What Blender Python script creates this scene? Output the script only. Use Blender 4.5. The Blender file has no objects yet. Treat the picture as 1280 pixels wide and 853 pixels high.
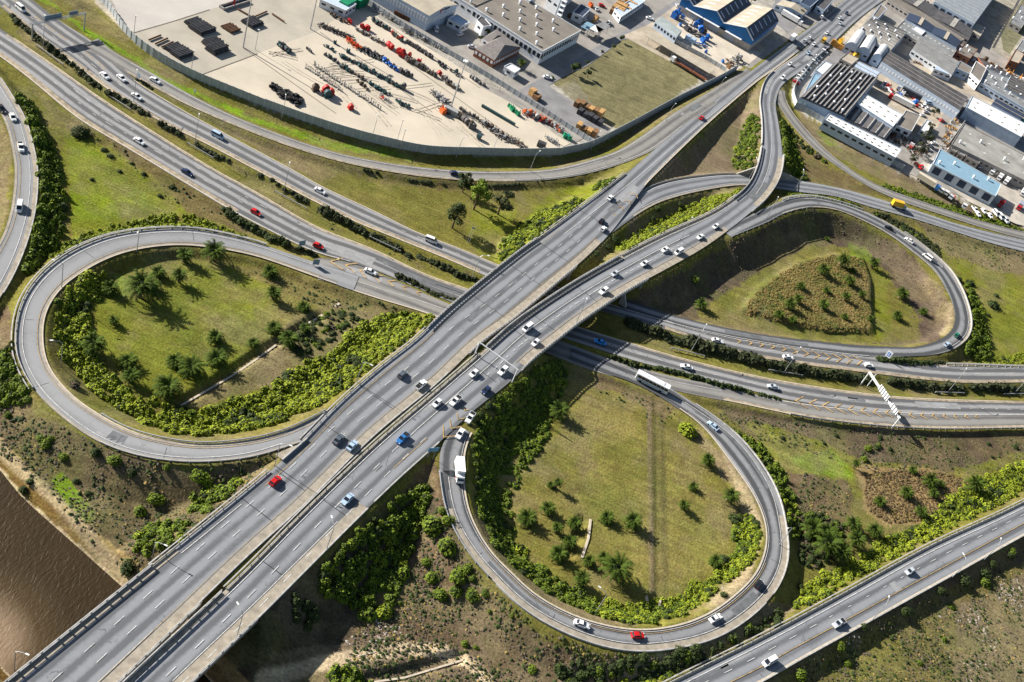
import bpy, math, random, bisect
import numpy as np
from mathutils import Vector, Matrix
from mathutils.kdtree import KDTree
random.seed(7); RNG=np.random.default_rng(7)
scn=bpy.context.scene; COL=scn.collection
# ------------------------------------------------------------------ camera model (photo 1280x853)
NX,NY,F,H=-30,1960,1380,238
CX,CY=640,426.5
_d=np.array([NX-CX,-(NY-CY),-F]); DN=_d/np.linalg.norm(_d); UP=-DN
FW=np.array([0,0,-1.]); FW=FW-UP*FW.dot(UP); FW/=np.linalg.norm(FW); RT=np.cross(FW,UP)
def P(x,y,z=0.0):
    "photo pixel -> world point on the horizontal plane z"
    x=np.asarray(x,float); y=np.asarray(y,float)
    r=np.stack([x-CX,-(y-CY),np.full_like(x,-F)],-1)
    t=(H-z)/(r@DN)
    return np.stack([t*(r@RT),t*(r@FW),np.broadcast_to(np.asarray(z,float),t.shape)],-1)
def PJ(x,y,z):
    x,y,z=[np.asarray(v,float) for v in (x,y,z)]
    q=x[...,None]*RT+y[...,None]*FW+(H-z)[...,None]*DN
    return CX+F*q[...,0]/-q[...,2], CY-F*q[...,1]/-q[...,2]
cam=bpy.data.cameras.new('camera'); cam.sensor_width=36; cam.lens=36*F/1280; cam.clip_start=1; cam.clip_end=12000
co=bpy.data.objects.new('camera',cam); COL.objects.link(co)
M=Matrix((RT,FW,UP)).to_4x4(); M.translation=(0,0,H); co.matrix_world=M; scn.camera=co
# ------------------------------------------------------------------ light
AZ,EL=math.radians(167),math.radians(27.5)      # direction towards the sun (from +x)
sd=Vector((math.cos(EL)*math.cos(AZ),math.cos(EL)*math.sin(AZ),math.sin(EL)))
sl=bpy.data.lights.new('sun','SUN'); sl.energy=5.0; sl.angle=math.radians(.5); sl.color=(1,.95,.88)
so=bpy.data.objects.new('sun',sl); COL.objects.link(so); so.rotation_euler=sd.to_track_quat('Z','Y').to_euler()
w=bpy.data.worlds.new('World'); scn.world=w; w.use_nodes=True
nt=w.node_tree; bg=nt.nodes['Background']; sky=nt.nodes.new('ShaderNodeTexSky'); sky.sky_type='NISHITA'; sky.sun_disc=False
sky.sun_elevation=EL; sky.sun_rotation=math.radians(90)-AZ; nt.links.new(sky.outputs[0],bg.inputs[0]); bg.inputs[1].default_value=.05
scn.view_settings.view_transform='Standard'; scn.view_settings.look='None'; scn.view_settings.gamma=1
scn.view_settings.exposure=1.1
try: scn.cycles.max_bounces=5; scn.cycles.diffuse_bounces=2; scn.cycles.glossy_bounces=2
except Exception: pass
# ------------------------------------------------------------------ materials
MT={}
def mat(name,col,rough=.85,var=.18,scale=.35,bump=0,metal=0,spec=.3,col2=None,detail=5,scale2=None,obj=False,rnd=0,emit=0):
    if name in MT: return MT[name]
    m=bpy.data.materials.new(name); m.use_nodes=True; t=m.node_tree; N=t.nodes; L=t.links
    b=N['Principled BSDF']; b.inputs['Roughness'].default_value=rough; b.inputs['Metallic'].default_value=metal
    b.inputs['Specular IOR Level'].default_value=spec
    c2=col2 or tuple(c*(1-var*1.6) for c in col); c1=col if col2 else tuple(min(1,c*(1+var)) for c in col)
    tc=N.new('ShaderNodeTexCoord'); geo=N.new('ShaderNodeNewGeometry')
    src=tc.outputs['Object'] if obj else geo.outputs['Position']
    n1=N.new('ShaderNodeTexNoise'); n1.inputs['Scale'].default_value=scale; n1.inputs['Detail'].default_value=detail; n1.inputs['Roughness'].default_value=.65
    L.new(src,n1.inputs['Vector'])
    r=N.new('ShaderNodeValToRGB'); r.color_ramp.elements[0].position=.33; r.color_ramp.elements[1].position=.67
    r.color_ramp.elements[0].color=(*c2,1); r.color_ramp.elements[1].color=(*c1,1); L.new(n1.outputs['Fac'],r.inputs[0])
    out=r.outputs[0]
    if rnd:
        oi=N.new('ShaderNodeObjectInfo'); hs=N.new('ShaderNodeHueSaturation')
        mr=N.new('ShaderNodeMapRange'); mr.inputs[3].default_value=1-rnd; mr.inputs[4].default_value=1+rnd
        L.new(oi.outputs['Random'],mr.inputs[0]); L.new(mr.outputs[0],hs.inputs['Value']); L.new(out,hs.inputs['Color']); out=hs.outputs[0]
    L.new(out,b.inputs['Base Color'])
    if bump:
        n2=N.new('ShaderNodeTexNoise'); n2.inputs['Scale'].default_value=scale2 or scale*6; n2.inputs['Detail'].default_value=4
        L.new(src,n2.inputs['Vector']); bp=N.new('ShaderNodeBump'); bp.inputs['Strength'].default_value=1; bp.inputs['Distance'].default_value=bump
        L.new(n2.outputs['Fac'],bp.inputs['Height']); L.new(bp.outputs[0],b.inputs['Normal'])
    MT[name]=m; return m
def asphalt(name,base,dark,lanes=3.7,u0=0.,track=.5):
    m=bpy.data.materials.new(name); m.use_nodes=True; t=m.node_tree; N=t.nodes; L=t.links; b=N['Principled BSDF']
    b.inputs['Roughness'].default_value=.8; b.inputs['Specular IOR Level'].default_value=.25
    uv=N.new('ShaderNodeUVMap'); uv.uv_map='UVMap'; sx=N.new('ShaderNodeSeparateXYZ'); L.new(uv.outputs[0],sx.inputs[0])
    def mth(op,a,b2=None,c=None):
        n=N.new('ShaderNodeMath'); n.operation=op
        for i,v in enumerate((a,b2,c)):
            if v is None: continue
            if isinstance(v,(int,float)): n.inputs[i].default_value=v
            else: L.new(v,n.inputs[i])
        return n.outputs[0]
    # long streaks of rubber and oil down the middle of each lane
    mp=N.new('ShaderNodeMapping'); mp.inputs['Scale'].default_value=(.55,.02,1); L.new(uv.outputs[0],mp.inputs[0])
    ns=N.new('ShaderNodeTexNoise'); ns.inputs['Scale'].default_value=1; ns.inputs['Detail'].default_value=3; L.new(mp.outputs[0],ns.inputs['Vector'])
    ph=mth('ADD',mth('MULTIPLY',mth('SUBTRACT',sx.outputs[0],u0),2*math.pi/lanes),mth('MULTIPLY',ns.outputs['Fac'],1.2))
    sn=mth('ADD',mth('MULTIPLY',mth('SINE',ph),.5),.5)
    st=mth('MULTIPLY',mth('POWER',sn,1.6),mth('MULTIPLY',ns.outputs['Fac'],2.6*track))
    n1=N.new('ShaderNodeTexNoise'); n1.inputs['Scale'].default_value=.09; n1.inputs['Detail'].default_value=9; n1.inputs['Roughness'].default_value=.7
    g=N.new('ShaderNodeNewGeometry'); L.new(g.outputs['Position'],n1.inputs['Vector'])
    n3=N.new('ShaderNodeTexNoise'); n3.inputs['Scale'].default_value=1.1; n3.inputs['Detail'].default_value=4; L.new(g.outputs['Position'],n3.inputs['Vector'])
    f=mth('ADD',st,mth('MULTIPLY',mth('SUBTRACT',n1.outputs['Fac'],.5),1.5)); f=mth('ADD',f,mth('MULTIPLY',mth('SUBTRACT',n3.outputs['Fac'],.5),.7))
    # cracks
    vo=N.new('ShaderNodeTexVoronoi'); vo.feature='DISTANCE_TO_EDGE'; vo.inputs['Scale'].default_value=.06
    wn=N.new('ShaderNodeTexNoise'); wn.inputs['Scale'].default_value=.3; wn.inputs['Detail'].default_value=4; L.new(g.outputs['Position'],wn.inputs['Vector'])
    va=N.new('ShaderNodeVectorMath'); va.operation='MULTIPLY_ADD'; L.new(wn.outputs['Color'],va.inputs[0]); va.inputs[1].default_value=(7,7,0); L.new(g.outputs['Position'],va.inputs[2]); L.new(va.outputs[0],vo.inputs['Vector'])
    cr=mth('LESS_THAN',vo.outputs['Distance'],.005)
    cr=mth('MULTIPLY',cr,mth('GREATER_THAN',n1.outputs['Fac'],.53))
    f=mth('ADD',f,mth('MULTIPLY',cr,.75)); cl=N.new('ShaderNodeClamp'); L.new(f,cl.inputs[0])
    mx=N.new('ShaderNodeMix'); mx.data_type='RGBA'; L.new(cl.outputs[0],mx.inputs[0]); mx.inputs[6].default_value=(*base,1); mx.inputs[7].default_value=(*dark,1)
    L.new(mx.outputs[2],b.inputs['Base Color']); MT[name]=m; return m
# ------------------------------------------------------------------ object helpers
def setp(o,label=None,cat=None,group=None,kind=None):
    if label: o['label']=label
    if cat: o['category']=cat
    if group: o['group']=group
    if kind: o['kind']=kind
    return o
def mesh(name,V,Fc,mats,fm=None,uv=None,smooth=False):
    me=bpy.data.meshes.new(name); V=np.asarray(V,dtype=np.float32).reshape(-1,3)
    if isinstance(Fc,np.ndarray):
        n,k=Fc.shape; me.vertices.add(len(V)); me.vertices.foreach_set('co',V.ravel())
        me.loops.add(n*k); me.loops.foreach_set('vertex_index',Fc.astype(np.int32).ravel())
        me.polygons.add(n); me.polygons.foreach_set('loop_start',np.arange(0,n*k,k,dtype=np.int32))
        try: me.polygons.foreach_set('loop_total',np.full(n,k,dtype=np.int32))
        except Exception: pass
        me.update(calc_edges=True)
    else: me.from_pydata([tuple(v) for v in V.tolist()],[],Fc)
    for m in (mats if isinstance(mats,(list,tuple)) else [mats]): me.materials.append(m)
    if fm is not None: me.polygons.foreach_set('material_index',np.asarray(fm,dtype=np.int32))
    if uv is not None:
        l=me.uv_layers.new(name='UVMap'); l.data.foreach_set('uv',np.asarray(uv,dtype=np.float32)[[x.vertex_index for x in me.loops]].ravel())
    if smooth: me.polygons.foreach_set('use_smooth',np.ones(len(me.polygons),dtype=bool))
    me.update(); return me
def ob(name,me,parent=None,loc=None):
    o=bpy.data.objects.new(name,me); COL.objects.link(o)
    if parent: o.parent=parent
    if loc is not None: o.location=loc
    return o
def empty(name,loc,rz=0):
    o=bpy.data.objects.new(name,None); COL.objects.link(o); o.location=loc; o.rotation_euler=(0,0,rz); o.empty_display_size=.5; return o
def copytree(o,parent=None):
    c=o.copy(); COL.objects.link(c)
    if parent: c.parent=parent
    for ch in list(KIDS.get(o.name,())):
        d=copytree(ch,c)
    return c
KIDS={}
def kid(o,parent): KIDS.setdefault(parent.name,[]).append(o); return o
class MB:
    def __init__(s): s.V=[];s.F=[];s.M=[]
    def add(s,V,Fc,m=0):
        n=len(s.V); s.V+= [tuple(v) for v in V]; s.F+=[tuple(i+n for i in f) for f in Fc]; s.M+=[m]*len(Fc); return s
    def box(s,c,d,rz=0,m=0,bev=0):
        x,y,z=[v/2 for v in d]; ca,sa=math.cos(rz),math.sin(rz)
        V=[]
        for k in (-z,z):
            for a,b in ((-x,-y),(x,-y),(x,y),(-x,y)): V.append((c[0]+a*ca-b*sa,c[1]+a*sa+b*ca,c[2]+k))
        return s.add(V,[(3,2,1,0),(4,5,6,7),(0,1,5,4),(1,2,6,5),(2,3,7,6),(3,0,4,7)],m)
    def prism(s,poly,z0,z1,m=0,top=True,mt=None):
        n=len(poly); V=[(p[0],p[1],z0) for p in poly]+[(p[0],p[1],z1) for p in poly]
        a=sum(poly[i][0]*poly[(i+1)%n][1]-poly[(i+1)%n][0]*poly[i][1] for i in range(n))
        idx=list(range(n)); 
        if a<0: V=V[:n][::-1]+V[n:][::-1]
        s.add(V,[(i,(i+1)%n,(i+1)%n+n,i+n) for i in idx]+[tuple(reversed(idx))],m)
        k=len(s.V)-2*n
        s.F.append(tuple(k+n+i for i in idx)); s.M.append(m if mt is None else mt); return s
    def tube(s,a,b,r,r2=None,n=6,m=0):
        a=Vector(a);b=Vector(b);r2=r if r2 is None else r2; d=(b-a).normalized(); u=d.orthogonal().normalized(); v=d.cross(u)
        V=[]
        for c,q in ((a,r),(b,r2)):
            for i in range(n):
                t=2*math.pi*i/n; V.append(tuple(c+u*math.cos(t)*q+v*math.sin(t)*q))
        return s.add(V,[(i,(i+1)%n,(i+1)%n+n,i+n) for i in range(n)]+[tuple(range(n))[::-1],tuple(range(n,2*n))],m)
    def sect(s,secs,m=0,cap=True,mf=None):
        "loft of equal-length point rings"
        n=len(secs[0]); V=[p for q in secs for p in q]; Fc=[]
        for k in range(len(secs)-1):
            for i in range(n): Fc.append((k*n+i,k*n+(i+1)%n,(k+1)*n+(i+1)%n,(k+1)*n+i))
        if cap: Fc.append(tuple(range(n))[::-1]); Fc.append(tuple((len(secs)-1)*n+i for i in range(n)))
        return s.add(V,Fc,m)
    def me(s,name,mats,smooth=False): return mesh(name,s.V,s.F,mats,s.M,smooth=smooth)
    def ob(s,name,mats,parent=None,loc=None,smooth=False): return ob(name,s.me(name,mats,smooth),parent,loc)
# ------------------------------------------------------------------ noise
def _h(i,j,seed): 
    v=np.sin(i*127.1+j*311.7+seed*74.7)*43758.5453; return v-np.floor(v)
def vn(x,y,sc,seed=0):
    x=x/sc;y=y/sc;i=np.floor(x);j=np.floor(y);u=x-i;v=y-j;u=u*u*(3-2*u);v=v*v*(3-2*v)
    return (_h(i,j,seed)*(1-u)+_h(i+1,j,seed)*u)*(1-v)+(_h(i,j+1,seed)*(1-u)+_h(i+1,j+1,seed)*u)*v
def fbm(x,y,sc,seed=0,o=4):
    a=0;t=0;w_=1
    for k in range(o): a=a+w_*vn(x,y,sc/2**k,seed+k*3.1);t+=w_;w_*=.55
    return a/t
def inpoly(px,py,poly):
    r=np.zeros(px.shape,bool);n=len(poly)
    for i in range(n):
        x1,y1=poly[i][:2];x2,y2=poly[(i+1)%n][:2]
        if y1==y2: continue
        c=((y1>py)!=(y2>py))&(px<(x2-x1)*(py-y1)/(y2-y1)+x1); r^=c
    return r
def catmull(pts,step=4):
    pts=[np.array(p,float) for p in pts]; out=[]
    q=[2*pts[0]-pts[1]]+pts+[2*pts[-1]-pts[-2]]
    for i in range(1,len(q)-2):
        p0,p1,p2,p3=q[i-1:i+3]; n=max(2,int(np.hypot(*(p2-p1)[:2])/step))
        d1=np.hypot(*(p1-p0)[:2])**.5+1e-6;d2=np.hypot(*(p2-p1)[:2])**.5+1e-6;d3=np.hypot(*(p3-p2)[:2])**.5+1e-6
        m1=(p2-p1)+d2*((p1-p0)/d1-(p2-p0)/(d1+d2)); m2=(p2-p1)+d2*((p3-p2)/d3-(p3-p1)/(d2+d3))
        for k in range(n):
            t=k/n; out.append((2*t**3-3*t*t+1)*p1+(t**3-2*t*t+t)*m1+(-2*t**3+3*t*t)*p2+(t**3-t*t)*m2)
    out.append(pts[-1]); return np.array(out)
# ------------------------------------------------------------------ roads: both edges traced, height given by (x,y,z) keys
class Road: pass
RD={}
def road(name,L,R,Z,bridge=()):
    "L,R: photo pixels of the two edges; Z: list (fraction of L length, z)"
    r=Road(); r.name=name; r.i=len(RD); RD[name]=r
    l=catmull(L); q=catmull(R)
    def zf(c):
        d=np.r_[0,np.cumsum(np.hypot(*np.diff(c,axis=0).T))]; return d/d[-1]
    def zat(c):
        # z from nearest key pixel
        kx=np.array([k[0] for k in Z],float);ky=np.array([k[1] for k in Z],float);kz=[k[2] for k in Z]
        idx=[int(np.argmin((c[:,0]-a)**2+(c[:,1]-b)**2)) for a,b in zip(kx,ky)]
        return np.interp(np.arange(len(c)),idx,kz)
    zl=zat(l); zq=zat(q)
    Lw=P(l[:,0],l[:,1],zl)[:,:]; Lw=np.array([P(a,b,z) for (a,b),z in zip(l,zl)]); Qw=np.array([P(a,b,z) for (a,b),z in zip(q,zq)])
    # dense right edge
    C=[];
    qd=np.concatenate([np.linspace(Qw[i],Qw[i+1],6,endpoint=False) for i in range(len(Qw)-1)]+[Qw[-1:]])
    j0=0;W=[]
    for p in Lw:
        d=np.hypot(qd[:,0]-p[0],qd[:,1]-p[1]); d[:max(0,j0-5)]=1e9; d[j0+160:]=1e9; j=int(np.argmin(d)); j0=max(j0,j)
        C.append((p+qd[j])/2); W.append(d[j]/2)
    C=np.array(C);W=np.array(W)
    # resample evenly at 1.5 m, smooth
    s=np.r_[0,np.cumsum(np.hypot(*np.diff(C[:,:2],axis=0).T))]; keep=np.r_[True,np.diff(s)>.02]; s=s[keep];C=C[keep];W=W[keep]
    n=int(s[-1]/1.5); t=np.linspace(0,s[-1],n)
    C=np.stack([np.interp(t,s,C[:,k]) for k in range(3)],1);W=np.interp(t,s,W)
    def sm(a,k):
        pad=np.concatenate([np.repeat(a[:1],k,0),a,np.repeat(a[-1:],k,0)]); ker=np.hanning(2*k+3)[1:-1];ker/=ker.sum()
        return np.apply_along_axis(lambda v:np.convolve(v,ker,'valid'),0,pad)
    k=4; C[:,:2]=np.where((np.arange(n)[:,None]<1)|(np.arange(n)[:,None]>n-2),C[:,:2],sm(C[:,:2],k)); C[:,2]=sm(C[:,2:3],10)[:,0]; W=sm(W[:,None],6)[:,0]
    T=np.gradient(C[:,:2],axis=0);T/=np.linalg.norm(T,axis=1)[:,None]
    N=np.stack([-T[:,1],T[:,0]],1)
    if ((Lw[len(Lw)//2,:2]-C[np.argmin(np.hypot(*(C[:,:2]-Lw[len(Lw)//2,:2]).T)),:2])@N[np.argmin(np.hypot(*(C[:,:2]-Lw[len(Lw)//2,:2]).T))])<0: N=-N
    r.C=C;r.W=W;r.T=T;r.N=N;r.s=np.r_[0,np.cumsum(np.hypot(*np.diff(C[:,:2],axis=0).T))]
    px,py=PJ(C[:,0],C[:,1],C[:,2]); r.px=px;r.py=py
    r.br=np.zeros(n,bool)
    for (xa,ya,xb,yb) in bridge:
        i,j=sorted((at(r,xa,ya),at(r,xb,yb))); r.br[i:j+1]=True
    return r
def at(r,x,y): return int(np.argmin((r.px-x)**2+(r.py-y)**2))
road('LC',[(-60,912),(15,851),(120,766),(200,702),(277,640),(354,576),(381,550),(427,503),(480,457),(520,426),(560,388),(653,313),(672,300),(740,250),(782,218),(827,180),(857,156),(905,118),(945,85),(983,56),(1030,22),(1050,5),(1075,-15)],
 [(30,967),(150,851),(232,772),(317,690),(374,639),(470,544),(546,481),(598,431),(640,400),(690,358),(735,320),(764,290),(788,258),(804,235),(825,213),(885,155),(947,102),(974,83),(1010,55),(1050,22),(1085,-8)],
 [(15,851,8),(600,400,8),(690,320,8),(800,225,6.3),(860,165,4.5),(950,92,2.5),(1030,30,1.8)],bridge=((-60,930,215,740),(560,420,690,315)))
road('RC',[(45,962),(160,852),(304,717),(378,642),(470,554),(546,489),(606,437),(640,407),(712,358),(775,322),(827,295.5),(890,267),(915,251),(935,233),(946,211),(952,180),(952,150),(950,125),(957,100),(974,84),(998,67.6),(1033,36),(1060,12),(1090,-12)],
 [(130,962),(240,852),(320,775),(387,708),(455,640),(500,597),(548,554),(590,515),(640,475),(660,454),(701,421),(720,406),(767,374),(790,360),(840,333),(880,310),(908,290),(934,269),(955,251),(970,230),(976,213),(978,195),(976,175),(972,150),(969,130),(975,110),(985,100),(1000,90),(1023,74),(1045,50),(1075,22),(1105,0)],
 [(200,852,8),(780,340,8),(940,235,7.5),(965,180,6),(960,120,3.6),(1000,75,2.3),(1080,10,1.8)],bridge=((60,960,285,760),(655,445,790,345),(938,247,963,203)))
road('ER',[(752,282),(775,268),(803,240),(830,228),(877,220),(935,218),(1010,228),(1067,240),(1115,254),(1150,265),(1192,279),(1240,291),(1290,302),(1340,313)],
 [(764,292),(790,273),(820,255.5),(850,245.5),(890,237),(927,232),(1002,240.5),(1047,246),(1085,258),(1140,273),(1185,287),(1235,303),(1280,315),(1340,330)],
 [(760,285,7.2),(820,243,5.2),(890,228,2.6),(940,225,1.8),(1280,308,1.8)])
road('DL',[(905,290),(934,272),(960,259),(985,249),(1010,246),(1047,253),(1080,264),(1110,279),(1135,294),(1160,313),(1185,335),(1200,358),(1210,383),(1214,403),(1211,420),(1195,435),(1170,443),(1120,446),(1085,446),(1030,440),(960,430),(900,419),(840,405),(770,384)],
 [(880,313),(915,296),(960,277.5),(975,269),(1010,260),(1042,262),(1072,273),(1110,293),(1140,315),(1167,338),(1182,360),(1191,380),(1194,398),(1190,413),(1177,424),(1159,431),(1139,435),(1110,434),(1070,432),(1010,426),(960,420),(910,411),(850,397),(780,374)],
 [(900,300,7.6),(985,256,7.3),(1080,269,6.5),(1190,360,4.6),(1180,432,2.8),(1100,440,1.6),(780,380,1.5)])
road('FN',[(-110,-125),(-60,-90),(10,-25),(40,0),(75,27),(112,50),(145,75),(165,98),(200,121),(225,136),(250,150),(320,188),(367,213),(402,233),(470,265),(520,290),(570,309),(627,333),(700,360),(760,380),(800,391),(850,406),(900,418),(960,429),(1040,440),(1095,447),(1140,454),(1185,457),(1223,458),(1280,460),(1340,460)],
 [(-150,-105),(-90,-62),(-30,-15),(10,15),(50,50),(82,72),(112,95),(150,122),(212,158),(250,176),(320,213),(370,240),(445,278),(495,298),(532,313),(580,333),(607,345),(680,370),(740,386),(775,395),(820,408),(855,419),(890,431),(921,441),(960,449),(1020,458),(1060,463),(1100,468),(1160,475),(1211,479),(1280,478),(1340,477)],[(0,0,1.5),(1300,465,1.5)])
road('FS',[(-120,-50),(-60,-5),(0,36),(62,78),(125,122),(187,162),(270,213),(320,240),(395,283),(470,313),(532,343),(587,362),(650,385),(720,408),(764,422),(795,431),(853,448),(960,473),(1060,489),(1135,497),(1280,502),(1340,503)],
 [(-140,-25),(-60,32),(0,71),(35,97),(100,150),(150,180),(205,213),(250,240),(290,264),(340,290),(400,318),(432,326),(492,347),(565,378),(640,402),(700,421),(750,437),(790,450),(860,468),(943,489),(981,499),(1060,511),(1160,517),(1280,518),(1340,518)],[(0,50,1.5),(1300,510,1.5)])
road('GS',[(400,324),(432,327),(492,350),(565,382),(640,406),(700,426),(758,448),(803,461),(840,471),(891,481),(946,494),(981,501),(1060,511),(1160,516.5),(1280,517.5),(1340,517.5)],
 [(395,348),(470,373),(527,390),(600,415),(680,440),(740,463),(795,477),(840,487),(875,495),(916,502.5),(960,512),(1010,522),(1073,530),(1160,536),(1280,535),(1340,534)],[(400,340,1.5),(1300,525,1.5)])
road('HL',[(430,528),(405,540),(381,551),(342,564),(320,571),(276,577),(226,578),(175,571),(125,554),(88,530),(50,496),(33,471),(21,441),(20,423),(25,388),(40,358),(70,328),(100,310),(140,295),(187,288),(237,287),(275,293),(320,304),(370,321),(410,334),(450,347)],
 [(427,503),(411,512),(395,521),(357,539),(320,549),(251,556),(200,549),(163,539),(130,522),(95,499),(73,476),(60,456),(54,426),(57,393),(75,363),(100,343),(137,323),(175,312),(225,307),(282,313),(320,321),(395,347),(440,363)],
 [(400,530,8),(320,560,7.6),(226,567,6.6),(37,440,4),(187,298,2.4),(350,325,1.6),(450,355,1.5)])
road('IL',[(572,533),(552,556),(549,575),(551,600),(558,640),(570,667),(590,697),(612,722),(640,750),(665,770),(702,790),(740,805),(790,815),(840,812),(890,800),(927,780),(960,751),(977,725),(985,697),(983,665),(974,622),(960,593),(928,551),(891,521),(853,496),(835,484),(795,466),(760,452),(715,434)],
 [(600,516),(590,540),(583,560),(580,581),(581,611),(587,640),(602,672),(622,700),(640,715),(655,732),(690,756),(740,777),(800,787),(852,780),(890,764),(922,740),(945,715),(956,685),(957,662),(951,640),(938,614),(913,579),(878,534),(848,511),(795,480),(755,466),(705,447)],
 [(585,525,8),(568,590,7.4),(640,735,6),(790,800,4.8),(970,690,3.5),(935,580,2.2),(870,510,1.6),(780,470,1.5)])
road('JR',[(700,930),(780,885),(842,853),(960,794),(1060,740),(1160,685),(1257,640),(1330,603)],
 [(800,930),(880,888),(960,848),(980,836),(1095,772),(1185,722),(1280,669),(1350,632)],[(900,860,3.2),(1270,650,3.2)])
road('KS',[(100,42),(150,70),(190,92),(240,120),(280,140),(320,157),(395,184),(445,197),(520,209),(580,214),(640,215),(690,212),(722,205),(770,190),(800,172),(845,140),(890,113),(935,85)],
 [(120,66),(160,92),(190,108),(225,127),(262,144),(320,168),(370,186),(420,201),(460,210),(520,220),(570,225),(640,227),(700,223),(757,211),(815,188),(857,157),(900,127),(945,95)],
 [(110,50,1.5),(640,221,1.6),(760,203,2.6),(840,160,4.3),(860,150,4.4),(940,90,2.6)])
road('LR',[(-50,85),(-20,112),(0,140),(9,160),(16,190),(19,213),(15,258),(7,288),(0,303),(-30,350),(-60,395)],
 [(-30,60),(0,97),(15,120),(32,150),(42,185),(47,213),(44,263),(32,308),(15,348),(0,373),(-40,430)],[(0,120,2.5),(0,340,2.5)])
road('MS',[(964,108),(971,127),(980,142),(997,165),(1022,190),(1055,214),(1085,233),(1122,250),(1185,271),(1235,287),(1290,301),(1340,312)],
 [(981,106),(982,125),(990,140),(1010,165),(1035,190),(1066,214),(1100,233),(1135,246),(1185,263),(1235,279),(1290,292),(1340,302)],[(970,112,3.4),(1000,165,2.2),(1060,214,1.8),(1280,300,1.8)])
# ------------------------------------------------------------------ terrain
PADS=[([(190,-80),(100,-20),(133,18),(165,50),(230,92),(330,134),(400,158),(520,188),(600,193),(680,194),(730,186),(770,168),(830,130),(925,86),(962,68),(985,48),(1040,8),(1080,-40),(1120,-120),(700,-200)],1.4),
 ([(1120,-100),(1090,5),(1050,50),(1008,88),(990,100),(990,128),(1010,146),(1060,176),(1125,215),(1200,250),(1290,288),(1420,330),(1420,-150)],1.4)]
WATER=[(-300,260),(-150,430),(-60,520),(0,598),(24,628),(50,650),(100,694),(150,738),(230,800),(330,900),(360,1050),(-200,1100),(-260,1000),(-150,850),(-60,770),(0,824),(30,853),(60,900),(-120,1000)]
WATER=[(-400,240),(-150,430),(-60,525),(0,592),(24,622),(50,646),(100,690),(150,735),(215,800),(300,900),(360,1100),(120,1100),(60,960),(22,850),(0,826),(-60,790),(-200,740),(-500,700)]
DITCH=[([(213,513),(250,490),(285,468),(320,444),(352,425),(400,395)],1.3,1.2),([(712,694),(722,672),(728,650)],1.2,1.3),([(455,850),(500,842),(572,822)],1.6,1.2),([(819,500),(820,600),(822,752)],.5,.35),([(816,752),(818,790)],1,.5)]
sx_=np.arange(-420,1720,3.0); sy_=np.arange(-230,1200,3.0)
GXp,GYp=np.meshgrid(sx_,sy_)
W0=P(GXp,GYp,0.0); GX=W0[...,0];GY=W0[...,1]
base=np.zeros_like(GX)
nz=(fbm(GX,GY,9,1)-.5)*.7+(fbm(GX,GY,40,5)-.5)*1.2
Hh=base.copy()
def poly_sd(poly,z,x=GX,y=GY):
    "distance outside world polygon given in photo pixels at height z"
    w_=[P(a,b,z)[:2] for a,b in poly]; d=np.full(x.shape,1e9)
    ins=inpoly(x,y,w_)
    for i in range(len(w_)):
        a=w_[i];b=w_[(i+1)%len(w_)];ab=b-a;t=np.clip(((x-a[0])*ab[0]+(y-a[1])*ab[1])/(ab@ab),0,1)
        d=np.minimum(d,np.hypot(x-a[0]-t*ab[0],y-a[1]-t*ab[1]))
    return np.where(ins,-d,d)
pd=np.full(GX.shape,1e9)
for pl,z in PADS:
    d=poly_sd(pl,z); Hh=np.maximum(Hh,z-np.maximum(0,d)*.5); pd=np.minimum(pd,d)
FL=[];ND=np.full(GX.shape,1e9)
gf=np.stack([GX.ravel(),GY.ravel()],1)
def field(r,mask=None,marg=22):
    C=r.C[mask] if mask is not None else r.C; W=r.W[mask] if mask is not None else r.W
    if len(C)==0: return None
    kd=KDTree(len(C))
    for i,c in enumerate(C): kd.insert((c[0],c[1],0),i)
    kd.balance()
    # coarse bbox prefilter per chunk of centreline
    near=np.zeros(len(gf),bool)
    for k in range(0,len(C),25):
        c=C[k:k+26]; m_=marg+W[k:k+26].max()
        near|=(gf[:,0]>c[:,0].min()-m_)&(gf[:,0]<c[:,0].max()+m_)&(gf[:,1]>c[:,1].min()-m_)&(gf[:,1]<c[:,1].max()+m_)
    I=np.nonzero(near)[0]; idx=np.empty(len(I),int);ds=np.empty(len(I))
    for k,i in enumerate(I):
        co_,j,dd=kd.find((gf[i,0],gf[i,1],0)); idx[k]=j;ds[k]=dd
    return I,ds-W[idx],C[idx,2],idx
flat=Hh.ravel().copy(); cutm=np.full(flat.shape,1e9); nd=np.full(flat.shape,1e9)
CUT={}
for nm,r in RD.items():
    q=field(r,~r.br)
    I,d,z,_=q
    flat[I]=np.maximum(flat[I],z-.12-np.maximum(0,d-.9)*.66)
    nd[I]=np.minimum(nd[I],d); CUT[nm]=q
for nm,(I,d,z,_) in CUT.items():
    cutm[I]=np.minimum(cutm[I],z-.12+np.maximum(0,d-1.2)*1.0)
flat=np.minimum(flat,cutm)
amp=np.clip((np.minimum(nd,pd.ravel())-1.5)/6,0,1); flat=flat+nz.ravel()*amp-.12*np.clip(1-amp,0,1)*0
flat=np.minimum(flat,cutm)
mo=poly_sd([(928,388),(948,358),(1000,328),(1045,318),(1078,322),(1088,350),(1091,415),(1030,413),(960,398)],0.5).ravel(); flat=flat+1.7*np.clip((1.5-mo)/2.5,0,1)
wd=poly_sd(WATER,-3.0).ravel(); flat=np.minimum(flat,np.where(wd<0,-4.2,-3.4+wd*.75+np.clip(wd-3,0,3)*.2))
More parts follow.
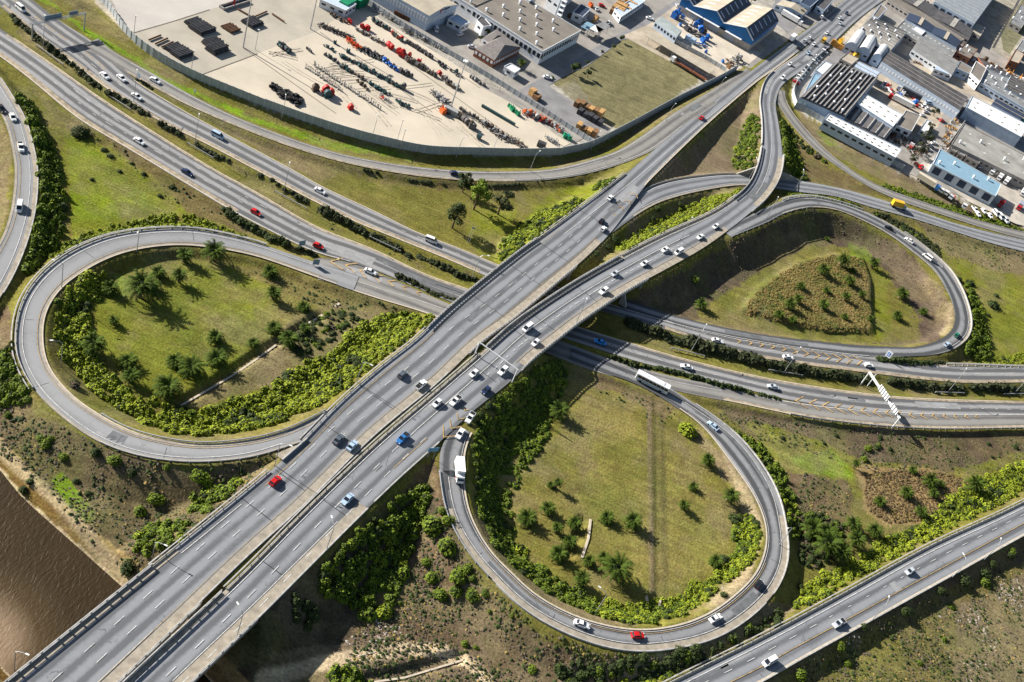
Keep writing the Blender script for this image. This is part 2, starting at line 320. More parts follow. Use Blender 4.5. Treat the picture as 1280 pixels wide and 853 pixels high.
for pts,hw,dep in DITCH:
    w_=[P(a,b,0)[:2] for a,b in pts]; d=np.full(len(gf),1e9)
    for a,b in zip(w_[:-1],w_[1:]):
        ab=b-a;t=np.clip(((gf-a)@ab)/(ab@ab),0,1); d=np.minimum(d,np.hypot(*(gf-a-t[:,None]*ab).T))
    flat=flat-dep*np.clip((hw+.7-d)/.7,0,1)
Hh=flat.reshape(GX.shape)
def hz(x,y):
    "terrain height at world xy"
    px,py=PJ(x,y,np.zeros_like(np.asarray(x,float))); u=np.clip((px-sx_[0])/3.0,0,len(sx_)-1.001);v=np.clip((py-sy_[0])/3.0,0,len(sy_)-1.001)
    i=np.floor(u).astype(int);j=np.floor(v).astype(int);a=u-i;b=v-j
    return (Hh[j,i]*(1-a)+Hh[j,i+1]*a)*(1-b)+(Hh[j+1,i]*(1-a)+Hh[j+1,i+1]*a)*b
def G(px,py,dz=0):
    z=1.0
    for _ in range(12):
        w_=P(px,py,z+dz); z=z*.4+.6*float(hz(w_[0],w_[1]))
    w_=P(px,py,z+dz); return Vector((w_[0],w_[1],float(hz(w_[0],w_[1]))))
# ------------------------------------------------------------------ land cover colours (albedo of the plants and soil growing there)
WX=GXp.copy();WY=GYp.copy()
P2x,P2y=PJ(GX,GY,Hh); jx=(fbm(GX,GY,5,11)-.5)*9+(fbm(GX,GY,18,21)-.5)*14; jy=(fbm(GX,GY,5,31)-.5)*7+(fbm(GX,GY,18,41)-.5)*9
QX=P2x+jx;QY=P2y+jy
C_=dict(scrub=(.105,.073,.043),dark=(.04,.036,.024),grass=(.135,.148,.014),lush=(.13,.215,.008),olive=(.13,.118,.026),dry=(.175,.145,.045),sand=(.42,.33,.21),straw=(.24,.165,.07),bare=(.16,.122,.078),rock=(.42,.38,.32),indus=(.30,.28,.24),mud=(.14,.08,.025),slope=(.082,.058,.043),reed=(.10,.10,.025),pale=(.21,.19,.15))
Kc=np.empty(GX.shape+(3,)); Kc[:]=C_['olive']
def zone(poly,c,a=1.0,crisp=False):
    X,Y=(P2x,P2y) if crisp else (QX,QY)
    m_=inpoly(X,Y,poly); Kc[m_]=Kc[m_]*(1-a)+np.array(C_[c])*a
zone([(-400,300),(0,300),(20,480),(50,520),(130,560),(230,590),(340,580),(300,660),(150,740),(-400,900)],'scrub')
zone([(-400,880),(0,820),(130,860),(300,780),(420,690),(545,570),(560,640),(600,730),(680,800),(780,840),(760,900),(700,1200),(-400,1200)],'scrub')
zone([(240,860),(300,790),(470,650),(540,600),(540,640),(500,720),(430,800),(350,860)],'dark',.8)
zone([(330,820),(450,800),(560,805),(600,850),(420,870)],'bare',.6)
zone([(780,830),(860,860),(960,850),(1280,670),(1700,480),(1700,1200),(700,1200)],'scrub')
zone([(1000,830),(1100,780),(1200,730),(1280,700),(1280,853),(1050,853)],'olive',.5)
zone([(1200,760),(1280,715),(1290,853),(1190,853)],'bare',.8)
zone([(850,860),(1000,840),(1110,780),(1130,810),(1060,870),(900,880)],'olive',.6)
zone([(-10,395),(20,460),(45,500),(120,560),(230,588),(330,580),(360,580),(300,640),(200,600),(60,560),(0,480)],'bare',.35)
zone([(62,600),(75,590),(85,600),(120,640),(112,655),(80,640)],'lush')
# UL quadrant
zone([(-20,110),(60,100),(160,180),(260,250),(330,290),(240,285),(140,290),(60,330),(0,390),(-60,420)],'olive')
zone([(80,160),(110,175),(150,190),(190,230),(235,268),(180,272),(130,285),(88,300),(85,240),(76,200)],'grass')
zone([(85,180),(120,190),(170,235),(200,262),(130,275),(90,280)],'lush',.35)
zone([(120,150),(170,170),(230,215),(300,265),(330,292),(300,290),(230,265),(190,220),(140,185)],'scrub',.6)
zone([(40,110),(100,150),(120,165),(100,170),(60,140)],'bare',.5)
zone([(-60,150),(0,150),(16,190),(14,250),(-5,300),(-60,330)],'bare',.7)
# median strips
zone([(0,30),(60,75),(190,155),(320,232),(440,285),(590,350),(590,362),(500,325),(330,245),(180,165),(60,85),(0,42)],'olive')
zone([(30,30),(120,100),(250,180),(350,235),(350,240),(240,182),(110,105),(20,42)],'bare',.5)
# wedge between slip and freeway
zone([(170,100),(262,145),(320,172),(420,205),(480,215),(520,222),(450,240),(400,228),(320,185),(250,148)],'bare',.7)
zone([(430,215),(560,228),(690,225),(660,250),(640,290),(625,325),(560,300),(480,265),(400,228)],'olive')
zone([(590,262),(650,260),(640,285),(625,330),(600,315),(585,290)],'grass',.9)
zone([(350,205),(430,215),(470,222),(600,230),(700,224),(752,213),(660,238),(560,240),(440,222)],'scrub',.5)
# grass verge under the yard wall
zone([(60,-20),(110,20),(160,55),(230,100),(330,145),(400,170),(520,198),(640,200),(700,205),(600,214),(500,208),(400,185),(320,155),(240,118),(150,68),(80,20),(30,-20)],'olive')
zone([(45,0),(100,30),(160,68),(230,108),(330,150),(420,178),(520,196),(515,202),(410,186),(320,154),(220,112),(150,70),(90,30),(60,0)],'lush',.95)
zone([(90,-10),(120,15),(165,50),(150,52),(100,25),(75,0)],'bare',.5)
zone([(690,205),(760,185),(830,135),(930,85),(925,95),(850,135),(800,165),(760,190),(700,212)],'bare',.6)
# between LC and RC
zone([(780,300),(800,235),(870,175),(950,105),(955,150),(945,210),(920,222),(860,222),(820,235)],'bare')
zone([(640,330),(690,285),(760,235),(750,225),(690,240),(640,290)],'grass')
zone([(760,330),(790,280),(860,245),(930,225),(950,225),(930,250),(860,285),(760,335),(700,370)],'bare',.8)
# UL loop inside
zone([(56,430),(60,390),(100,345),(180,314),(280,315),(390,350),(480,380),(545,395),(430,500),(320,548),(200,548),(100,500)],'olive')
zone([(120,350),(190,320),(290,330),(350,370),(350,425),(290,465),(215,500),(160,480),(120,430)],'grass',.75)
zone([(290,330),(400,352),(520,392),(450,400),(380,380),(330,355)],'scrub',.45)
zone([(330,440),(370,395),(420,380),(470,395),(430,440),(350,480),(260,505),(230,510)],'bare',.5)
zone([(145,345),(175,345),(180,360),(150,375)],'lush',.7)
# lower loop inside
zone([(590,560),(610,500),(700,440),(760,470),(850,515),(910,580),(950,660),(940,710),(880,760),(800,780),(700,750),(620,690)],'olive')
zone([(735,490),(800,500),(812,560),(808,700),(760,720),(690,690),(650,650),(680,590),(720,540)],'dry',.35)
zone([(745,500),(790,505),(800,540),(770,560),(740,545)],'dry',.8)
zone([(795,600),(812,600),(816,690),(800,740),(790,700)],'dry',.6)
zone([(822,560),(860,570),(900,620),(910,680),(870,740),(830,735)],'dry',.55)
zone([(845,520),(880,540),(930,600),(950,650),(940,720),(900,760),(890,750),(925,700),(920,620),(880,560)],'bare',.7)
zone([(740,465),(850,510),(830,525),(790,498),(740,485)],'scrub',.8)
zone([(595,600),(610,650),(660,720),(740,765),(800,785),(740,785),(650,735),(590,660)],'bare',.7)
# NE loop inside
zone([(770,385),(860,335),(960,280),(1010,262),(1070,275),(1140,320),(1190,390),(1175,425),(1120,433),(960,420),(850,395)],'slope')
zone([(870,390),(920,360),(1010,305),(1060,310),(1110,340),(1150,400),(1150,425),(1080,430),(960,418),(880,400)],'olive')
zone([(925,380),(945,355),(1000,325),(1060,318),(1085,345),(1090,375),(1092,418),(1030,415),(960,400),(930,392)],'reed')
zone([(1050,385),(1080,370),(1090,400),(1085,416),(1040,412)],'straw',.7)
zone([(960,395),(1000,400),(1060,412),(1000,408)],'straw',.6)
zone([(1085,330),(1110,345),(1115,420),(1095,425)],'grass',.8)
zone([(1060,290),(1110,300),(1180,360),(1190,400),(1150,390),(1120,340),(1070,310)],'bare',.7)
zone([(1060,300),(1085,310),(1090,330),(1060,320)],'lush',.5)
# right
zone([(1190,325),(1290,345),(1290,450),(1215,450),(1240,420),(1215,370)],'grass',.7)
zone([(1140,275),(1290,310),(1290,345),(1200,325),(1170,310)],'bare',.7)
zone([(990,120),(1010,145),(1060,178),(1130,218),(1290,295),(1290,290),(1200,262),(1130,240),(1060,205),(1000,160)],'bare')
zone([(1025,165),(1048,170),(1050,185),(1035,180)],'lush',.6)
zone([(985,160),(1010,190),(1050,215),(1110,245),(1060,240),(1010,226),(990,200)],'scrub',.7)
# south of freeway, right
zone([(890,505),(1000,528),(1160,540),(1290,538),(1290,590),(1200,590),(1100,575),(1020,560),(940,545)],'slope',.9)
zone([(930,530),(980,535),(1070,570),(1075,600),(1070,610),(1000,590),(960,570)],'grass')
zone([(985,570),(1040,563),(1065,580),(1070,600),(1010,590)],'lush',.8)
zone([(990,590),(1060,600),(1070,650),(1050,700),(1000,700),(985,640)],'scrub')
zone([(1075,580),(1120,580),(1210,590),(1230,610),(1180,650),(1110,660),(1080,640)],'straw',1)
zone([(1180,590),(1290,560),(1290,590),(1220,620)],'grass',.7)
zone([(960,750),(1000,760),(960,790),(900,810),(820,850),(760,853),(880,800)],'bare',.7)
zone([(700,830),(900,815),(860,835),(820,853),(700,860)],'sand',.35)
# far parcels
zone([(678,92),(700,78),(778,45),(880,98),(800,152),(765,160),(720,135)],'olive',.9)
zone([(670,92),(700,70),(778,40),(885,98),(800,156),(765,165),(720,135)],'pale',.38)
zone([(678,110),(720,105),(740,130),(765,160),(720,140)],'pale',.5)
indm=np.zeros(GX.shape,bool)
for pl,z in PADS: indm|=inpoly(GX,GY,[P(a,b,z)[:2] for a,b in pl])
keep=inpoly(QX,QY,[(678,92),(700,78),(778,45),(880,98),(800,152),(765,160),(720,135)])|inpoly(QX,QY,[(990,125),(1010,145),(1060,178),(1130,218),(1290,295),(1290,288),(1140,225),(1100,205),(1050,172),(1005,140)])
Kc[indm&~keep]=C_['indus']
# river banks
wdg=wd.reshape(GX.shape)
Kc[(wdg<3.2)]=C_['mud']; Kc[(wdg>=3.2)&(wdg<5.4)]=C_['straw']; Kc[(wdg>=-.5)&(wdg<1.0)]=C_['sand']
def track(pts,hw,c,a=.8):
    w_=[G(a_,b_)[:2] for a_,b_ in pts]; d=np.full(len(gf),1e9)
    for p0,p1 in zip(w_[:-1],w_[1:]):
        p0=np.array(p0);ab=np.array(p1)-p0;t=np.clip(((gf-p0)@ab)/(ab@ab),0,1); d=np.minimum(d,np.hypot(*(gf-p0-t[:,None]*ab).T))
    m_=(np.clip((hw+.8-d)/.8,0,1)*a).reshape(GX.shape)[...,None]; Kc[:]=Kc*(1-m_)+np.array(C_[c])*m_
track([(-30,520),(0,560),(30,590),(55,610),(95,650),(125,690),(150,715),(168,730)],1.0,'sand',.6)
track([(330,850),(400,830),(440,822),(500,812),(550,812),(590,830),(610,853)],1.6,'sand',.95)
track([(215,510),(320,447)],.01,'sand',.1)
track([(812,510),(813,600),(815,740)],.5,'bare',.8); track([(824,505),(825,600),(828,745)],1.6,'dark',.5)
track([(885,530),(905,560),(925,600),(948,660),(925,730),(890,758)],1.5,'sand',.35)
track([(1190,380),(1188,405),(1180,418)],1.2,'sand',.5)
track([(150,30),(120,5),(90,-10)],1,'sand',.3)
# fresh mottling of the cover itself
nA=fbm(GX,GY,7,51,5);nB=fbm(GX,GY,26,61,4);nC=fbm(GX,GY,70,71,3)
Kc*= (.72+.56*nA)[...,None]*(.8+.4*nC)[...,None]
gr=np.clip((nB-.42)*3.0,0,1)[...,None]*(~(indm))[...,None]*.27; Kc=Kc*(1-gr)+np.array((.085,.105,.03))*gr
gr=np.clip((fbm(GX,GY,16,91,4)-.56)*6,0,1)[...,None]*(~(indm))[...,None]*.4; Kc=Kc*(1-gr)+np.array((.19,.15,.09))*gr
for sd_,th_,am_,cl_,sc_ in ((191,.52,.5,(.185,.15,.055),11),(291,.54,.4,(.075,.105,.016),13),(391,.57,.45,(.15,.115,.07),6)):
    gr=np.clip((fbm(GX,GY,sc_,sd_,4)-th_)*6,0,1)[...,None]*(~(indm))[...,None]*am_*(wdg>5)[...,None]; gr=gr*.6; Kc=Kc*(1-gr)+np.array(cl_)*gr
ny,nx=GX.shape
V=np.stack([GX,GY,Hh],-1).reshape(-1,3)
i0=(np.arange(ny-1)[:,None]*nx+np.arange(nx-1)[None,:]).ravel()
Fq=np.stack([i0,i0+nx,i0+nx+1,i0+1],1)
gm=bpy.data.materials.new('ground_cover'); gm.use_nodes=True; t=gm.node_tree; N=t.nodes; L=t.links; b=N['Principled BSDF']
b.inputs['Roughness'].default_value=1; b.inputs['Specular IOR Level'].default_value=.05
at_=N.new('ShaderNodeAttribute'); at_.attribute_name='cover'; ge=N.new('ShaderNodeNewGeometry')
def nz_(sc,det,lo,hi,dist=0):
    n=N.new('ShaderNodeTexNoise'); n.inputs['Scale'].default_value=sc; n.inputs['Detail'].default_value=det; n.inputs['Roughness'].default_value=.7; n.inputs['Distortion'].default_value=dist
    L.new(ge.outputs['Position'],n.inputs['Vector']); mr=N.new('ShaderNodeMapRange'); mr.inputs[1].default_value=.3; mr.inputs[2].default_value=.7; mr.inputs[3].default_value=lo; mr.inputs[4].default_value=hi; L.new(n.outputs['Fac'],mr.inputs[0]); return mr.outputs[0]
m0=N.new('ShaderNodeMath'); m0.operation='MULTIPLY'; L.new(nz_(1.6,5,.58,1.5),m0.inputs[0]); L.new(nz_(.25,5,.78,1.25,.6),m0.inputs[1])
mpp=N.new('ShaderNodeMapping'); mpp.inputs['Rotation'].default_value=(0,0,-.95); mpp.inputs['Scale'].default_value=(.05,.95,1); L.new(ge.outputs['Position'],mpp.inputs[0])
nst=N.new('ShaderNodeTexNoise'); nst.inputs['Scale'].default_value=1; nst.inputs['Detail'].default_value=4; L.new(mpp.outputs[0],nst.inputs['Vector']); mst=N.new('ShaderNodeMapRange'); mst.inputs[1].default_value=.35; mst.inputs[2].default_value=.65; mst.inputs[3].default_value=.87; mst.inputs[4].default_value=1.15; L.new(nst.outputs['Fac'],mst.inputs[0])
m1=N.new('ShaderNodeMath'); m1.operation='MULTIPLY'; L.new(m0.outputs[0],m1.inputs[0]); L.new(mst.outputs[0],m1.inputs[1])
hs=N.new('ShaderNodeHueSaturation'); L.new(at_.outputs['Color'],hs.inputs['Color']); L.new(m1.outputs[0],hs.inputs['Value'])
L.new(nz_(.5,4,.485,.515),hs.inputs['Hue']); hs.inputs['Saturation'].default_value=1.0
L.new(hs.outputs[0],b.inputs['Base Color'])
nb=N.new('ShaderNodeTexNoise'); nb.inputs['Scale'].default_value=1.3; nb.inputs['Detail'].default_value=6; L.new(ge.outputs['Position'],nb.inputs['Vector'])
bp=N.new('ShaderNodeBump'); bp.inputs['Distance'].default_value=.28; bp.inputs['Strength'].default_value=.7; L.new(nb.outputs['Fac'],bp.inputs['Height']); L.new(bp.outputs[0],b.inputs['Normal'])
me=mesh('ground',V,Fq,gm,smooth=True)
ca=me.color_attributes.new('cover','FLOAT_COLOR','POINT'); ca.data.foreach_set('color',np.concatenate([Kc.reshape(-1,3),np.ones((ny*nx,1))],1).astype(np.float32).ravel())
if me.polygons[0].normal.z<0: me.flip_normals()
setp(ob('ground',me),kind='structure')
setp(ob('far_ground',mesh('far_ground',[(-6000,-3000,-7),(6000,-3000,-7),(6000,9000,-7),(-6000,9000,-7)],[(0,1,2,3)],mat('far_soil',(.18,.16,.11),1))),kind='structure')
# water
wm=bpy.data.materials.new('river_water'); wm.use_nodes=True; t=wm.node_tree; N=t.nodes; L=t.links; b=N['Principled BSDF']
b.inputs['Roughness'].default_value=.4; b.inputs['Specular IOR Level'].default_value=.25
ge=N.new('ShaderNodeNewGeometry'); n=N.new('ShaderNodeTexNoise'); n.inputs['Scale'].default_value=.03; n.inputs['Detail'].default_value=6; L.new(ge.outputs['Position'],n.inputs['Vector'])
c0=P(15,800,-3); 
dv=N.new('ShaderNodeVectorMath'); dv.operation='DISTANCE'; L.new(ge.outputs['Position'],dv.inputs[0]); dv.inputs[1].default_value=(float(c0[0])-8,float(c0[1])-6,-3)
mr=N.new('ShaderNodeMapRange'); mr.inputs[1].default_value=9; mr.inputs[2].default_value=24; L.new(dv.outputs['Value'],mr.inputs[0])
ad=N.new('ShaderNodeMath'); ad.operation='ADD'; L.new(mr.outputs[0],ad.inputs[0]); 
mm=N.new('ShaderNodeMath'); mm.operation='MULTIPLY_ADD'; L.new(n.outputs['Fac'],mm.inputs[0]); mm.inputs[1].default_value=.9; mm.inputs[2].default_value=-.45; L.new(mm.outputs[0],ad.inputs[1])
rp=N.new('ShaderNodeValToRGB'); e=rp.color_ramp.elements; e[0].position=0; e[0].color=(.22,.155,.095,1); e[1].position=1; e[1].color=(.03,.018,.005,1); x=rp.color_ramp.elements.new(.45); x.color=(.06,.038,.014,1)
L.new(ad.outputs[0],rp.inputs[0]); L.new(rp.outputs[0],b.inputs['Base Color'])
mp=N.new('ShaderNodeMapping'); mp.inputs['Scale'].default_value=(1.1,.45,1); mp.inputs['Rotation'].default_value=(0,0,.5); L.new(ge.outputs['Position'],mp.inputs[0])
n2=N.new('ShaderNodeTexNoise'); n2.inputs['Scale'].default_value=1.2; n2.inputs['Detail'].default_value=6; n2.inputs['Distortion'].default_value=.8; L.new(mp.outputs[0],n2.inputs['Vector'])
bp=N.new('ShaderNodeBump'); bp.inputs['Distance'].default_value=.2; bp.inputs['Strength'].default_value=.8; L.new(n2.outputs['Fac'],bp.inputs['Height']); L.new(bp.outputs[0],b.inputs['Normal'])
wp=[P(a,b_,-3.0) for a,b_ in WATER]; cw=sum(wp)/len(wp)
wv=[tuple(p[:2]+(p[:2]-cw[:2])/np.linalg.norm(p[:2]-cw[:2])*3.0)+(-3.0,) for p in wp]
me=mesh('river_water',wv,[tuple(range(len(wv)))],wm)
if me.polygons[0].normal.z<0: me.flip_normals()
setp(ob('river_water',me),kind='structure')
# ------------------------------------------------------------------ road sheets
asphalt('asphalt_old',(.228,.236,.246),(.11,.114,.12),3.7,.9,.95)
asphalt('asphalt_freeway',(.272,.27,.266),(.10,.101,.103),3.9,1.6,1.5)
asphalt('asphalt_loop',(.25,.253,.256),(.155,.157,.16),4.5,1.1,.5)
asphalt('asphalt_loop_dark',(.22,.223,.227),(.063,.065,.068),4.2,1.0,1.2)
asphalt('asphalt_slip',(.24,.23,.21),(.12,.115,.11),4.2,1.0,.7)
ROADMAT=dict(LC='asphalt_old',RC='asphalt_old',ER='asphalt_old',DL='asphalt_loop_dark',FN='asphalt_freeway',FS='asphalt_freeway',GS='asphalt_slip',HL='asphalt_loop',IL='asphalt_loop_dark',JR='asphalt_old',KS='asphalt_slip',LR='asphalt_loop',MS='asphalt_slip')
NAMES=dict(LC='north_carriageway_road',RC='south_carriageway_road',ER='ramp_road',DL='loop_road',FN='freeway_road',FS='freeway_road',GS='slip_road',HL='loop_road',IL='loop_road',JR='highway_road',KS='slip_road',LR='side_road',MS='service_road')
ZO={k:.02*i for i,k in enumerate(['GS','FN','FS','KS','MS','ER','DL','HL','IL','LC','RC','JR','LR'])}
def lat(r,i,a):
    "a=('L',d)|('R',d)|('C',d) -> lateral offset along N (positive to left edge)"
    k,d=a
    return r.W[i]-d if k=='L' else (-r.W[i]+d if k=='R' else d)
def ribbon(r,i0,i1,a,b,dz,thick=0):
    idx=np.arange(i0,i1+1); A=np.array([lat(r,i,a) for i in idx]);B=np.array([lat(r,i,b) for i in idx])
    z=r.C[idx,2]+ZO[r.name]+dz
    l=r.C[idx,:2]+r.N[idx]*A[:,None]; q=r.C[idx,:2]+r.N[idx]*B[:,None]
    V=np.concatenate([np.c_[l,z],np.c_[q,z]]); n=len(idx)
    k=np.arange(n-1); Fq=np.stack([k,k+1,k+1+n,k+n],1)
    uv=np.concatenate([np.c_[A,r.s[idx]],np.c_[B,r.s[idx]]])
    # face up
    v0,v1,v2=V[Fq[0][0]],V[Fq[0][1]],V[Fq[0][2]]
    if np.cross(v1-v0,v2-v0)[2]<0: Fq=Fq[:,::-1]
    return V,Fq,uv
def rng(r,p0=None,p1=None):
    i=0 if p0 is None else at(r,*p0); j=len(r.C)-1 if p1 is None else at(r,*p1); return (min(i,j),max(i,j))
def fq_tuples(Fq): return [tuple(int(v) for v in f) for f in Fq]
for k,r in RD.items():
    V,Fq,uv=ribbon(r,0,len(r.C)-1,('L',-.1),('R',-.1),0)
    me=mesh(NAMES[k],V,Fq,MT[ROADMAT[k]]); l=me.uv_layers.new(name='UVMap')
    vi=np.empty(len(me.loops),dtype=np.int32); me.loops.foreach_get('vertex_index',vi); l.data.foreach_set('uv',uv[vi].astype(np.float32).ravel())
    setp(ob(NAMES[k],me),kind='structure')
M_conc=mat('concrete_pale',(.32,.28,.22),.9,.18,.5); M_kerb=mat('kerb_concrete',(.50,.43,.33),.9,.12,.8); M_concd=mat('concrete_grey',(.34,.32,.29),.9,.2,.4)
M_white=mat('white_marking',(.62,.61,.58),.7,.25,1.2); M_yel=mat('yellow_marking',(.40,.27,.10),.75,.3,.8); M_ymw=mat('worn_yellow',(.44,.30,.13),.8,.35,.5)
M_steel=mat('galvanised_steel',(.42,.43,.44),.5,.1,1,metal=.4,spec=.5); M_rail=mat('parapet_concrete',(.40,.39,.37),.85,.2,.6); M_tar=mat('tar_joint',(.03,.03,.03),.7,.1)
M_dirt=mat('dirty_shoulder',(.33,.27,.19),.95,.3,.5)
def strips(items,name,m,label=None):
    mb=MB()
    for (rn,a,b,p0,p1,dz) in items:
        r=RD[rn]; i,j=rng(r,p0,p1)
        if j-i<2: continue
        V,Fq,uv=ribbon(r,i,j,a,b,dz); mb.add(V.tolist(),fq_tuples(Fq))
    return setp(mb.ob(name,m),kind='structure')
# pale concrete walkways and shoulders
strips([('LC',('R',2.6),('R',0),None,(745,310),.10),('RC',('R',2.8),('R',0),(200,890),(455,640),.10),('RC',('R',2.4),('R',0),(650,462),(905,292),.10),
 ('RC',('L',1.0),('L',0),None,(930,243),.08),('LC',('L',1.3),('L',0),None,(235,690),.10),('LC',('L',.9),('L',0),(560,390),(690,290),.10),
 ('RC',('R',2.2),('R',0),(945,262),(975,195),.09),('IL',('L',1.9),('L',0),(556,640),(975,640),.07),('HL',('R',1.0),('R',0),(357,535),(400,345),.07),
 ('HL',('L',.6),('L',0),(370,558),(60,505),.07),('LR',('R',1.3),('R',0),None,None,.08),('LR',('L',.7),('L',0),None,None,.08),
 ('DL',('L',.8),('L',0),(1100,278),(1200,430),.07),('DL',('R',.7),('R',0),(975,268),(1180,360),.07),('ER',('L',.5),('L',0),(803,238),(935,222),.07),('ER',('R',.8),('R',0),(790,270),(935,225),.07)],'concrete_kerb_walk',M_conc)
strips([('IL',('R',.5),('R',0),(600,520),(850,512),.12),('GS',('R',.5),('R',0),(405,350),(560,395),.12),('HL',('R',.35),('R',0),(400,510),(420,360),.12),('FN',('L',.4),('L',0),(160,95),(1250,462),.10),('FN',('R',.5),('R',0),(30,30),(600,345),.05),
 ('FS',('L',.4),('L',0),(10,40),(1270,502),.08),('FS',('R',.5),('R',0),(10,70),(430,325),.06),('JR',('R',.5),('R',-.3),None,None,.10),('JR',('L',.5),('L',0),None,None,.10),('KS',('R',.4),('R',0),(217,122),(262,145),.10),('LC',('R',.6),('R',0),(804,235),(990,70),.08),
 ('RC',('L',.4),('L',0),(952,130),(1000,65),.06),('GS',('R',.5),('R',0),(900,500),(1290,535),.06),('MS',('R',.3),('R',0),(985,120),(1060,214),.06)],'road_kerb',M_kerb)
strips([('FN',('R',1.8),('R',.5),(10,20),(600,345),.03),('FS',('R',2.2),('R',.4),(0,70),(300,270),.03),('FS',('L',1.2),('L',.3),(0,40),(580,360),.03),('FN',('R',1.6),('R',0),(830,408),(1290,478),.03),('FS',('L',1.2),('L',0),(800,433),(1290,503),.03),('KS',('R',1.2),('R',0),(160,92),(640,227),.03),('GS',('R',1.4),('R',0),(900,500),(1290,535),.03),
 ('RC',('R',.0),('R',0),None,None,.0)][:-1],'gravel_shoulder',M_dirt)
def line(rn,a,w_,p0,p1,dash=None,dz=.12):
    r=RD[rn]; i,j=rng(r,p0,p1); out=[]
    if dash is None: out=[(i,j)]
    else:
        on,per=dash; s=r.s[i]
        while s<r.s[j]:
            out.append((s,s+on)); s+=per
    mb=MB()
    for q in out:
        if dash is None: V,Fq,_=ribbon(r,i,j,(a[0],a[1]-w_/2),(a[0],a[1]+w_/2),dz)
        else:
            s0,s1=q; i0=int(np.searchsorted(r.s,s0)); i1=int(np.searchsorted(r.s,s1)); i0=min(i0,len(r.s)-2); i1=min(max(i1,i0+1),len(r.s)-1)
            V,Fq,_=ribbon(r,i0,i1,(a[0],a[1]-w_/2),(a[0],a[1]+w_/2),dz)
        mb.add(V.tolist(),fq_tuples(Fq))
    return mb
def lines(items,name,m):
    t=MB()
    for it in items:
        q=line(*it); t.add(q.V,q.F)
    setp(t.ob(name,m),kind='structure')
D9=(3.0,9.0)
lines([('LC',('R',6.6),.14,None,(720,300),D9),('LC',('R',10.3),.14,None,(740,270),D9),
 ('RC',('L',5.2),.17,None,(520,530),D9),('RC',('L',8.9),.17,None,(520,540),D9),('RC',('L',1.3),.18,None,(930,245)),('RC',('R',3.1),.15,(225,870),(430,665)),
 ('RC',('L',5.1),.18,(520,535),(860,290)),('RC',('R',6.4),.2,(610,490),(860,310),(2,4)),('RC',('L',5.0),.16,(935,235),(990,80)),
 ('LC',('L',1.9),.15,(235,690),(300,620)),('LC',('L',4.6),.15,(700,280),(980,62)),('LC',('R',.9),.18,(810,228),(1000,62)),('LC',('C',0),.15,(940,95),(1040,20),(2,6)),
 ('FN',('R',2.0),.15,(20,20),(600,340)),('FN',('R',5.6),.14,(20,20),(600,340),(2,7)),('FS',('R',6.2),.17,(-20,40),(400,300),(2,7)),('FS',('R',9.9),.15,(-20,40),(400,300),(2,7)),('FS',('R',.3),.2,(200,200),(440,318)),
 ('FN',('R',5.0),.15,(830,408),(1290,470),(2,7)),('FN',('L',.9),.18,(830,400),(1290,462)),('DL',('L',.3),.2,(780,384),(1080,446)),
 ('FS',('L',4.6),.15,(800,435),(1290,505),(2,7)),('GS',('L',.5),.22,(960,500),(1290,520)),('GS',('R',5.2),.15,(440,345),(560,385)),
 ('HL',('L',1.5),.15,(350,560),(400,335)),('IL',('L',2.3),.17,(556,600),(860,500)),('IL',('R',1.0),.12,(585,545),(860,512)),
 ('DL',('L',1.4),.15,(1010,250),(1180,440)),('ER',('L',1.2),.14,(810,240),(1290,300)),('ER',('R',1.4),.14,(800,262),(1290,312)),
 ('JR',('L',1.6),.2,None,None),('JR',('C',1.2),.15,None,None,(2.5,9)),('KS',('L',.8),.15,(160,80),(850,145)),('KS',('R',.9),.15,(160,90),(850,160)),('LR',('R',2.2),.13,None,None),
 ('LC',('R',3.1),.13,None,(200,800))],'white_lane_marking',M_white)
lines([('LC',('R',3.0),.12,(100,900),(745,305)),('RC',('R',3.2),.17,(500,600),(540,562)),('RC',('R',2.9),.17,(650,465),(880,310)),('JR',('R',3.4),.2,None,None),('HL',('R',1.5),.15,(400,530),(420,350)),('LC',('L',2.1),.13,(330,600),(700,278)),
 ('IL',('R',1.5),.12,(600,680),(940,700)),('FN',('C',.5),.3,(10,-5),(140,78),(5,7)),('LR',('L',1.6),.12,None,None)],'yellow_lane_marking',M_yel)
# chevrons (painted V shapes between diverging roads), given by the outline centre line in photo pixels
def chevrons(pts,hw0,hw1,n,z,mb,flip=1,thick=.5,lean=1.4):
    q=[P(a,b,z) for a,b in pts]; c=catmull([p[:2] for p in q],1.0); s=np.r_[0,np.cumsum(np.hypot(*np.diff(c,axis=0).T))]
    for k in range(n):
        u=(k+.5)/n; S=u*s[-1]; p=np.array([np.interp(S,s,c[:,0]),np.interp(S,s,c[:,1])]); p2=np.array([np.interp(S+1,s,c[:,0]),np.interp(S+1,s,c[:,1])])
        if S+1>s[-1]: p2=p+(c[-1]-c[-2])/np.linalg.norm(c[-1]-c[-2])
        d=p2-p; d/=np.linalg.norm(d)+1e-9; nn=np.array([-d[1],d[0]]); hw=hw0+(hw1-hw0)*u
        for sg in (-1,1):
            a=p; b=p+nn*sg*hw-d*flip*hw*lean
            mb.add([(*a,z),(*b,z),(*(b+d*thick),z),(*(a+d*thick),z)],[(0,1,2,3) if sg>0 else (3,2,1,0)])
mb=MB()
chevrons([(402,325),(432,331),(462,343),(500,357),(528,368)],3.2,.8,7,1.5+.16,mb,-1,.8)
chevrons([(1085,452),(1040,447),(1000,440),(960,432),(920,426)],2.8,1.0,12,1.5+.18,mb,-1,.8)
chevrons([(985,499),(1040,509),(1100,516),(1160,520),(1225,521)],2.9,.8,16,1.5+.16,mb,-1,.8)
setp(mb.ob('chevron_marking',M_ymw),kind='structure')
mb=MB()
chevrons([(548,552),(556,545),(570,528),(584,508)],3.0,.5,4,8+.34,mb,-1)
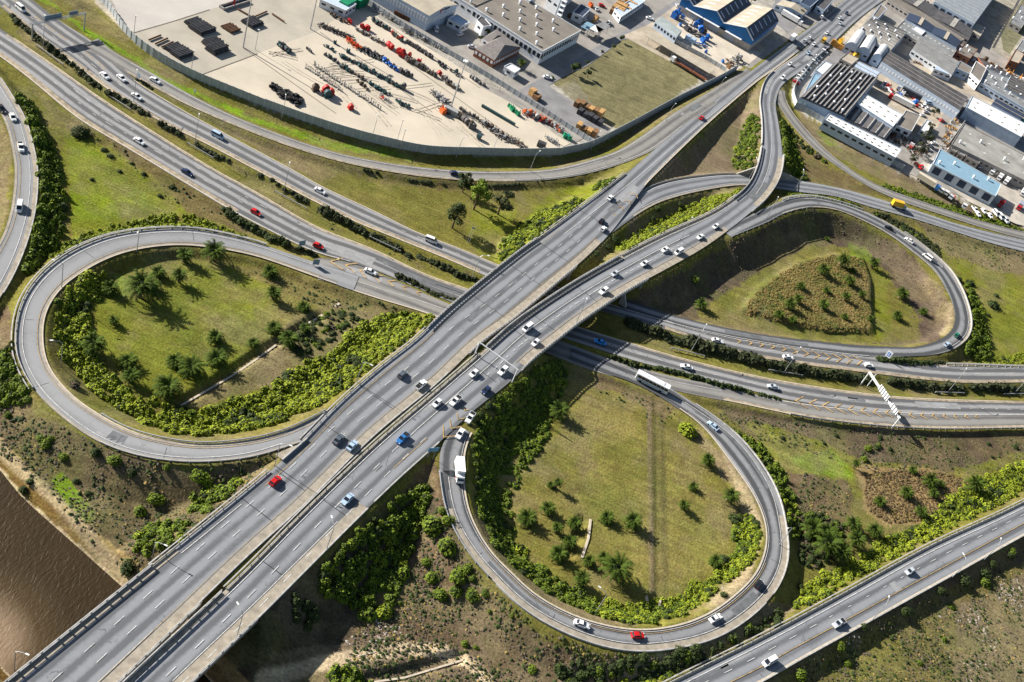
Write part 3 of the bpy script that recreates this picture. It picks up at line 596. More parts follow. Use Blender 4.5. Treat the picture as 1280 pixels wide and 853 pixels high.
chevrons([(800,238),(790,247),(775,262),(765,272)],2.2,.5,4,6.3+.9,mb,-1)
chevrons([(966,134),(970,122),(974,112)],1.0,.6,3,4.2,mb,1)
setp(mb.ob('chevron_marking',M_yel),kind='structure')
# bridge joints and tar seams across the decks
mb=MB()
for rn,pts in (('LC',[(335,655),(440,560),(475,503),(613,387),(658,346),(745,275),(700,325),(375,615)]),('RC',[(150,905),(350,720),(437,650),(610,470),(682,404),(660,425),(735,372)]),('HL',[(205,560),(150,545),(60,480),(40,400),(110,315),(240,297)]),('IL',[(600,690),(690,772),(830,800),(900,780),(970,700)])):
    r=RD[rn]
    for x,y in pts:
        i=at(r,x,y); i=min(max(i,1),len(r.C)-2); T=r.T[i]; 
        a=r.C[i,:2]+r.N[i]*(r.W[i]-.6); b=r.C[i,:2]-r.N[i]*(r.W[i]-2.6); z=r.C[i,2]+ZO[rn]+.014
        q_=.12 if rn in('LC','RC') else .07; mb.add([(*(a-T*q_),z),(*(a+T*q_),z),(*(b+T*q_),z),(*(b-T*q_),z)],[(0,1,2,3)])
me=mb.me('deck_joint',M_tar)
setp(ob('deck_joint',me),kind='structure')
# resurfaced rectangles and sealed strips
for nm_,mm_,cnt,seed_ in (('road_repair',mat('repair_dark',(.13,.135,.14),.85,.2,.3),34,5),('road_repair',mat('repair_pale',(.27,.27,.27),.85,.15,.3),30,9)):
    g_=random.Random(seed_); mb=MB()
    for _ in range(cnt):
        rn=g_.choice(['LC','LC','RC','RC','FN','FS','HL','IL','JR','DL','KS','GS']); r=RD[rn]; i=g_.randrange(5,len(r.C)-40); n_=g_.choice([2,3,5,8,14,24]); j=min(i+n_,len(r.C)-3); w_=2*r.W[i]; a_=g_.uniform(1.5,max(2,w_-6)); b_=a_+g_.choice([.5,.9,1.8,3.2])
        if b_>w_-1.5: continue
        V,Fq,uv=ribbon(r,i,j,('L',a_),('L',b_),.010); mb.add(V.tolist(),fq_tuples(Fq))
    setp(mb.ob(nm_,mm_),kind='structure')
# ------------------------------------------------------------------ bridges
def deck_mb(r,i0,i1,ov,z0,z1):
    idx=np.arange(i0,i1+1); secs=[]
    for i in idx:
        c=r.C[i]; n=r.N[i]; w_=r.W[i]+ov; w2=w_-2.2
        secs.append([(*(c[:2]+n*w_),c[2]+z1),(*(c[:2]-n*w_),c[2]+z1),(*(c[:2]-n*w_),c[2]+z1-.45),(*(c[:2]-n*w2),c[2]+z0),(*(c[:2]+n*w2),c[2]+z0),(*(c[:2]+n*w_),c[2]+z1-.45)])
    return MB().sect(secs)
def para(mb_wall,r,i0,i1,side,off,z0,z1,t):
    idx=np.arange(i0,i1+1); secs=[]
    for i in idx:
        c=r.C[i]; n=r.N[i]*(1 if side=='L' else -1); w_=r.W[i]+off
        secs.append([(*(c[:2]+n*w_),c[2]+z0),(*(c[:2]+n*(w_-t)),c[2]+z0),(*(c[:2]+n*(w_-t)),c[2]+z1),(*(c[:2]+n*w_),c[2]+z1)])
    return mb_wall.sect(secs)
def bridge(rn,p0,p1,label,piers,spc,sides='LR',lowL=False):
    r=RD[rn]; i,j=rng(r,p0,p1); c=r.C[(i+j)//2]
    base_=empty('road_bridge',(0,0,0)); setp(base_,label,'bridge','bridges carrying the highway')
    deck_mb(r,i,j,.5,-1.5,-.03).ob('deck',M_rail,base_)
    for s in sides:
        if rn=='LC' and s=='R' and p0[0]<0: hh=.9
        pa=MB(); para(pa,r,i,j,s,.45,0,.8,.35); q=pa.ob('parapet',M_rail,base_)
        rl=MB(); para(rl,r,i,j,s,.40,1.2,1.5,.26); rl.ob('rail',M_rail,q)
        S=np.arange(r.s[i]+.5,r.s[j],spc); pm=MB().box((0,0,.95),(.5,.36,.9)).me('post',M_rail)
        if len(S)>98: S=S[:98]
        for sv in S:
            k=min(int(np.searchsorted(r.s,sv)),len(r.C)-1); n=r.N[k]*(1 if s=='L' else -1); p=r.C[k,:2]+n*(r.W[k]+.27)
            o=ob('post',pm,q,(p[0],p[1],r.C[k,2])); o.rotation_euler=(0,0,math.atan2(r.T[k,1],r.T[k,0]))
    for x,y in piers:
        k=at(r,x,y); c=r.C[k]; gz=float(hz(c[0],c[1])) ; wv=r.W[k]-2.0; n=r.N[k]; rz=math.atan2(n[1],n[0])
        MB().box((c[0],c[1],(c[2]-1.5+gz-1)/2),(2*wv,.9,c[2]-1.5-gz+1),rz).box((c[0],c[1],c[2]-1.75),(2*wv+2,1.5,.6),rz).ob('pier',M_concd,base_)
    return base_
bridge('LC',(-60,930),(222,735),'wide concrete bridge over the brown river at the lower left corner',[(40,870),(120,806)],3.4)
bridge('RC',(60,960),(292,755),'concrete bridge beside the river bridge, right hand deck with pale walkway',[(150,900),(235,820)],3.4)
bridge('LC',(557,422),(692,313),'concrete bridge over the freeway, left hand deck of the pair',[(600,388),(632,362),(660,340)],1.5)
bridge('RC',(640,460),(795,342),'concrete bridge over the freeway, right hand deck carrying the queue of cars',[(690,420),(722,396),(757,366)],1.5)
bridge('RC',(930,258),(966,190),'short curved bridge over the ramp road near the upper right',[],1.5)
# wing walls of the short bridge
def wall_prism(pts,z0,z1,t,name,m,label,cat,group=None,parent=None):
    mb=MB()
    for (a,b) in zip(pts[:-1],pts[1:]):
        a=Vector(a[:2]);b=Vector(b[:2]); d=(b-a); n=Vector((-d.y,d.x)).normalized()*t/2
        mb.prism([a+n,b+n,b-n,a-n],z0,z1)
    o=mb.ob(name,m,parent)
    return setp(o,label,cat,group)
# abutment faces
def abut(rn,x,y,label,z0=0.5,tz=-1.5):
    r=RD[rn]; k=at(r,x,y); c=r.C[k]; rz=math.atan2(r.N[k][1],r.N[k][0])
    o=MB().box((c[0],c[1],(z0+c[2]+tz)/2),(2*r.W[k]+1.0,.8,c[2]+tz-z0),rz).ob('abutment_wall',M_concd)
    setp(o,label,'abutment wall','abutments of the bridges')
abut('LC',566,415,'concrete abutment under the lower end of the left freeway bridge')
abut('LC',686,318,'concrete abutment under the upper end of the left freeway bridge')
abut('RC',652,450,'concrete abutment under the lower end of the right freeway bridge')
abut('RC',790,346,'concrete abutment under the upper end of the right freeway bridge')
abut('RC',941,245,'concrete abutment on the lower side of the short curved bridge')
abut('RC',962,206,'concrete abutment on the upper side of the short curved bridge')
for pts,lab in (([(921,217,2,2.2),(947,208,2,7)],'triangular concrete wing wall left of the short curved bridge'),([(975,213,2,7),(999,225,2,2.4)],'triangular concrete wing wall right of the short curved bridge'),
                ([(781,364,1.5,7.5),(783,383,1.5,2.5)],'concrete wing wall under the right edge of the freeway bridge')):
    a=P(pts[0][0],pts[0][1],pts[0][3]);b=P(pts[1][0],pts[1][1],pts[1][3]); d=Vector(b-a); n=Vector((-d.y,d.x,0)).normalized()*.3
    A=Vector(a);B=Vector(b);mb=MB(); mb.add([A+n,B+n,(B.x+n.x,B.y+n.y,.8),(A.x+n.x,A.y+n.y,.8),A-n,B-n,(B.x-n.x,B.y-n.y,.8),(A.x-n.x,A.y-n.y,.8)],[(0,1,2,3),(7,6,5,4),(0,4,5,1),(1,5,6,2),(2,6,7,3),(3,7,4,0)])
    setp(mb.ob('wing_wall',M_concd),lab,'wing wall','wing walls of the bridges')
# ------------------------------------------------------------------ guard rails and low barriers
def guard(rn,side,p0,p1,label,off=.35,h=.8,style='rail',spc=4.0):
    r=RD[rn]; i,j=rng(r,p0,p1)
    mb=MB()
    if style=='rail': para(mb,r,i,j,side,off,h-.38,h,.18)
    elif style=='double': para(mb,r,i,j,side,off,h-.3,h,.22); para(mb,r,i,j,side,off+1.0,.1,.35,.3)
    else: para(mb,r,i,j,side,off,-.2,h,.35)
    if style!='wall':
        for sv in np.arange(r.s[i],r.s[j],spc):
            k=min(int(np.searchsorted(r.s,sv)),len(r.C)-1); n=r.N[k]*(1 if side=='L' else -1); p=r.C[k,:2]+n*(r.W[k]+off-.1)
            mb.box((p[0],p[1],r.C[k,2]+h/2-.2),(.3,.3,h+.4),math.atan2(r.T[k,1],r.T[k,0]))
    o=mb.ob('guard_rail' if style!='wall' else 'concrete_barrier',M_steel if style=='rail' else M_rail)
    setp(o,label,'guard rail' if style!='wall' else 'barrier','barriers along the road edges')
guard('LC','L',(222,735),(350,597),'double guard rail along the left road edge above the scrubby bank',style='double')
guard('LC','L',(385,550),(557,422),'double guard rail between the wide highway and the bright green thicket',style='double')
guard('LC','L',(693,313),(790,222),'guard rail on the left highway edge beyond the freeway bridge',style='double')
guard('RC','L',(300,745),(606,445),'long low barrier along the dark gap between the two carriageways',style='double',off=.1)
guard('RC','L',(795,335),(930,248),'dark low barrier beside the bushy strip above the freeway bridge',style='double')
guard('RC','L',(952,186),(975,95),'curved wall along the left side of the climbing road, upper right',style='wall',h=.9)
guard('LC','R',(250,770),(560,478),'low kerb wall along the median side of the left carriageway',style='wall',h=.35,off=-.1)
guard('HL','L',(370,556),(130,553),'thin rail along the lower outside edge of the left loop',style='rail')
guard('HL','L',(50,485),(330,312),'guard rail curving round the outside of the left loop, upper part',style='double',off=.4)
guard('HL','R',(410,518),(120,515),'rail on the inner side of the left loop beside the thicket',style='rail')
guard('IL','L',(556,590),(612,722),'pale rail on the outer left side of the lower loop',style='rail')
guard('IL','L',(620,730),(960,755),'pale low wall round the bottom of the lower loop',style='wall',h=.5,off=.2)
guard('IL','L',(965,745),(870,505),'pale low wall round the right side of the lower loop',style='wall',h=.6,off=.2)
guard('DL','L',(985,250),(1080,264),'dark rail along the top of the upper right loop',style='double')
guard('DL','L',(1130,293),(1190,438),'pale curved wall on the outside of the upper right loop',style='wall',h=.8,off=.2)
guard('DL','R',(905,297),(1010,262),'low rail above the shaded bank of the upper right loop',style='rail')
guard('JR','L',(700,930),(1330,603),'dark double guard rail along the left edge of the lower right highway',style='double')
guard('JR','R',(800,930),(1340,632),'pale low wall along the right edge of the lower right highway',style='wall',h=.45,off=.3)
guard('LR','R',(0,90),(0,370),'pale low wall along the right edge of the side road at the far left',style='wall',h=.35,off=.2)
guard('GS','R',(985,517),(1290,535),'thin rail along the lower edge of the freeway at the right',style='rail',h=.7)
guard('RC','R',(300,800),(455,640),'low wall along the right edge of the right carriageway at the bottom',style='wall',h=.6,off=.3)
guard('RC','R',(465,632),(545,558),'short pale wall beside the dark trees left of the lower loop',style='wall',h=.5,off=.2)
guard('ER','L',(803,238),(925,219),'thin rail along the upper edge of the curving ramp road',style='rail',h=.6)
guard('FN','L',(1190,458),(1290,460),'short guard rail beside the hedge and green bank at the right',style='double')
def med_rail(p,q,label,z=.7):
    a=G(*p);b=G(*q); mb=MB(); n=max(2,int((b-a).length/3)); rz=math.atan2(b.y-a.y,b.x-a.x)
    mid=(a+b)/2; mb.box((mid.x,mid.y,max(a.z,b.z)+.8),((b-a).length,.2,.38),rz)
    for k in range(n+1):
        c=a.lerp(b,k/n); mb.box((c.x,c.y,c.z+.35),(.2,.2,1.0),rz)
    setp(mb.ob('guard_rail',M_steel),label,'guard rail','short guard rails in the freeway median')
med_rail((45,58),(79,83),'short pale rail in the median right below the left sign gantry')
med_rail((135,121),(163,139),'short pale rail in the median below the pair of white cars, upper left')
med_rail((234,181),(266,200),'short pale rail in the median below the white minibus')
med_rail((343,241),(383,263),'short rail in the median directly left of the sedan under the wide grass wedge')
med_rail((461,298),(500,316),'short green grey rail in the median left of the freeway bridge')
med_rail((960,464),(1002,471),'short rail at the foot of the lamp above the chevrons, right of the bridge')
med_rail((838,437),(880,447),'short rail hidden at the hedge just right of the bridge shadow')
med_rail((1168,492),(1204,493),'short rail at the lamp foot right of the big sign gantry')
med_rail((1254,494),(1290,494),'short rail in the median at the right border')
# ditch wall strips
def cwall(pts,w_,h,label,name='drain_wall',m=M_kerb):
    q=[G(a,b) for a,b in pts]; mb=MB()
    for a,b in zip(q[:-1],q[1:]):
        d=(b-a);d.z=0;n=Vector((-d.y,d.x,0)).normalized()*w_/2
        mb.add([a+n+Vector((0,0,h)),b+n+Vector((0,0,h)),b-n+Vector((0,0,h)),a-n+Vector((0,0,h)),a+n-Vector((0,0,1.5)),b+n-Vector((0,0,1.5)),b-n-Vector((0,0,1.5)),a-n-Vector((0,0,1.5))],[(3,2,1,0),(0,1,5,4),(1,2,6,5),(2,3,7,6),(3,0,4,7)])
    setp(mb.ob(name,m),label,'drain wall','concrete drain walls')
cwall([(226,508),(262,487),(288,472),(322,449),(345,432)],.6,.35,'pale concrete drain edge crossing the green inside the left loop')
cwall([(378,408),(396,399),(424,380)],.8,.3,'pale drain edge in the rough patch near the freeway bridge')
cwall([(727,698),(735,674),(738,650)],.7,.35,'short pale concrete channel wall inside the lower loop')
cwall([(455,855),(505,848),(578,826)],.5,.3,'pale concrete edge of the sunken channel at the bottom')
cwall([(824,752),(823,760)],.5,1.0,'right one of two small white culvert walls at the bottom of the loop')
cwall([(807,747),(808,754)],.5,1.0,'left one of two small white culvert walls at the bottom of the loop')
v_=[tuple(P(a_,b_,8.3)) for a_,b_ in ((344,568),(362,560),(381,552),(368,562),(353,575))]
setp(ob('gore_concrete',mesh('gore_concrete',v_,[tuple(range(5))],M_conc)),kind='structure')
a_=Vector(P(383,550,8.0));b_=Vector(P(352,577,8.0)); d_=b_-a_
setp(MB().box((a_+b_)/2+Vector((0,0,.45)),(d_.length,.4,.95),math.atan2(d_.y,d_.x)).ob('concrete_barrier',M_rail),'short straight barrier at the concrete nose where the left loop leaves','barrier','barriers along the road edges')
cwall([(448,820),(470,815)],.3,.1,'faint concrete strip above the sunken channel')
# ------------------------------------------------------------------ vegetation
M_leaf=mat('bush_leaf',(.15,.205,.014),.7,.3,.35,spec=.15,col2=(.06,.095,.008),detail=4)
M_leafd=mat('dark_bush_leaf',(.048,.072,.014),.75,.3,.5,spec=.2,col2=(.022,.032,.009))
M_leafb=mat('bright_leaf',(.27,.315,.018),.7,.3,.3,spec=.15,col2=(.14,.18,.012),detail=5)
M_hedge=mat('hedge_leaf',(.052,.062,.024),.8,.3,.5,spec=.15,col2=(.026,.032,.014))
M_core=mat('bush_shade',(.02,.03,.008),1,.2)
M_palm=mat('palm_frond',(.068,.105,.012),.8,.3,.6,spec=.08,col2=(.035,.055,.01)); M_trunk=mat('bark',(.13,.095,.06),.95,.3,2)
M_dryf=mat('dead_frond',(.20,.14,.075),.9,.3,1)
M_grey=mat('grey_scrub',(.14,.105,.07),.95,.3,.8,col2=(.07,.06,.04)); M_straw=mat('straw_tuft',(.33,.22,.075),.95,.3,.12,col2=(.17,.15,.035)); M_gtuft=mat('green_tuft',(.10,.14,.02),.9,.3,.8,col2=(.05,.07,.015))
M_reed=mat('brown_reed',(.27,.175,.08),.95,.3,.3,col2=(.15,.10,.045))
M_rockm=mat('pale_rock',(.36,.315,.265),.95,.2,.8)
def leafball(n,rx,rz,leaf,seed,lump=.3,low=-.1,cen=(0,0,0)):
    g=np.random.default_rng(seed)
    v=g.normal(size=(n,3)); v/=np.linalg.norm(v,axis=1)[:,None]; v[:,2]=np.where(v[:,2]<low,-v[:,2]*.6,v[:,2])
    f=g.normal(size=(5,3)); f/=np.linalg.norm(f,axis=1)[:,None]
    bump=np.clip((v@f.T)-.55,0,1).max(1)*1.6*lump+1-lump*.5
    rad=bump*g.uniform(.72,1.03,n)
    c=v*rad[:,None]*np.array([rx,rx,rz])+np.array(cen)
    nn=v+np.array([0,0,.55])+g.normal(size=(n,3))*.42; nn/=np.linalg.norm(nn,axis=1)[:,None]
    u=np.cross(nn,g.normal(size=(n,3))); u/=np.linalg.norm(u,axis=1)[:,None]; w_=np.cross(nn,u)
    s=leaf*g.uniform(.6,1.3,n)[:,None]; w2=w_*.75
    V=np.stack([c-u*s-w2*s*.3,c+w2*s*-.9,c+u*s+w2*s*.2,c+w2*s],1).reshape(-1,3); Fq=np.arange(4*n).reshape(n,4)
    return V.astype(np.float32),Fq
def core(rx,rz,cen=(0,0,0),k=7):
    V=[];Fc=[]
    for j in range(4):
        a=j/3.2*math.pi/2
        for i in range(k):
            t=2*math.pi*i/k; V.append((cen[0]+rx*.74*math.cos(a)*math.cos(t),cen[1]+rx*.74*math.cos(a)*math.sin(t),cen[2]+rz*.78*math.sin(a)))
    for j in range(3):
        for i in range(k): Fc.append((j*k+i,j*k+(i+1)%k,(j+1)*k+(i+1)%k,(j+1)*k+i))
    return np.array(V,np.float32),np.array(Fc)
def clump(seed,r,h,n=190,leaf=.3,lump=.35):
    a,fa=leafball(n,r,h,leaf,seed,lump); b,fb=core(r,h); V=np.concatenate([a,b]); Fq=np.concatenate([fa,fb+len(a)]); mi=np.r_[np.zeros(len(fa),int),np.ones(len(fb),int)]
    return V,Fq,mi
CL=[clump(100+i,1.0,.85,170,.19) for i in range(6)]
CLs=[clump(120+i,1.0,.85,90,.26) for i in range(5)]
def thicket(poly,name,m,label,sp=1.7,size=(1.1,2.0),hgt=(1.0,1.8),kind='stuff',cat='bushes',dens=1.0,grp=None,avoid=1.6,small=False,crisp=False):
    xs=[p[0] for p in poly];ys=[p[1] for p in poly]
    pts=[P(a,b,2)[:2] for a,b in poly]; wx=[p[0] for p in pts];wy=[p[1] for p in pts]
    X,Y=np.meshgrid(np.arange(min(wx),max(wx),sp),np.arange(min(wy),max(wy),sp)); X=X.ravel()+RNG.uniform(-.5,.5,X.size)*sp;Y=Y.ravel()+RNG.uniform(-.5,.5,Y.size)*sp
    Z=hz(X,Y); px,py=PJ(X,Y,Z+.5); jt=0 if crisp else 4
    ok=inpoly(px+(fbm(X,Y,6,7)-.5)*jt*2,py+(fbm(X,Y,6,17)-.5)*jt*2,poly)&(RNG.random(X.size)<dens)
    ok&=roadclear(X,Y,avoid)
    X,Y,Z=X[ok],Y[ok],Z[ok]
    if len(X)==0: return
    VV=[];FF=[];MM=[];n=0; src=CLs if small else CL
    for x,y,z in zip(X,Y,Z):
        V,Fq,mi=src[RNG.integers(len(src))]; big=fbm(np.array([x]),np.array([y]),8,3)[0]; sp_=fbm(np.array([x]),np.array([y]),7,63)[0]+RNG.uniform(-.16,.16)
        if RNG.random()<.06 or fbm(np.array([x]),np.array([y]),5,83)[0]<.27: continue
        mi=np.where(mi==0,0 if sp_<.68 else (2 if sp_<.76 else 3),1)
        s=RNG.uniform(size[0]*.6,size[1])*(.7+.5*big); hh=RNG.uniform(*hgt)*(.6+.8*big); a=RNG.uniform(0,6.28); c,s_=math.cos(a),math.sin(a)
        W_=np.stack([V[:,0]*c-V[:,1]*s_,V[:,0]*s_+V[:,1]*c,V[:,2]],1)*np.array([s,s,hh])+np.array([x,y,z-.15])
        VV.append(W_);FF.append(Fq+n);MM.append(mi);n+=len(V)
    me=mesh(name,np.concatenate(VV),np.concatenate(FF),[m,M_core,M_leaf if m is M_leafb else (M_gtuft if m is M_straw else M_reed if m is M_reed else M_leafb if m is M_leaf else M_leaf),M_straw if m in (M_reed,M_straw) else M_leafd if m is not M_leafd else M_grey],np.concatenate(MM))
    o=ob(name,me); setp(o,label,cat,grp,kind if kind else None); return o
_rc=np.concatenate([np.c_[r.C[:,:2],r.W] for k,r in RD.items()]); _brm=np.concatenate([r.br for r in RD.values()])
kdr=KDTree(len(_rc))
for i,c in enumerate(_rc): kdr.insert((c[0],c[1],0),i)
kdr.balance()
def roadclear(X,Y,m_):
    o=np.ones(len(X),bool)
    for i,(x,y) in enumerate(zip(X,Y)):
        for c,j,d in kdr.find_range((x,y,0),m_+12.0):
            if d<_rc[j,2]+m_: o[i]=False; break
    return o
T=[ # name, poly, material, size, height, label, cat
 ([(24,118),(34,128),(52,165),(74,205),(80,250),(78,290),(62,320),(44,338),(30,334),(34,318),(46,280),(50,225),(46,190),(36,150),(24,130)],M_leaf,1.9,(1.5,2.6),(2.6,4.2),'tall dense green bushes along the side road at the far left'),
 ([(62,322),(78,305),(110,290),(140,281),(190,268),(240,268),(280,280),(304,292),(306,298),(276,292),(237,285),(187,285),(140,292),(100,307),(75,325)],M_leafb,1.6,(.9,1.5),(1.1,1.9),'low hedge of bushes over the top outside edge of the left loop'),
 ([(85,352),(110,340),(130,342),(128,362),(112,385),(108,415),(118,445),(140,468),(170,490),(215,505),(240,515),(262,508),(285,500),(320,492),(350,470),(395,448),(425,435),(440,412),(462,400),(500,390),(538,392),(540,400),(500,432),(470,455),(440,482),(405,503),(370,520),(325,536),(250,544),(215,541),(178,530),(150,513),(120,492),(95,466),(76,440),(66,415),(66,395),(78,372)],M_leafb,1.7,(1.2,2.1),(1.5,2.7),'wide bright green thicket curving round inside the left loop'),
 ([(622,318),(628,303),(650,278),(690,258),(728,247),(735,252),(715,270),(690,288),(655,314),(630,330)],M_leafb,1.7,(1.2,2.0),(1.4,2.4),'bright green thicket against the upper left side of the freeway bridge'),
 ([(735,240),(745,229),(770,221),(775,226),(760,238),(745,246)],M_leaf,1.7,(1.2,1.8),(1.4,2.2),'small patch of bushes beside the guard rail beyond the freeway bridge'),
 ([(765,318),(780,300),(805,284),(830,271),(880,247),(920,238),(930,230),(926,243),(890,262),(830,290),(790,312),(772,322)],M_leafb,1.6,(1.1,1.8),(1.2,2.0),'bright green bush strip between the ramp road and the queue of cars'),
 ([(917,206),(922,175),(935,150),(947,138),(950,165),(949,200),(938,214),(922,214)],M_leaf,1.8,(1.2,2.0),(1.2,2.2),'green bushes left of the climbing road in the upper right'),
 ([(977,150),(984,162),(996,185),(1002,210),(1008,226),(1000,226),(984,208),(979,195),(978,170)],M_leaf,1.8,(1.4,2.2),(2.4,4.0),'tall dark green bushes right of the climbing road in the upper right'),
 ([(984,152),(993,160),(1012,180),(1038,203),(1054,214),(1048,214),(1024,200),(1003,183),(988,166)],M_leafd,1.6,(1.1,1.7),(1.2,2.0),'thin bush strip on the lower side of the service road'),
 ([(1108,230),(1160,246),(1200,260),(1240,273),(1290,290),(1290,298),(1235,282),(1180,264),(1130,248),(1106,238)],M_leaf,1.6,(1.1,1.7),(1.0,1.8),'long straight bush strip between the service road and the truck yard'),
 ([(1084,262),(1110,266),(1145,285),(1172,306),(1180,324),(1160,310),(1135,293),(1112,278)],M_hedge,1.5,(1.0,1.6),(.9,1.5),'olive scrub strip outside the upper right loop under the yellow truck'),
 ([(975,242),(1000,235),(1040,243),(1078,256),(1075,262),(1046,252),(1010,246),(985,248)],M_leaf,1.5,(.9,1.4),(.9,1.4),'bushes at the top of the upper right loop beside the bridge'),
 ([(600,520),(612,500),(640,478),(672,455),(700,448),(712,460),(705,490),(690,515),(684,545),(655,590),(638,625),(640,665),(665,700),(705,725),(740,742),(752,758),(800,762),(848,748),(875,728),(910,712),(920,690),(915,665),(930,640),(948,648),(952,672),(938,700),(920,718),(888,738),(860,768),(800,779),(745,771),(690,747),(650,714),(618,682),(600,645),(592,600),(592,560)],M_leaf,1.7,(1.1,1.9),(.9,1.9),'thicket following the inner edge of the lower loop'),
 ([(872,740),(905,705),(925,690),(918,662),(932,640),(950,652),(951,682),(938,706),(915,726),(885,746)],M_leafb,1.5,(1.1,1.9),(1.2,2.2),'bright bushes at the lower right inside edge of the lower loop'),
 ([(740,748),(800,755),(850,742),(876,722),(902,736),(860,768),(800,778),(745,770)],M_leafb,1.6,(1.1,1.8),(1.1,1.9),'bright bushes along the bottom inside edge of the lower loop'),
 ([(912,530),(935,553),(962,590),(985,640),(990,672),(1003,668),(998,630),(975,585),(945,545)],M_leaf,1.8,(1.2,1.9),(1.6,2.8),'tall bushes hugging the outside right edge of the lower loop'),
 ([(988,762),(1000,738),(1040,712),(1075,694),(1110,672),(1150,655),(1175,632),(1200,610),(1240,590),(1290,575),(1290,606),(1240,635),(1180,664),(1120,697),(1060,728),(1012,756)],M_leafb,1.8,(1.2,2.1),(1.3,2.3),'long bright thicket above the lower right highway'),
 ([(690,832),(760,822),(860,815),(930,790),(962,765),(985,755),(972,785),(940,792),(900,806),(868,828),(835,848),(770,856),(700,856)],M_leafd,2.1,(1.2,2.3),(1.2,2.4),'dark olive scrub between the lower loop and the highway'),
 ([(395,722),(430,684),(462,652),(500,622),(528,606),(540,620),(526,655),(515,690),(500,735),(482,768),(455,772),(430,745),(405,745)],M_leaf,1.9,(1.3,2.3),(1.6,3.4),'tall trees and bushes in the bridge shade left of the lower loop'),
 ([(-15,435),(14,428),(28,470),(40,490),(24,505),(-15,505)],M_leaf,1.8,(1.3,2.0),(1.8,2.8),'bushes at the left border beside the left loop'),
 ([(238,622),(262,611),(298,598),(306,604),(278,630),(252,650),(236,645)],M_leaf,1.7,(1.2,1.9),(1.4,2.4),'bright bush strip above the river bridge, next to its rail'),
 ([(165,672),(195,655),(228,648),(240,660),(225,680),(190,692),(170,690)],M_leaf,1.8,(1.3,2.1),(1.6,2.6),'clump of bushes on the bank above the river bridge'),
 ([(1208,350),(1222,372),(1235,410),(1240,440),(1225,452),(1205,444),(1216,420),(1217,395)],M_leaf,1.8,(1.3,2.1),(2.2,3.6),'tall bushes outside the tip of the upper right loop'),
 ([(1212,456),(1238,448),(1290,438),(1290,456),(1225,458)],M_leafb,1.5,(.9,1.4),(.8,1.3),'low bright bushes above the freeway at the right border'),
 ([(318,755),(345,715),(372,692),(388,705),(380,740),(400,775),(385,785),(350,770)],M_leafd,2.2,(1.3,2.2),(1.2,2.6),'sparse dark bushes in the shade below the right carriageway'),
 ([(400,846),(420,832),(445,832),(462,846),(465,860),(400,860)],M_leaf,1.6,(1.3,1.9),(1.8,2.6),'round leafy clump at the bottom border'),
 ([(775,848),(830,842),(825,860),(770,860)],M_leafb,1.6,(1.0,1.6),(1.0,1.6),'low bright bush patch at the bottom border under the loop'),
 ([(928,390),(950,360),(1000,328),(1040,318),(1075,322),(1086,350),(1090,415),(1030,413),(960,398)],M_straw,1.0,(.6,1.0),(.35,.75),'raised bed of straw coloured reeds inside the upper right loop'),
 ([(1080,590),(1120,585),(1200,592),(1225,610),(1180,645),(1110,655),(1085,640)],M_reed,1.0,(.6,1.0),(.35,.8),'brown reed bed between the freeway bank and the lower right highway'),
 ([(995,640),(1030,640),(1060,655),(1050,690),(1020,715),(1000,700)],M_leafd,1.9,(1.1,1.8),(1.2,2.2),'dark undergrowth below the palm cluster right of the lower loop'),
 ([(380,395),(425,380),(460,392),(430,420),(390,440),(360,440)],M_leafd,2.2,(1.0,1.7),(.8,1.5),'mixed low scrub in the rough patch near the freeway bridge'),
 ([(1165,640),(1188,622),(1225,622),(1210,640),(1175,655)],M_leafd,1.8,(1.0,1.6),(.9,1.5),'low undergrowth beside the fan palm near the lower right highway'),
 ([(60,360),(76,350),(90,352),(75,385),(62,400)],M_leaf,1.8,(1.2,1.8),(1.6,2.4),'bushes at the upper left inside edge of the left loop'),
]
for poly,m,sp,sz,hg,lab in T:
    thicket(poly,'shrub_thicket' if m not in (M_straw,M_reed) else 'reed_bed',m,lab,sp*.88,sz,hg,avoid=1.2)
# hedges between the carriageways: one thing each
def hedge(pts,w_,h,m,label,gap=.08):
    q=[G(a,b) for a,b in catmull(pts,3.0)]; L_=[];VV=[];FF=[];MM=[];n=0
    for a,b in zip(q[:-1],q[1:]):
        d=(b-a).length; k=max(1,int(d/(w_*.42)))
        for j in range(k):
            if fbm(np.array([a.x]),np.array([a.y]),5,77)[0]<gap+.2 or RNG.random()<gap: continue
            p=a.lerp(b,j/k); V,Fq,mi=CLs[RNG.integers(5)]; s=w_*.5*RNG.uniform(.8,1.35); hh=h*RNG.uniform(.7,1.2)*(.6+.8*vn(np.array([p.x]),np.array([p.y]),6,9)[0]); t=RNG.uniform(0,6.28);c,s_=math.cos(t),math.sin(t)
            x=p.x+RNG.uniform(-.2,.2)*w_;y=p.y+RNG.uniform(-.2,.2)*w_
            VV.append(np.stack([V[:,0]*c-V[:,1]*s_,V[:,0]*s_+V[:,1]*c,V[:,2]],1)*np.array([s,s,hh])+np.array([x,y,p.z-.1]));FF.append(Fq+n);MM.append(mi);n+=len(V)
    setp(ob('hedge',mesh('hedge',np.concatenate(VV),np.concatenate(FF),[m,M_core],np.concatenate(MM))),label,'hedge','hedges in the road medians')
hedge([(15,20),(40,42),(60,58),(80,74),(96,86)],2.4,2.2,M_hedge,'dark median hedge under the sign gantry at the top left')
hedge([(98,88),(112,100),(135,116),(160,128),(185,145)],2.2,1.8,M_hedge,'dark median hedge left of the three white cars, upper left')
hedge([(200,155),(225,168),(240,176),(262,190),(290,204)],2.0,1.7,M_hedge,'patchy median hedge below the white minibus, upper left',.2)
hedge([(322,217),(345,229),(365,242),(392,256)],2.2,1.6,M_hedge,'patchy median hedge left of the sedan in the upper carriageway',.2)
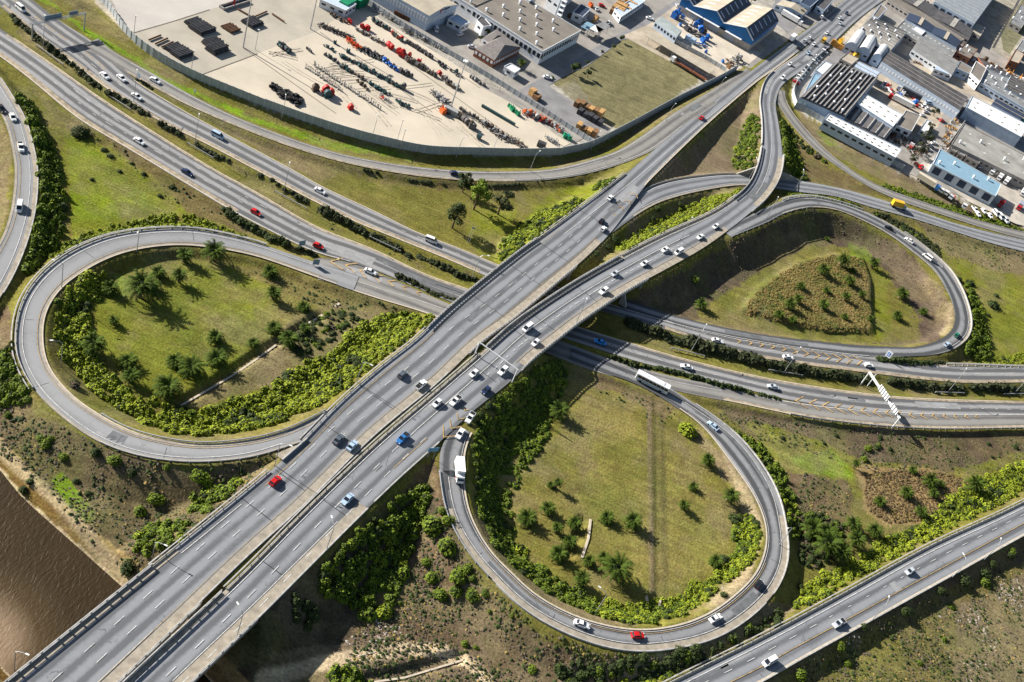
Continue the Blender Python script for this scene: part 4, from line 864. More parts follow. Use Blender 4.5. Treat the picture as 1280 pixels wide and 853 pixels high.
hedge([(402,262),(430,276),(460,292),(490,308),(516,322)],3.0,2.1,M_hedge,'thick median hedge below the minibus near the freeway bridge')
hedge([(524,322),(550,332),(575,345),(604,354)],3.0,2.0,M_hedge,'median hedge just left of the freeway bridge rail')
hedge([(496,345),(512,352),(530,360)],2.2,1.9,M_hedge,'left piece of the low hedge above the yellow chevrons')
hedge([(530,361),(543,367),(552,370),(574,378)],2.2,1.7,M_hedge,'right piece of the low hedge touching the bridge rail')
hedge([(788,404),(810,412),(840,424),(880,434),(915,443),(950,452)],5.0,3.0,M_hedge,'thick grey green hedge in the median right of the freeway bridge')
hedge([(962,455),(1000,463),(1040,468),(1090,474)],4.4,2.8,M_hedge,'thick median hedge left of the white sign gantry')
hedge([(1107,476),(1135,480),(1170,483),(1204,487)],4.4,2.8,M_hedge,'thick median hedge right of the white sign gantry')
hedge([(1213,484),(1245,486),(1295,487)],4.4,2.8,M_hedge,'thick median hedge at the right border')
hedge([(763,446),(795,458),(828,462),(860,470),(900,482),(942,492)],2.4,1.8,M_leafd,'long low hedge above the white bus')
hedge([(950,494),(965,497),(980,500)],2.2,1.4,M_leafd,'short low hedge at the tip of the lower chevrons')
hedge([(1096,448),(1120,452),(1150,454),(1166,454)],3.0,2.4,M_leafd,'dense dark hedge behind the small blue and white sign')
hedge([(1168,455),(1176,454),(1182,457)],2.6,2.0,M_hedge,'small loose hedge end right of the blue and white sign')
hedge([(172,100),(182,106),(192,112)],1.6,1.2,M_hedge,'tiny hedge in the nose between slip road and freeway')
hedge([(285,265),(300,276),(322,288),(345,300),(362,307)],3.0,2.2,M_leafd,'row of dark round bushes between left loop and freeway')
hedge([(368,310),(385,315),(398,322)],2.0,1.6,M_hedge,'sparse shrubs at the nose where the left loop joins the freeway')
hedge([(700,222),(640,231),(560,230),(500,222),(440,208)],1.8,.8,M_hedge,'low dark scrub line under the slip road',.25)
# single bushes and trees ------------------------------------------------------
ORD=['leftmost','second from the left','third from the left','fourth from the left','fifth from the left','sixth from the left','seventh from the left','eighth from the left','ninth from the left','tenth from the left','eleventh from the left','twelfth from the left','thirteenth from the left','fourteenth from the left','fifteenth from the left','sixteenth from the left','seventeenth from the left','eighteenth from the left','nineteenth from the left','twentieth from the left']
def plantset(proto,pts,kind,place,cat,group,smin=.8,smax=1.2,dz=-.1,fac=None):
    pts=sorted(pts,key=lambda p:p[0])
    pts=[p for p in pts if roadclear([G(p[0],p[1]).x],[G(p[0],p[1]).y],.6)[0]]
    for k,p in enumerate(pts):
        g=G(p[0],p[1]); pr=proto[k%len(proto)]; s=p[2] if len(p)>2 else RNG.uniform(smin,smax)
        if pr.get('_used'): o=copytree(pr)
        else: o=pr; pr['_used']=1
        if '_used' in o and o is not pr: del o['_used']
        s=s*(.98 if 'palm' in cat else 1); o.location=(g.x,g.y,g.z+dz); o.rotation_euler=(0,0,RNG.uniform(0,6.28)); o.scale=(s,s,s*RNG.uniform(.9,1.15))
        tag_=ORD[k] if len(pts)>1 else 'single one'
        lab=(f'{kind} {place}, {tag_}') if len(pts)>1 else f'{kind} {place}'
        setp(o,lab,cat,group)
PROTO=[]
def mkbush(seed,r,h,m,name='bush',n=360,leaf=.2,stem=True):
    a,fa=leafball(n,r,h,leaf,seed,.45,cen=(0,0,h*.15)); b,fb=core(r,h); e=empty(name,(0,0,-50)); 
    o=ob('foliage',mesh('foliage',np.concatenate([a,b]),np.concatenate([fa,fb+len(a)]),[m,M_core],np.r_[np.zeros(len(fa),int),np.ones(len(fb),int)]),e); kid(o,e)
    q=MB().tube((0,0,-.3),(0,0,h*.4),.12,.08).ob('stem',M_trunk,e); kid(q,e); PROTO.append(e); return e
def mktree(seed,h,m,R=None,name='tree'):
    g=random.Random(seed); e=empty(name,(0,0,-50)); R=R or h*.36; VV=[];FF=[];MM=[];n=0
    q=MB(); q.tube((0,0,-.4),(0,0,h*.45),h*.04,h*.025)
    for k in range(9):
        a=g.uniform(0,6.28);d=g.uniform(.25,1)*R*.85;z=h*g.uniform(.45,.88); c=(math.cos(a)*d,math.sin(a)*d,z)
        q.tube((0,0,h*.35),c,h*.018,h*.006); r=R*g.uniform(.38,.6)
        V,Fq=leafball(150,r,r*.8,.24,seed*31+k,.35,low=-.5,cen=c); VV.append(V);FF.append(Fq+n);n+=len(V)
    o=ob('crown',mesh('crown',np.concatenate(VV),np.concatenate(FF),[m]),e);kid(o,e); t_=q.ob('trunk',M_trunk,e);kid(t_,e); PROTO.append(e); return e
def mkpalm(seed,h,R,nf=30,name='palm_tree'):
    g=random.Random(seed); e=empty(name,(0,0,-50)); q=MB()
    q.tube((0,0,-.3),(0,0,h),.42,.34,n=8); t_=q.ob('trunk',M_trunk,e);kid(t_,e)
    for part,nn,mm,el0,el1 in (('crown',nf,M_palm,-.15,1.3),('dead_fronds',4,M_dryf,-.9,-.5)):
        mb=MB()
        for k in range(nn):
            a=k*2.399+g.uniform(-.2,.2); el=el0+(el1-el0)*((k+.5)/nn)**.8; L_=R*g.uniform(.85,1.1)*(.75 if part!='crown' else 1)
            d=Vector((math.cos(a),math.sin(a),0)); s=Vector((-d.y,d.x,0)); p=Vector((0,0,h)); pts=[]
            for j in range(8):
                t=j/7; ee=el-t*t*1.5; pts.append(p.copy()); p=p+(d*math.cos(ee)+Vector((0,0,math.sin(ee))))*L_/7
            for j in range(1,8):
                c=pts[j]; up=Vector((0,0,.25)); w_=R*.24*math.sin(min(1,j/7+.15)*2.6)+.06; tdir=(pts[j]-pts[j-1])
                for sg in (-1,1):
                    for hh in (0,.5):
                        b0=pts[j-1]+tdir*hh; tip=b0+s*sg*w_+tdir*.75-Vector((0,0,w_*.25)); mb.add([b0,b0+tdir*.5,tip],[(0,1,2)])
        if part=='crown':
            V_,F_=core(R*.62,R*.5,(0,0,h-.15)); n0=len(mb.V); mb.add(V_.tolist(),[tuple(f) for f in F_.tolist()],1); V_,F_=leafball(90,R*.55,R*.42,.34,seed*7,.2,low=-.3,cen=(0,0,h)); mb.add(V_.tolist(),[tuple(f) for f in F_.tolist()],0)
            o=mb.ob(part,[mm,M_core],e);kid(o,e); continue
        o=mb.ob(part,mm,e);kid(o,e)
    PROTO.append(e); return e
B1=[mkbush(1,1.6,1.7,M_leaf),mkbush(2,1.7,1.5,M_leaf)]; B2=[mkbush(3,1.5,1.3,M_leafd),mkbush(4,1.7,1.4,M_leafd)]; B3=[mkbush(5,1.5,1.5,M_leafb)]
PB=[mkpalm(11,2.2,4.0,44,'palm_tree'),mkpalm(12,3.0,4.2,38,'palm_tree'),mkpalm(41,1.6,3.6,50,'palm_tree'),mkpalm(42,2.7,3.4,34,'palm_tree')]; PS=[mkpalm(13,.9,2.6,44,'young_palm'),mkpalm(14,1.3,2.5,38,'young_palm'),mkpalm(43,.6,2.2,50,'young_palm'),mkpalm(44,1.6,2.3,34,'young_palm')]; PT=[mkpalm(15,4.2,3.4,34,'palm_tree')]
TR=[mktree(21,7.5,M_leafd),mktree(22,6.5,M_leaf)]; TS=[mktree(23,3.6,M_leafd)]; TG=[mktree(24,7,M_hedge)]
plantset(PB,[(266,325,1.15),(175,372,1.35),(223,353,.9),(208,492,1.3),(238,467,1.15),(270,455,1.1),(116,440,1.1)],'spiky wide palm','inside the left loop','palm','palms inside the left loop')
plantset(PS,[(230,327,1.5),(188,362,1.4),(138,366,1.2),(142,405,.8),(160,456,1.5),(218,456,1.4),(163,478,1.4),(337,344,1.4),(341,374,1.4),(379,387,1.2),(360,430,1.5),(268,426,1.2),(316,433,1.0),(342,414,1.2),(380,415,1.0),(197,345,1.2)],'bushy young palm','inside the left loop','palm','young palms inside the left loop')
plantset(B1,[(52,550,.9),(58,556,1.1),(64,549,.7),(80,572,.9),(143,577,1.2),(208,585,.7),(250,598,1.5),(195,626,1.3),(175,640,1.2),(260,605,1.2),(35,500,.9),(32,488,1.2),(10,520,.8)],'small green bush','on the bank between left loop and river','bush','bushes on the river bank')
plantset(B2,[(92,481,1.1),(120,566,1.0),(165,592,.9),(30,613,.9),(160,712,1.6),(28,480,.9),(95,602,.7),(110,618,.7),(38,603,.8),(48,665,.8)],'dark bush','on the slope left of the highway','bush','dark bushes left of the highway')
plantset(B1,[(540,660,2.4),(560,652,1.2),(558,685,2.0),(533,704,1.0),(541,723,1.35),(573,722,1.8),(585,712,1.2),(551,745,1.5),(570,740,1.4),(590,746,1.35),(606,743,.8),(591,724,.8),(500,755,.5),(553,640,.9),(552,622,1.0),(612,765,.5)],'round bright bush','on the dry ground left of the lower loop','bush','round bushes left of the lower loop')
plantset(B3,[(480,768,1.6)],'bright green tree like bush','standing alone below the shaded trees','bush',None)
plantset(B1,[(581,806,.8),(595,810,.5),(640,770,.5),(665,838,.9),(748,840,1.2)],'small bush','on the scrub below the lower loop','bush','bushes below the lower loop')
plantset(PS,[(657,652,1.4),(683,640,1.2),(694,665,1.0),(717,657,1.2),(710,682,1.1),(757,651,1.3),(696,697,1.3),(752,702,1.0),(852,636,1.0),(882,580,1.2),(865,611,.8),(893,705,1.2),(735,705,.9),(724,730,1.3),(688,608,.7)],'low young palm','on the lawn inside the lower loop','palm','young palms inside the lower loop')
plantset(PB,[(765,722,1.3),(788,657,.95),(910,627,1.05),(696,520,1.0)],'larger palm','inside the lower loop','palm','palms inside the lower loop')
plantset([mkpalm(16,3.4,2.6,26,'palm_tree')],[(694,610,.75)],'slender palm with a grey trunk','at the left of the lower loop lawn','palm',None)
plantset(B3,[(859,541,2.3)],'single lime green rounded bush','at the top right inside the lower loop','bush',None,)
plantset(B2,[(918,650,1.5),(932,690,1.2),(905,700,1.2),(886,740,1.0)],'dark rounded bush','at the right inside edge of the lower loop','bush','rounded bushes at the right of the lower loop')
plantset(PS,[(1032,365,.9),(1060,355,1.3),(985,385,1.3),(990,402,1.0),(973,395,1.0),(1000,360,.9),(1027,385,1.2),(1055,375,1.1),(1087,400,.7),(1055,398,.8),(1075,372,1.0),(995,378,1.1),(1065,340,.9)],'dark spiky palm','among the reeds inside the upper right loop','palm','palms in the reed bed')
plantset(PB,[(1027,342,.9),(1050,332,.9)],'bigger grey green palm','on the upper right reed bed','palm','bigger palms of the reed bed')
plantset(PS,[(1089,335,1.5),(1125,372,1.6),(1153,392,1.1),(1120,398,1.1),(875,385,1.3),(868,352,.8),(1033,300,.7)],'isolated palm like shrub','around the upper right reed bed','palm','isolated shrubs in the upper right loop')
plantset(B2,[(1240,382,1.9),(1212,355,1.5),(1245,370,.9),(1198,350,1.2),(1235,395,.8)],'dark bush','on the slope right of the upper right loop','bush','bushes right of the upper right loop')
plantset(TR,[(592,262,1.8),(565,285,1.45)],'leafy tree','on the grass wedge above the freeway bridge','tree','trees on the grass wedge')
plantset(TG,[(622,268,1.5)],'grey green open tree','right of the tall tree on the grass wedge','tree',None)
plantset([mktree(25,6,M_leafd)],[(578,240,1.4)],'narrow dark tree','just under the slip road on the grass wedge','tree',None)
plantset([mkbush(31,3.4,2.6,M_leafd,'bush',900,.24)],[(100,168,1.15)],'large round dark green bush','on the grass right of the side road','bush',None)
plantset([mkbush(32,1.6,1.7,M_grey,'bush')],[(92,484,1.0)],'grey leafless round bush','at the lower left inside the left loop','bush',None)
plantset(PB,[(1010,668,1.1),(1030,672,1.2),(1027,690,1.3),(1045,700,1.2),(1063,660,.9),(1065,682,.9),(1090,668,.9)],'ragged palm','in the palm cluster right of the lower loop','palm','palm cluster right of the lower loop')
plantset(PB,[(1213,612,1.1)],'fan shaped palm','standing alone by the reed bed, lower right','palm',None)
plantset(PS,[(1140,590,.9),(1160,605,1.4),(1130,620,1.3),(1098,630,1.0),(1148,645,1.3),(1165,620,1.0),(1175,607,.9)],'low palm shrub','in the brown reed bed, lower right','palm','palm shrubs in the brown reed bed')
plantset(PT,[(1066,585,.6)],'tall shaggy palm','at the corner of the green lawn, lower right','palm',None)
plantset(B2,[(1045,545,.7),(1030,555,.6),(1100,548,.7),(1112,562,.7),(978,548,.7),(1095,560,.9),(1155,548,.6),(1195,560,.7),(1235,555,.7),(1270,560,.8),(1240,572,.6),(945,528,.6)],'scattered low bush','on the dark bank under the freeway','bush','bushes on the freeway bank')
plantset(B1,[(1085,562,1.1),(1080,575,1.0),(1098,558,.8)],'bright green bush','near the white gantry shadow','bush','bright bushes near the gantry shadow')
plantset(B2,[(1000,735,.9),(905,745,.9),(890,790,1.5),(915,785,1.4),(935,775,1.4),(870,815,1.5),(850,815,1.3)],'dark round bush','between the lower loop and the highway','bush','dark bushes between loop and highway')
plantset(B1,[(1180,800,.7),(1230,730,1.4),(1265,690,1.0),(1050,810,1.0),(1000,845,1.5),(1060,830,1.0),(1190,760,.8),(1150,830,.7)],'low green bush','on the dry land below the lower right highway','bush','bushes below the lower right highway')
plantset(B2,[(985,820,1.2),(1010,812,1.2),(1045,795,1.4),(1080,785,1.0),(1130,765,1.4),(1175,740,1.2),(1205,728,1.4),(1240,705,1.1),(960,850,1.5),(1230,718,1.5),(1262,695,1.2)],'dark low shrub','hugging the wall under the lower right highway','bush','dark shrubs under the lower right highway')
plantset(TS,[(734,97,1.2),(733,82,.8),(724,88,.7),(766,62,.95),(775,52,1.1),(752,68,.7),(715,92,1.8)],'small street tree','along the industrial street at the grass lot','tree','trees along the grass lot')
plantset(TS,[(608,45,1.1),(600,52,1.0),(612,52,.9),(655,62,1.6),(662,72,1.6),(672,78,1.4)],'garden tree','around the hip roofed office','tree','trees around the office')
plantset(PT,[(650,86,.8)],'small palm','in front of the hip roofed office','palm',None)
plantset(TG,[(1166,145,.9),(1154,180,1.2),(1147,195,1.2),(1160,165,.9),(1138,205,.8)],'dark street tree','between the striped roofs and the light blue workshop','tree','trees in the industrial block')
plantset(B1,[(690,98,.9),(940,150,1.5),(935,162,1.4),(940,175,1.3),(928,168,.8),(945,165,.9)],'green bush','on the brown slope in the upper right','bush','bushes on the brown slope')
plantset(B2,[(772,252,1.4),(800,266,1.6),(815,275,1.0),(822,262,1.2),(850,256,1.1),(768,300,1.4),(760,310,1.0),(745,318,1.0)],'dark bush','between the ramp road and the bright strip','bush','dark bushes by the ramp road')
plantset(TG,[(930,12,.7),(938,4,.8),(1000,22,.7)],'dark tree','beside the blue gabled warehouse','tree','trees by the blue warehouse')
plantset(B2,[(115,225,.6),(180,218,.7),(200,246,.7),(215,235,.8),(280,262,.8),(150,215,.6),(130,188,.9),(138,196,.9),(165,205,.6)],'small dark shrub','on the meadow left of the freeway','bush','shrubs on the meadow')
# scattered tufts and stones over the rough ground (uncountable)
def tufts(polys,n,m,label,name,size=(.25,.6),flat_=.7,rock=False,crisp=False):
    VV=[];FF=[];k=0
    for poly in polys:
        xs=np.array([p[0] for p in poly]);ys=np.array([p[1] for p in poly]); cnt=int(n*abs(sum(xs[i]*ys[(i+1)%len(xs)]-xs[(i+1)%len(xs)]*ys[i] for i in range(len(xs))))/2/1000)
        X=RNG.uniform(xs.min(),xs.max(),cnt*3);Y=RNG.uniform(ys.min(),ys.max(),cnt*3); ok=inpoly(X,Y,poly);X=X[ok][:cnt];Y=Y[ok][:cnt]
        w_=P(X,Y,.8);w_=P(X,Y,hz(w_[:,0],w_[:,1])) if False else w_
        x=w_[:,0];y=w_[:,1];c=roadclear(x,y,.9)&(fbm(x,y,9,33)+RNG.uniform(-.2,.2,len(x))*(0.3 if rock else 1)>(.56 if rock else .45));x=x[c];y=y[c];z=hz(x,y); ok=z>-2.9;x=x[ok];y=y[ok];z=z[ok]
        for a,b,zz in zip(x,y,z):
            s=RNG.uniform(*size)*RNG.choice([.7,1,1.5]);V=[];t0=RNG.uniform(0,6.28)
            for i in range(5): t=t0+i*1.2566; rr=s*RNG.uniform(.6,1.2); V.append((a+math.cos(t)*rr,b+math.sin(t)*rr,zz-.05))
            V.append((a+RNG.uniform(-.3,.3)*s,b+RNG.uniform(-.3,.3)*s,zz+s*flat_*RNG.uniform(.7,1.4)))
            VV.extend(V);FF+=[(k+i,k+(i+1)%5,k+5) for i in range(5)];k+=6
    if VV: setp(ob(name,mesh(name,np.array(VV),np.array(FF),m)),label,'scrub' if not rock else 'stones',None,'stuff')
ZA=[(0,505),(60,535),(130,575),(230,592),(330,590),(300,640),(240,690),(190,730),(130,690),(60,610),(0,560)]
ZB=[(420,850),(450,780),(500,760),(520,700),(545,620),(560,680),(600,740),(660,790),(740,825),(900,820),(860,853)]
ZC=[(990,840),(1100,780),(1280,690),(1280,853),(990,853)]
ZD=[(790,350),(850,335),(960,285),(1040,270),(1110,310),(1180,380),(1150,420),(1100,330),(1010,305),(900,370),(790,390)]
ZE=[(890,510),(1010,530),(1160,545),(1290,545),(1290,590),(1100,590),(1000,560),(930,545)]
ZF=[(20,60),(60,90),(200,160),(330,240),(590,352),(590,362),(330,250),(180,165),(20,72)]
ZG=[(1000,590),(1070,600),(1060,650),(1000,690)]
ZH=[(230,262),(130,180),(60,110),(110,150),(200,220),(330,285),(300,292)]
ZI=[(1140,275),(1280,308),(1280,345),(1200,330)]
tufts([ZA,ZB,ZD,ZE,ZC,ZF,ZG,ZI],110,M_grey,'grey brown scrub scattered over the rough banks','dry_scrub',(.18,.42))
tufts([ZA,ZB,ZC,ZE,ZF,ZG,ZH,ZI,[(300,330),(540,392),(440,400),(330,350)],[(740,470),(850,515),(830,530),(740,490)]],80,M_leafd,'dark green tufts scattered over the rough banks','green_scrub',(.2,.55),.8)
tufts([ZA,ZB,ZC,ZG,[(1080,585),(1220,600),(1120,655)],ZI],25,M_straw,'straw coloured tufts over the rough banks','straw_scrub',(.18,.4))
tufts([[(1170,760),(1250,700),(1290,720),(1290,853),(1200,853)],[(1230,720),(1280,700),(1280,760)],[(430,800),(470,770),(520,790),(440,812)],[(1050,800),(1110,790),(1080,830)],[(888,525),(930,590),(950,650),(925,740),(890,760),(920,700),(925,640),(900,570)]],90,M_rockm,'pale stones and rubble lying on the dry ground','rubble',(.12,.42),.5,True)
# ------------------------------------------------------------------ vehicles
M_paint={k:mat('paint_'+k,c,.28,.04,2,spec=.5,obj=True) for k,c in dict(white=(.78,.78,.77),silver=(.48,.51,.54),paleblue=(.38,.50,.62),blue=(.03,.16,.42),brightblue=(.01,.30,.75),navy=(.02,.035,.09),black=(.015,.016,.018),grey=(.09,.11,.13),red=(.52,.012,.012),green=(.01,.16,.09),yellow=(.75,.42,.02),cream=(.62,.55,.42)).items()}
M_glass=mat('dark_glass',(.015,.02,.028),.08,.05,1,spec=.6); M_tyre=mat('tyre_rubber',(.018,.018,.018),.85,.1); M_hub=mat('wheel_rim',(.4,.4,.4),.4,.1,metal=.6)
M_lampw=mat('lamp_glass',(.8,.8,.75),.15,.05,1,spec=.6); M_lampr=mat('tail_lamp',(.4,.01,.01),.2,.05); M_black=mat('black_plastic',(.02,.02,.02),.6,.1)
PROF={ # (x, halfwidth, z) of hood/belt outline, roof outline
'sedan':dict(L=4.5,W=1.74,belt=.86,roof=1.42,body=[(-2.25,.55),(-2.15,.9),(-1.55,.95),(1.0,.92),(1.9,.78),(2.2,.6)],cab=[(-1.65,.93),(-1.0,1.40),(.25,1.42),(1.05,.92)]),
'hatch':dict(L=3.9,W=1.68,belt=.88,roof=1.47,body=[(-1.95,.55),(-1.9,.95),(-1.5,.97),(.85,.93),(1.65,.8),(1.92,.6)],cab=[(-1.85,.96),(-1.5,1.42),(.1,1.46),(.95,.94)]),
'suv':dict(L=4.5,W=1.85,belt=1.05,roof=1.78,body=[(-2.25,.6),(-2.2,1.1),(-1.8,1.1),(1.0,1.08),(1.95,1.0),(2.22,.7)],cab=[(-2.15,1.1),(-1.95,1.74),(.2,1.78),(.95,1.08)]),
'pickup':dict(L=5.0,W=1.78,belt=1.0,roof=1.68,body=[(-2.5,.6),(-2.48,.95),(-.65,.98),(1.2,1.0),(2.2,.92),(2.48,.65)],cab=[(-.62,1.0),(-.5,1.64),(.55,1.68),(1.25,1.0)]),
'van':dict(L=4.9,W=1.8,belt=1.15,roof=2.0,body=[(-2.45,.6),(-2.4,1.2),(-1.8,1.2),(1.6,1.15),(2.1,.95),(2.4,.65)],cab=[(-2.38,1.2),(-2.25,1.98),(1.05,2.0),(1.85,1.1)]),}
def carproto(kind):
    d=PROF[kind]; e=empty({'sedan':'car','hatch':'hatchback','suv':'suv_car','pickup':'pickup_truck','van':'minibus'}[kind],(0,0,-60)); hw=d['W']/2
    def ring(x,z,w_,zb): return [(x,-w_,zb),(x,-w_*1.0,(zb+z)/2+.05),(x,-w_*.9,z),(x,w_*.9,z),(x,w_,(zb+z)/2+.05),(x,w_,zb)]
    mb=MB(); bl=d['body']; n=len(bl)
    mb.sect([ring(x,z,hw*(.86 if i in(0,n-1) else .97 if i in (1,n-2) else 1),.28) for i,(x,z) in enumerate(bl)])
    cb=d['cab']; # roof slab
    x1,z1=cb[1];x2,z2=cb[2]; rw=hw*.80
    mb.sect([[(x1+.05,-rw,z1-.06),(x1+.05,-rw*.92,z1+.02),(x1+.05,rw*.92,z1+.02),(x1+.05,rw,z1-.06)],[((x1+x2)/2,-rw,z1-.02),((x1+x2)/2,-rw*.92,z2+.05),((x1+x2)/2,rw*.92,z2+.05),((x1+x2)/2,rw,z1-.02)],[(x2-.05,-rw,z2-.06),(x2-.05,-rw*.92,z2+.02),(x2-.05,rw*.92,z2+.02),(x2-.05,rw,z2-.06)]])
    # pillars
    for sg in (-1,1):
        for (a,za),(b,zb) in ((cb[0],cb[1]),(cb[3],cb[2])): mb.tube((a,sg*hw*.86,za-.03),(b,sg*rw*.97,zb-.03),.05,n=4)
        mb.tube((.0 if kind!='van' else -.3,sg*hw*.88,d['belt']),(-.1 if kind!='van' else -.3,sg*rw*.99,z1-.03),.05,n=4)
    for sg in (-1,1): mb.box((.85 if kind!='van' else 1.5,sg*(hw+.06),d['belt']+.05),(.16,.2,.14))
    if kind=='pickup':
        mb.box((-1.55,-hw*.93,1.02),(1.85,.08,.12)).box((-1.55,hw*.93,1.02),(1.85,.08,.12)).box((-2.45,0,1.0),(.07,hw*1.8,.12))
    body=mb.ob('body',None or M_paint['white'],e); kid(body,e)
    g=MB(); secs=[]
    for (x,z),w_ in zip(cb,(hw*.86,rw*.96,rw*.96,hw*.86)): 
        pass
    b0,b1,b2,b3=cb; lw=hw*.87;uw=rw*.96; zt=.03
    g.sect([[(b0[0],-lw,b0[1]-.05),(b1[0],-uw,b1[1]-zt),(b2[0],-uw,b2[1]-zt),(b3[0],-lw,b3[1]-.05)],[(b0[0],lw,b0[1]-.05),(b1[0],uw,b1[1]-zt),(b2[0],uw,b2[1]-zt),(b3[0],lw,b3[1]-.05)]])
    kid(g.ob('windows',M_glass,e),e)
    if kind=='pickup': kid(MB().box((-1.55,0,.985),(1.75,hw*1.7,.03)).ob('load_bed',M_black,e),e)
    for x in (-d['L']*.3,d['L']*.31):
        for sg in (-1,1):
            w_=MB().tube((x,sg*(hw-.2),.32),(x,sg*(hw+.01),.32),.32,n=12).ob('wheel',M_tyre,e); kid(w_,e)
    for sg in (-1,1):
        kid(MB().box((d['L']/2-.07,sg*hw*.62,.68),(.14,.34,.16)).ob('headlight',M_lampw,e),e); kid(MB().box((-d['L']/2+.05,sg*hw*.68,.8),(.1,.26,.2)).ob('tail_light',M_lampr,e),e)
    return e
VP={k:carproto(k) for k in PROF}; used=set()
def paint(e_,body_name,m):
    pass
def place_vehicle(kind,loc,rz,col,label,cat,group='vehicles on the roads'):
    pr=VP[kind]; e=pr if kind not in used else copytree(pr); used.add(kind)
    e.location=loc; e.rotation_euler=(0,0,rz)
    for o in COL.objects if False else e.children: pass
    bs=[c for c in bpy.data.objects if c.parent==e and c.name.split('.')[0]=='body'] if e is pr else [c for c in e.children if c.name.split('.')[0]=='body']
    for b_ in bs:
        b_.material_slots[0].link='OBJECT'; b_.material_slots[0].material=M_paint[col]
    setp(e,label,cat,group); return e
def onroad(rn,x,y):
    r=RD[rn]; i=at(r,x,y); z=r.C[i,2]
    for _ in range(3):
        p=P(x,y,z+.5); i=int(np.argmin(np.hypot(r.C[:,0]-p[0],r.C[:,1]-p[1]))); z=r.C[i,2]
    return (float(p[0]),float(p[1]),float(z)+ZO[rn]+.03),math.atan2(r.T[i,1],r.T[i,0])
CN=dict(white='white',silver='silver',paleblue='pale blue',blue='blue',brightblue='bright blue',navy='dark blue',black='black',grey='dark grey',red='red',green='dark green',yellow='yellow')
KN=dict(sedan='sedan',hatch='hatchback',suv='SUV',pickup='pickup truck',van='minibus')
VC=dict(sedan='car',hatch='car',suv='car',pickup='pickup truck',van='minibus')
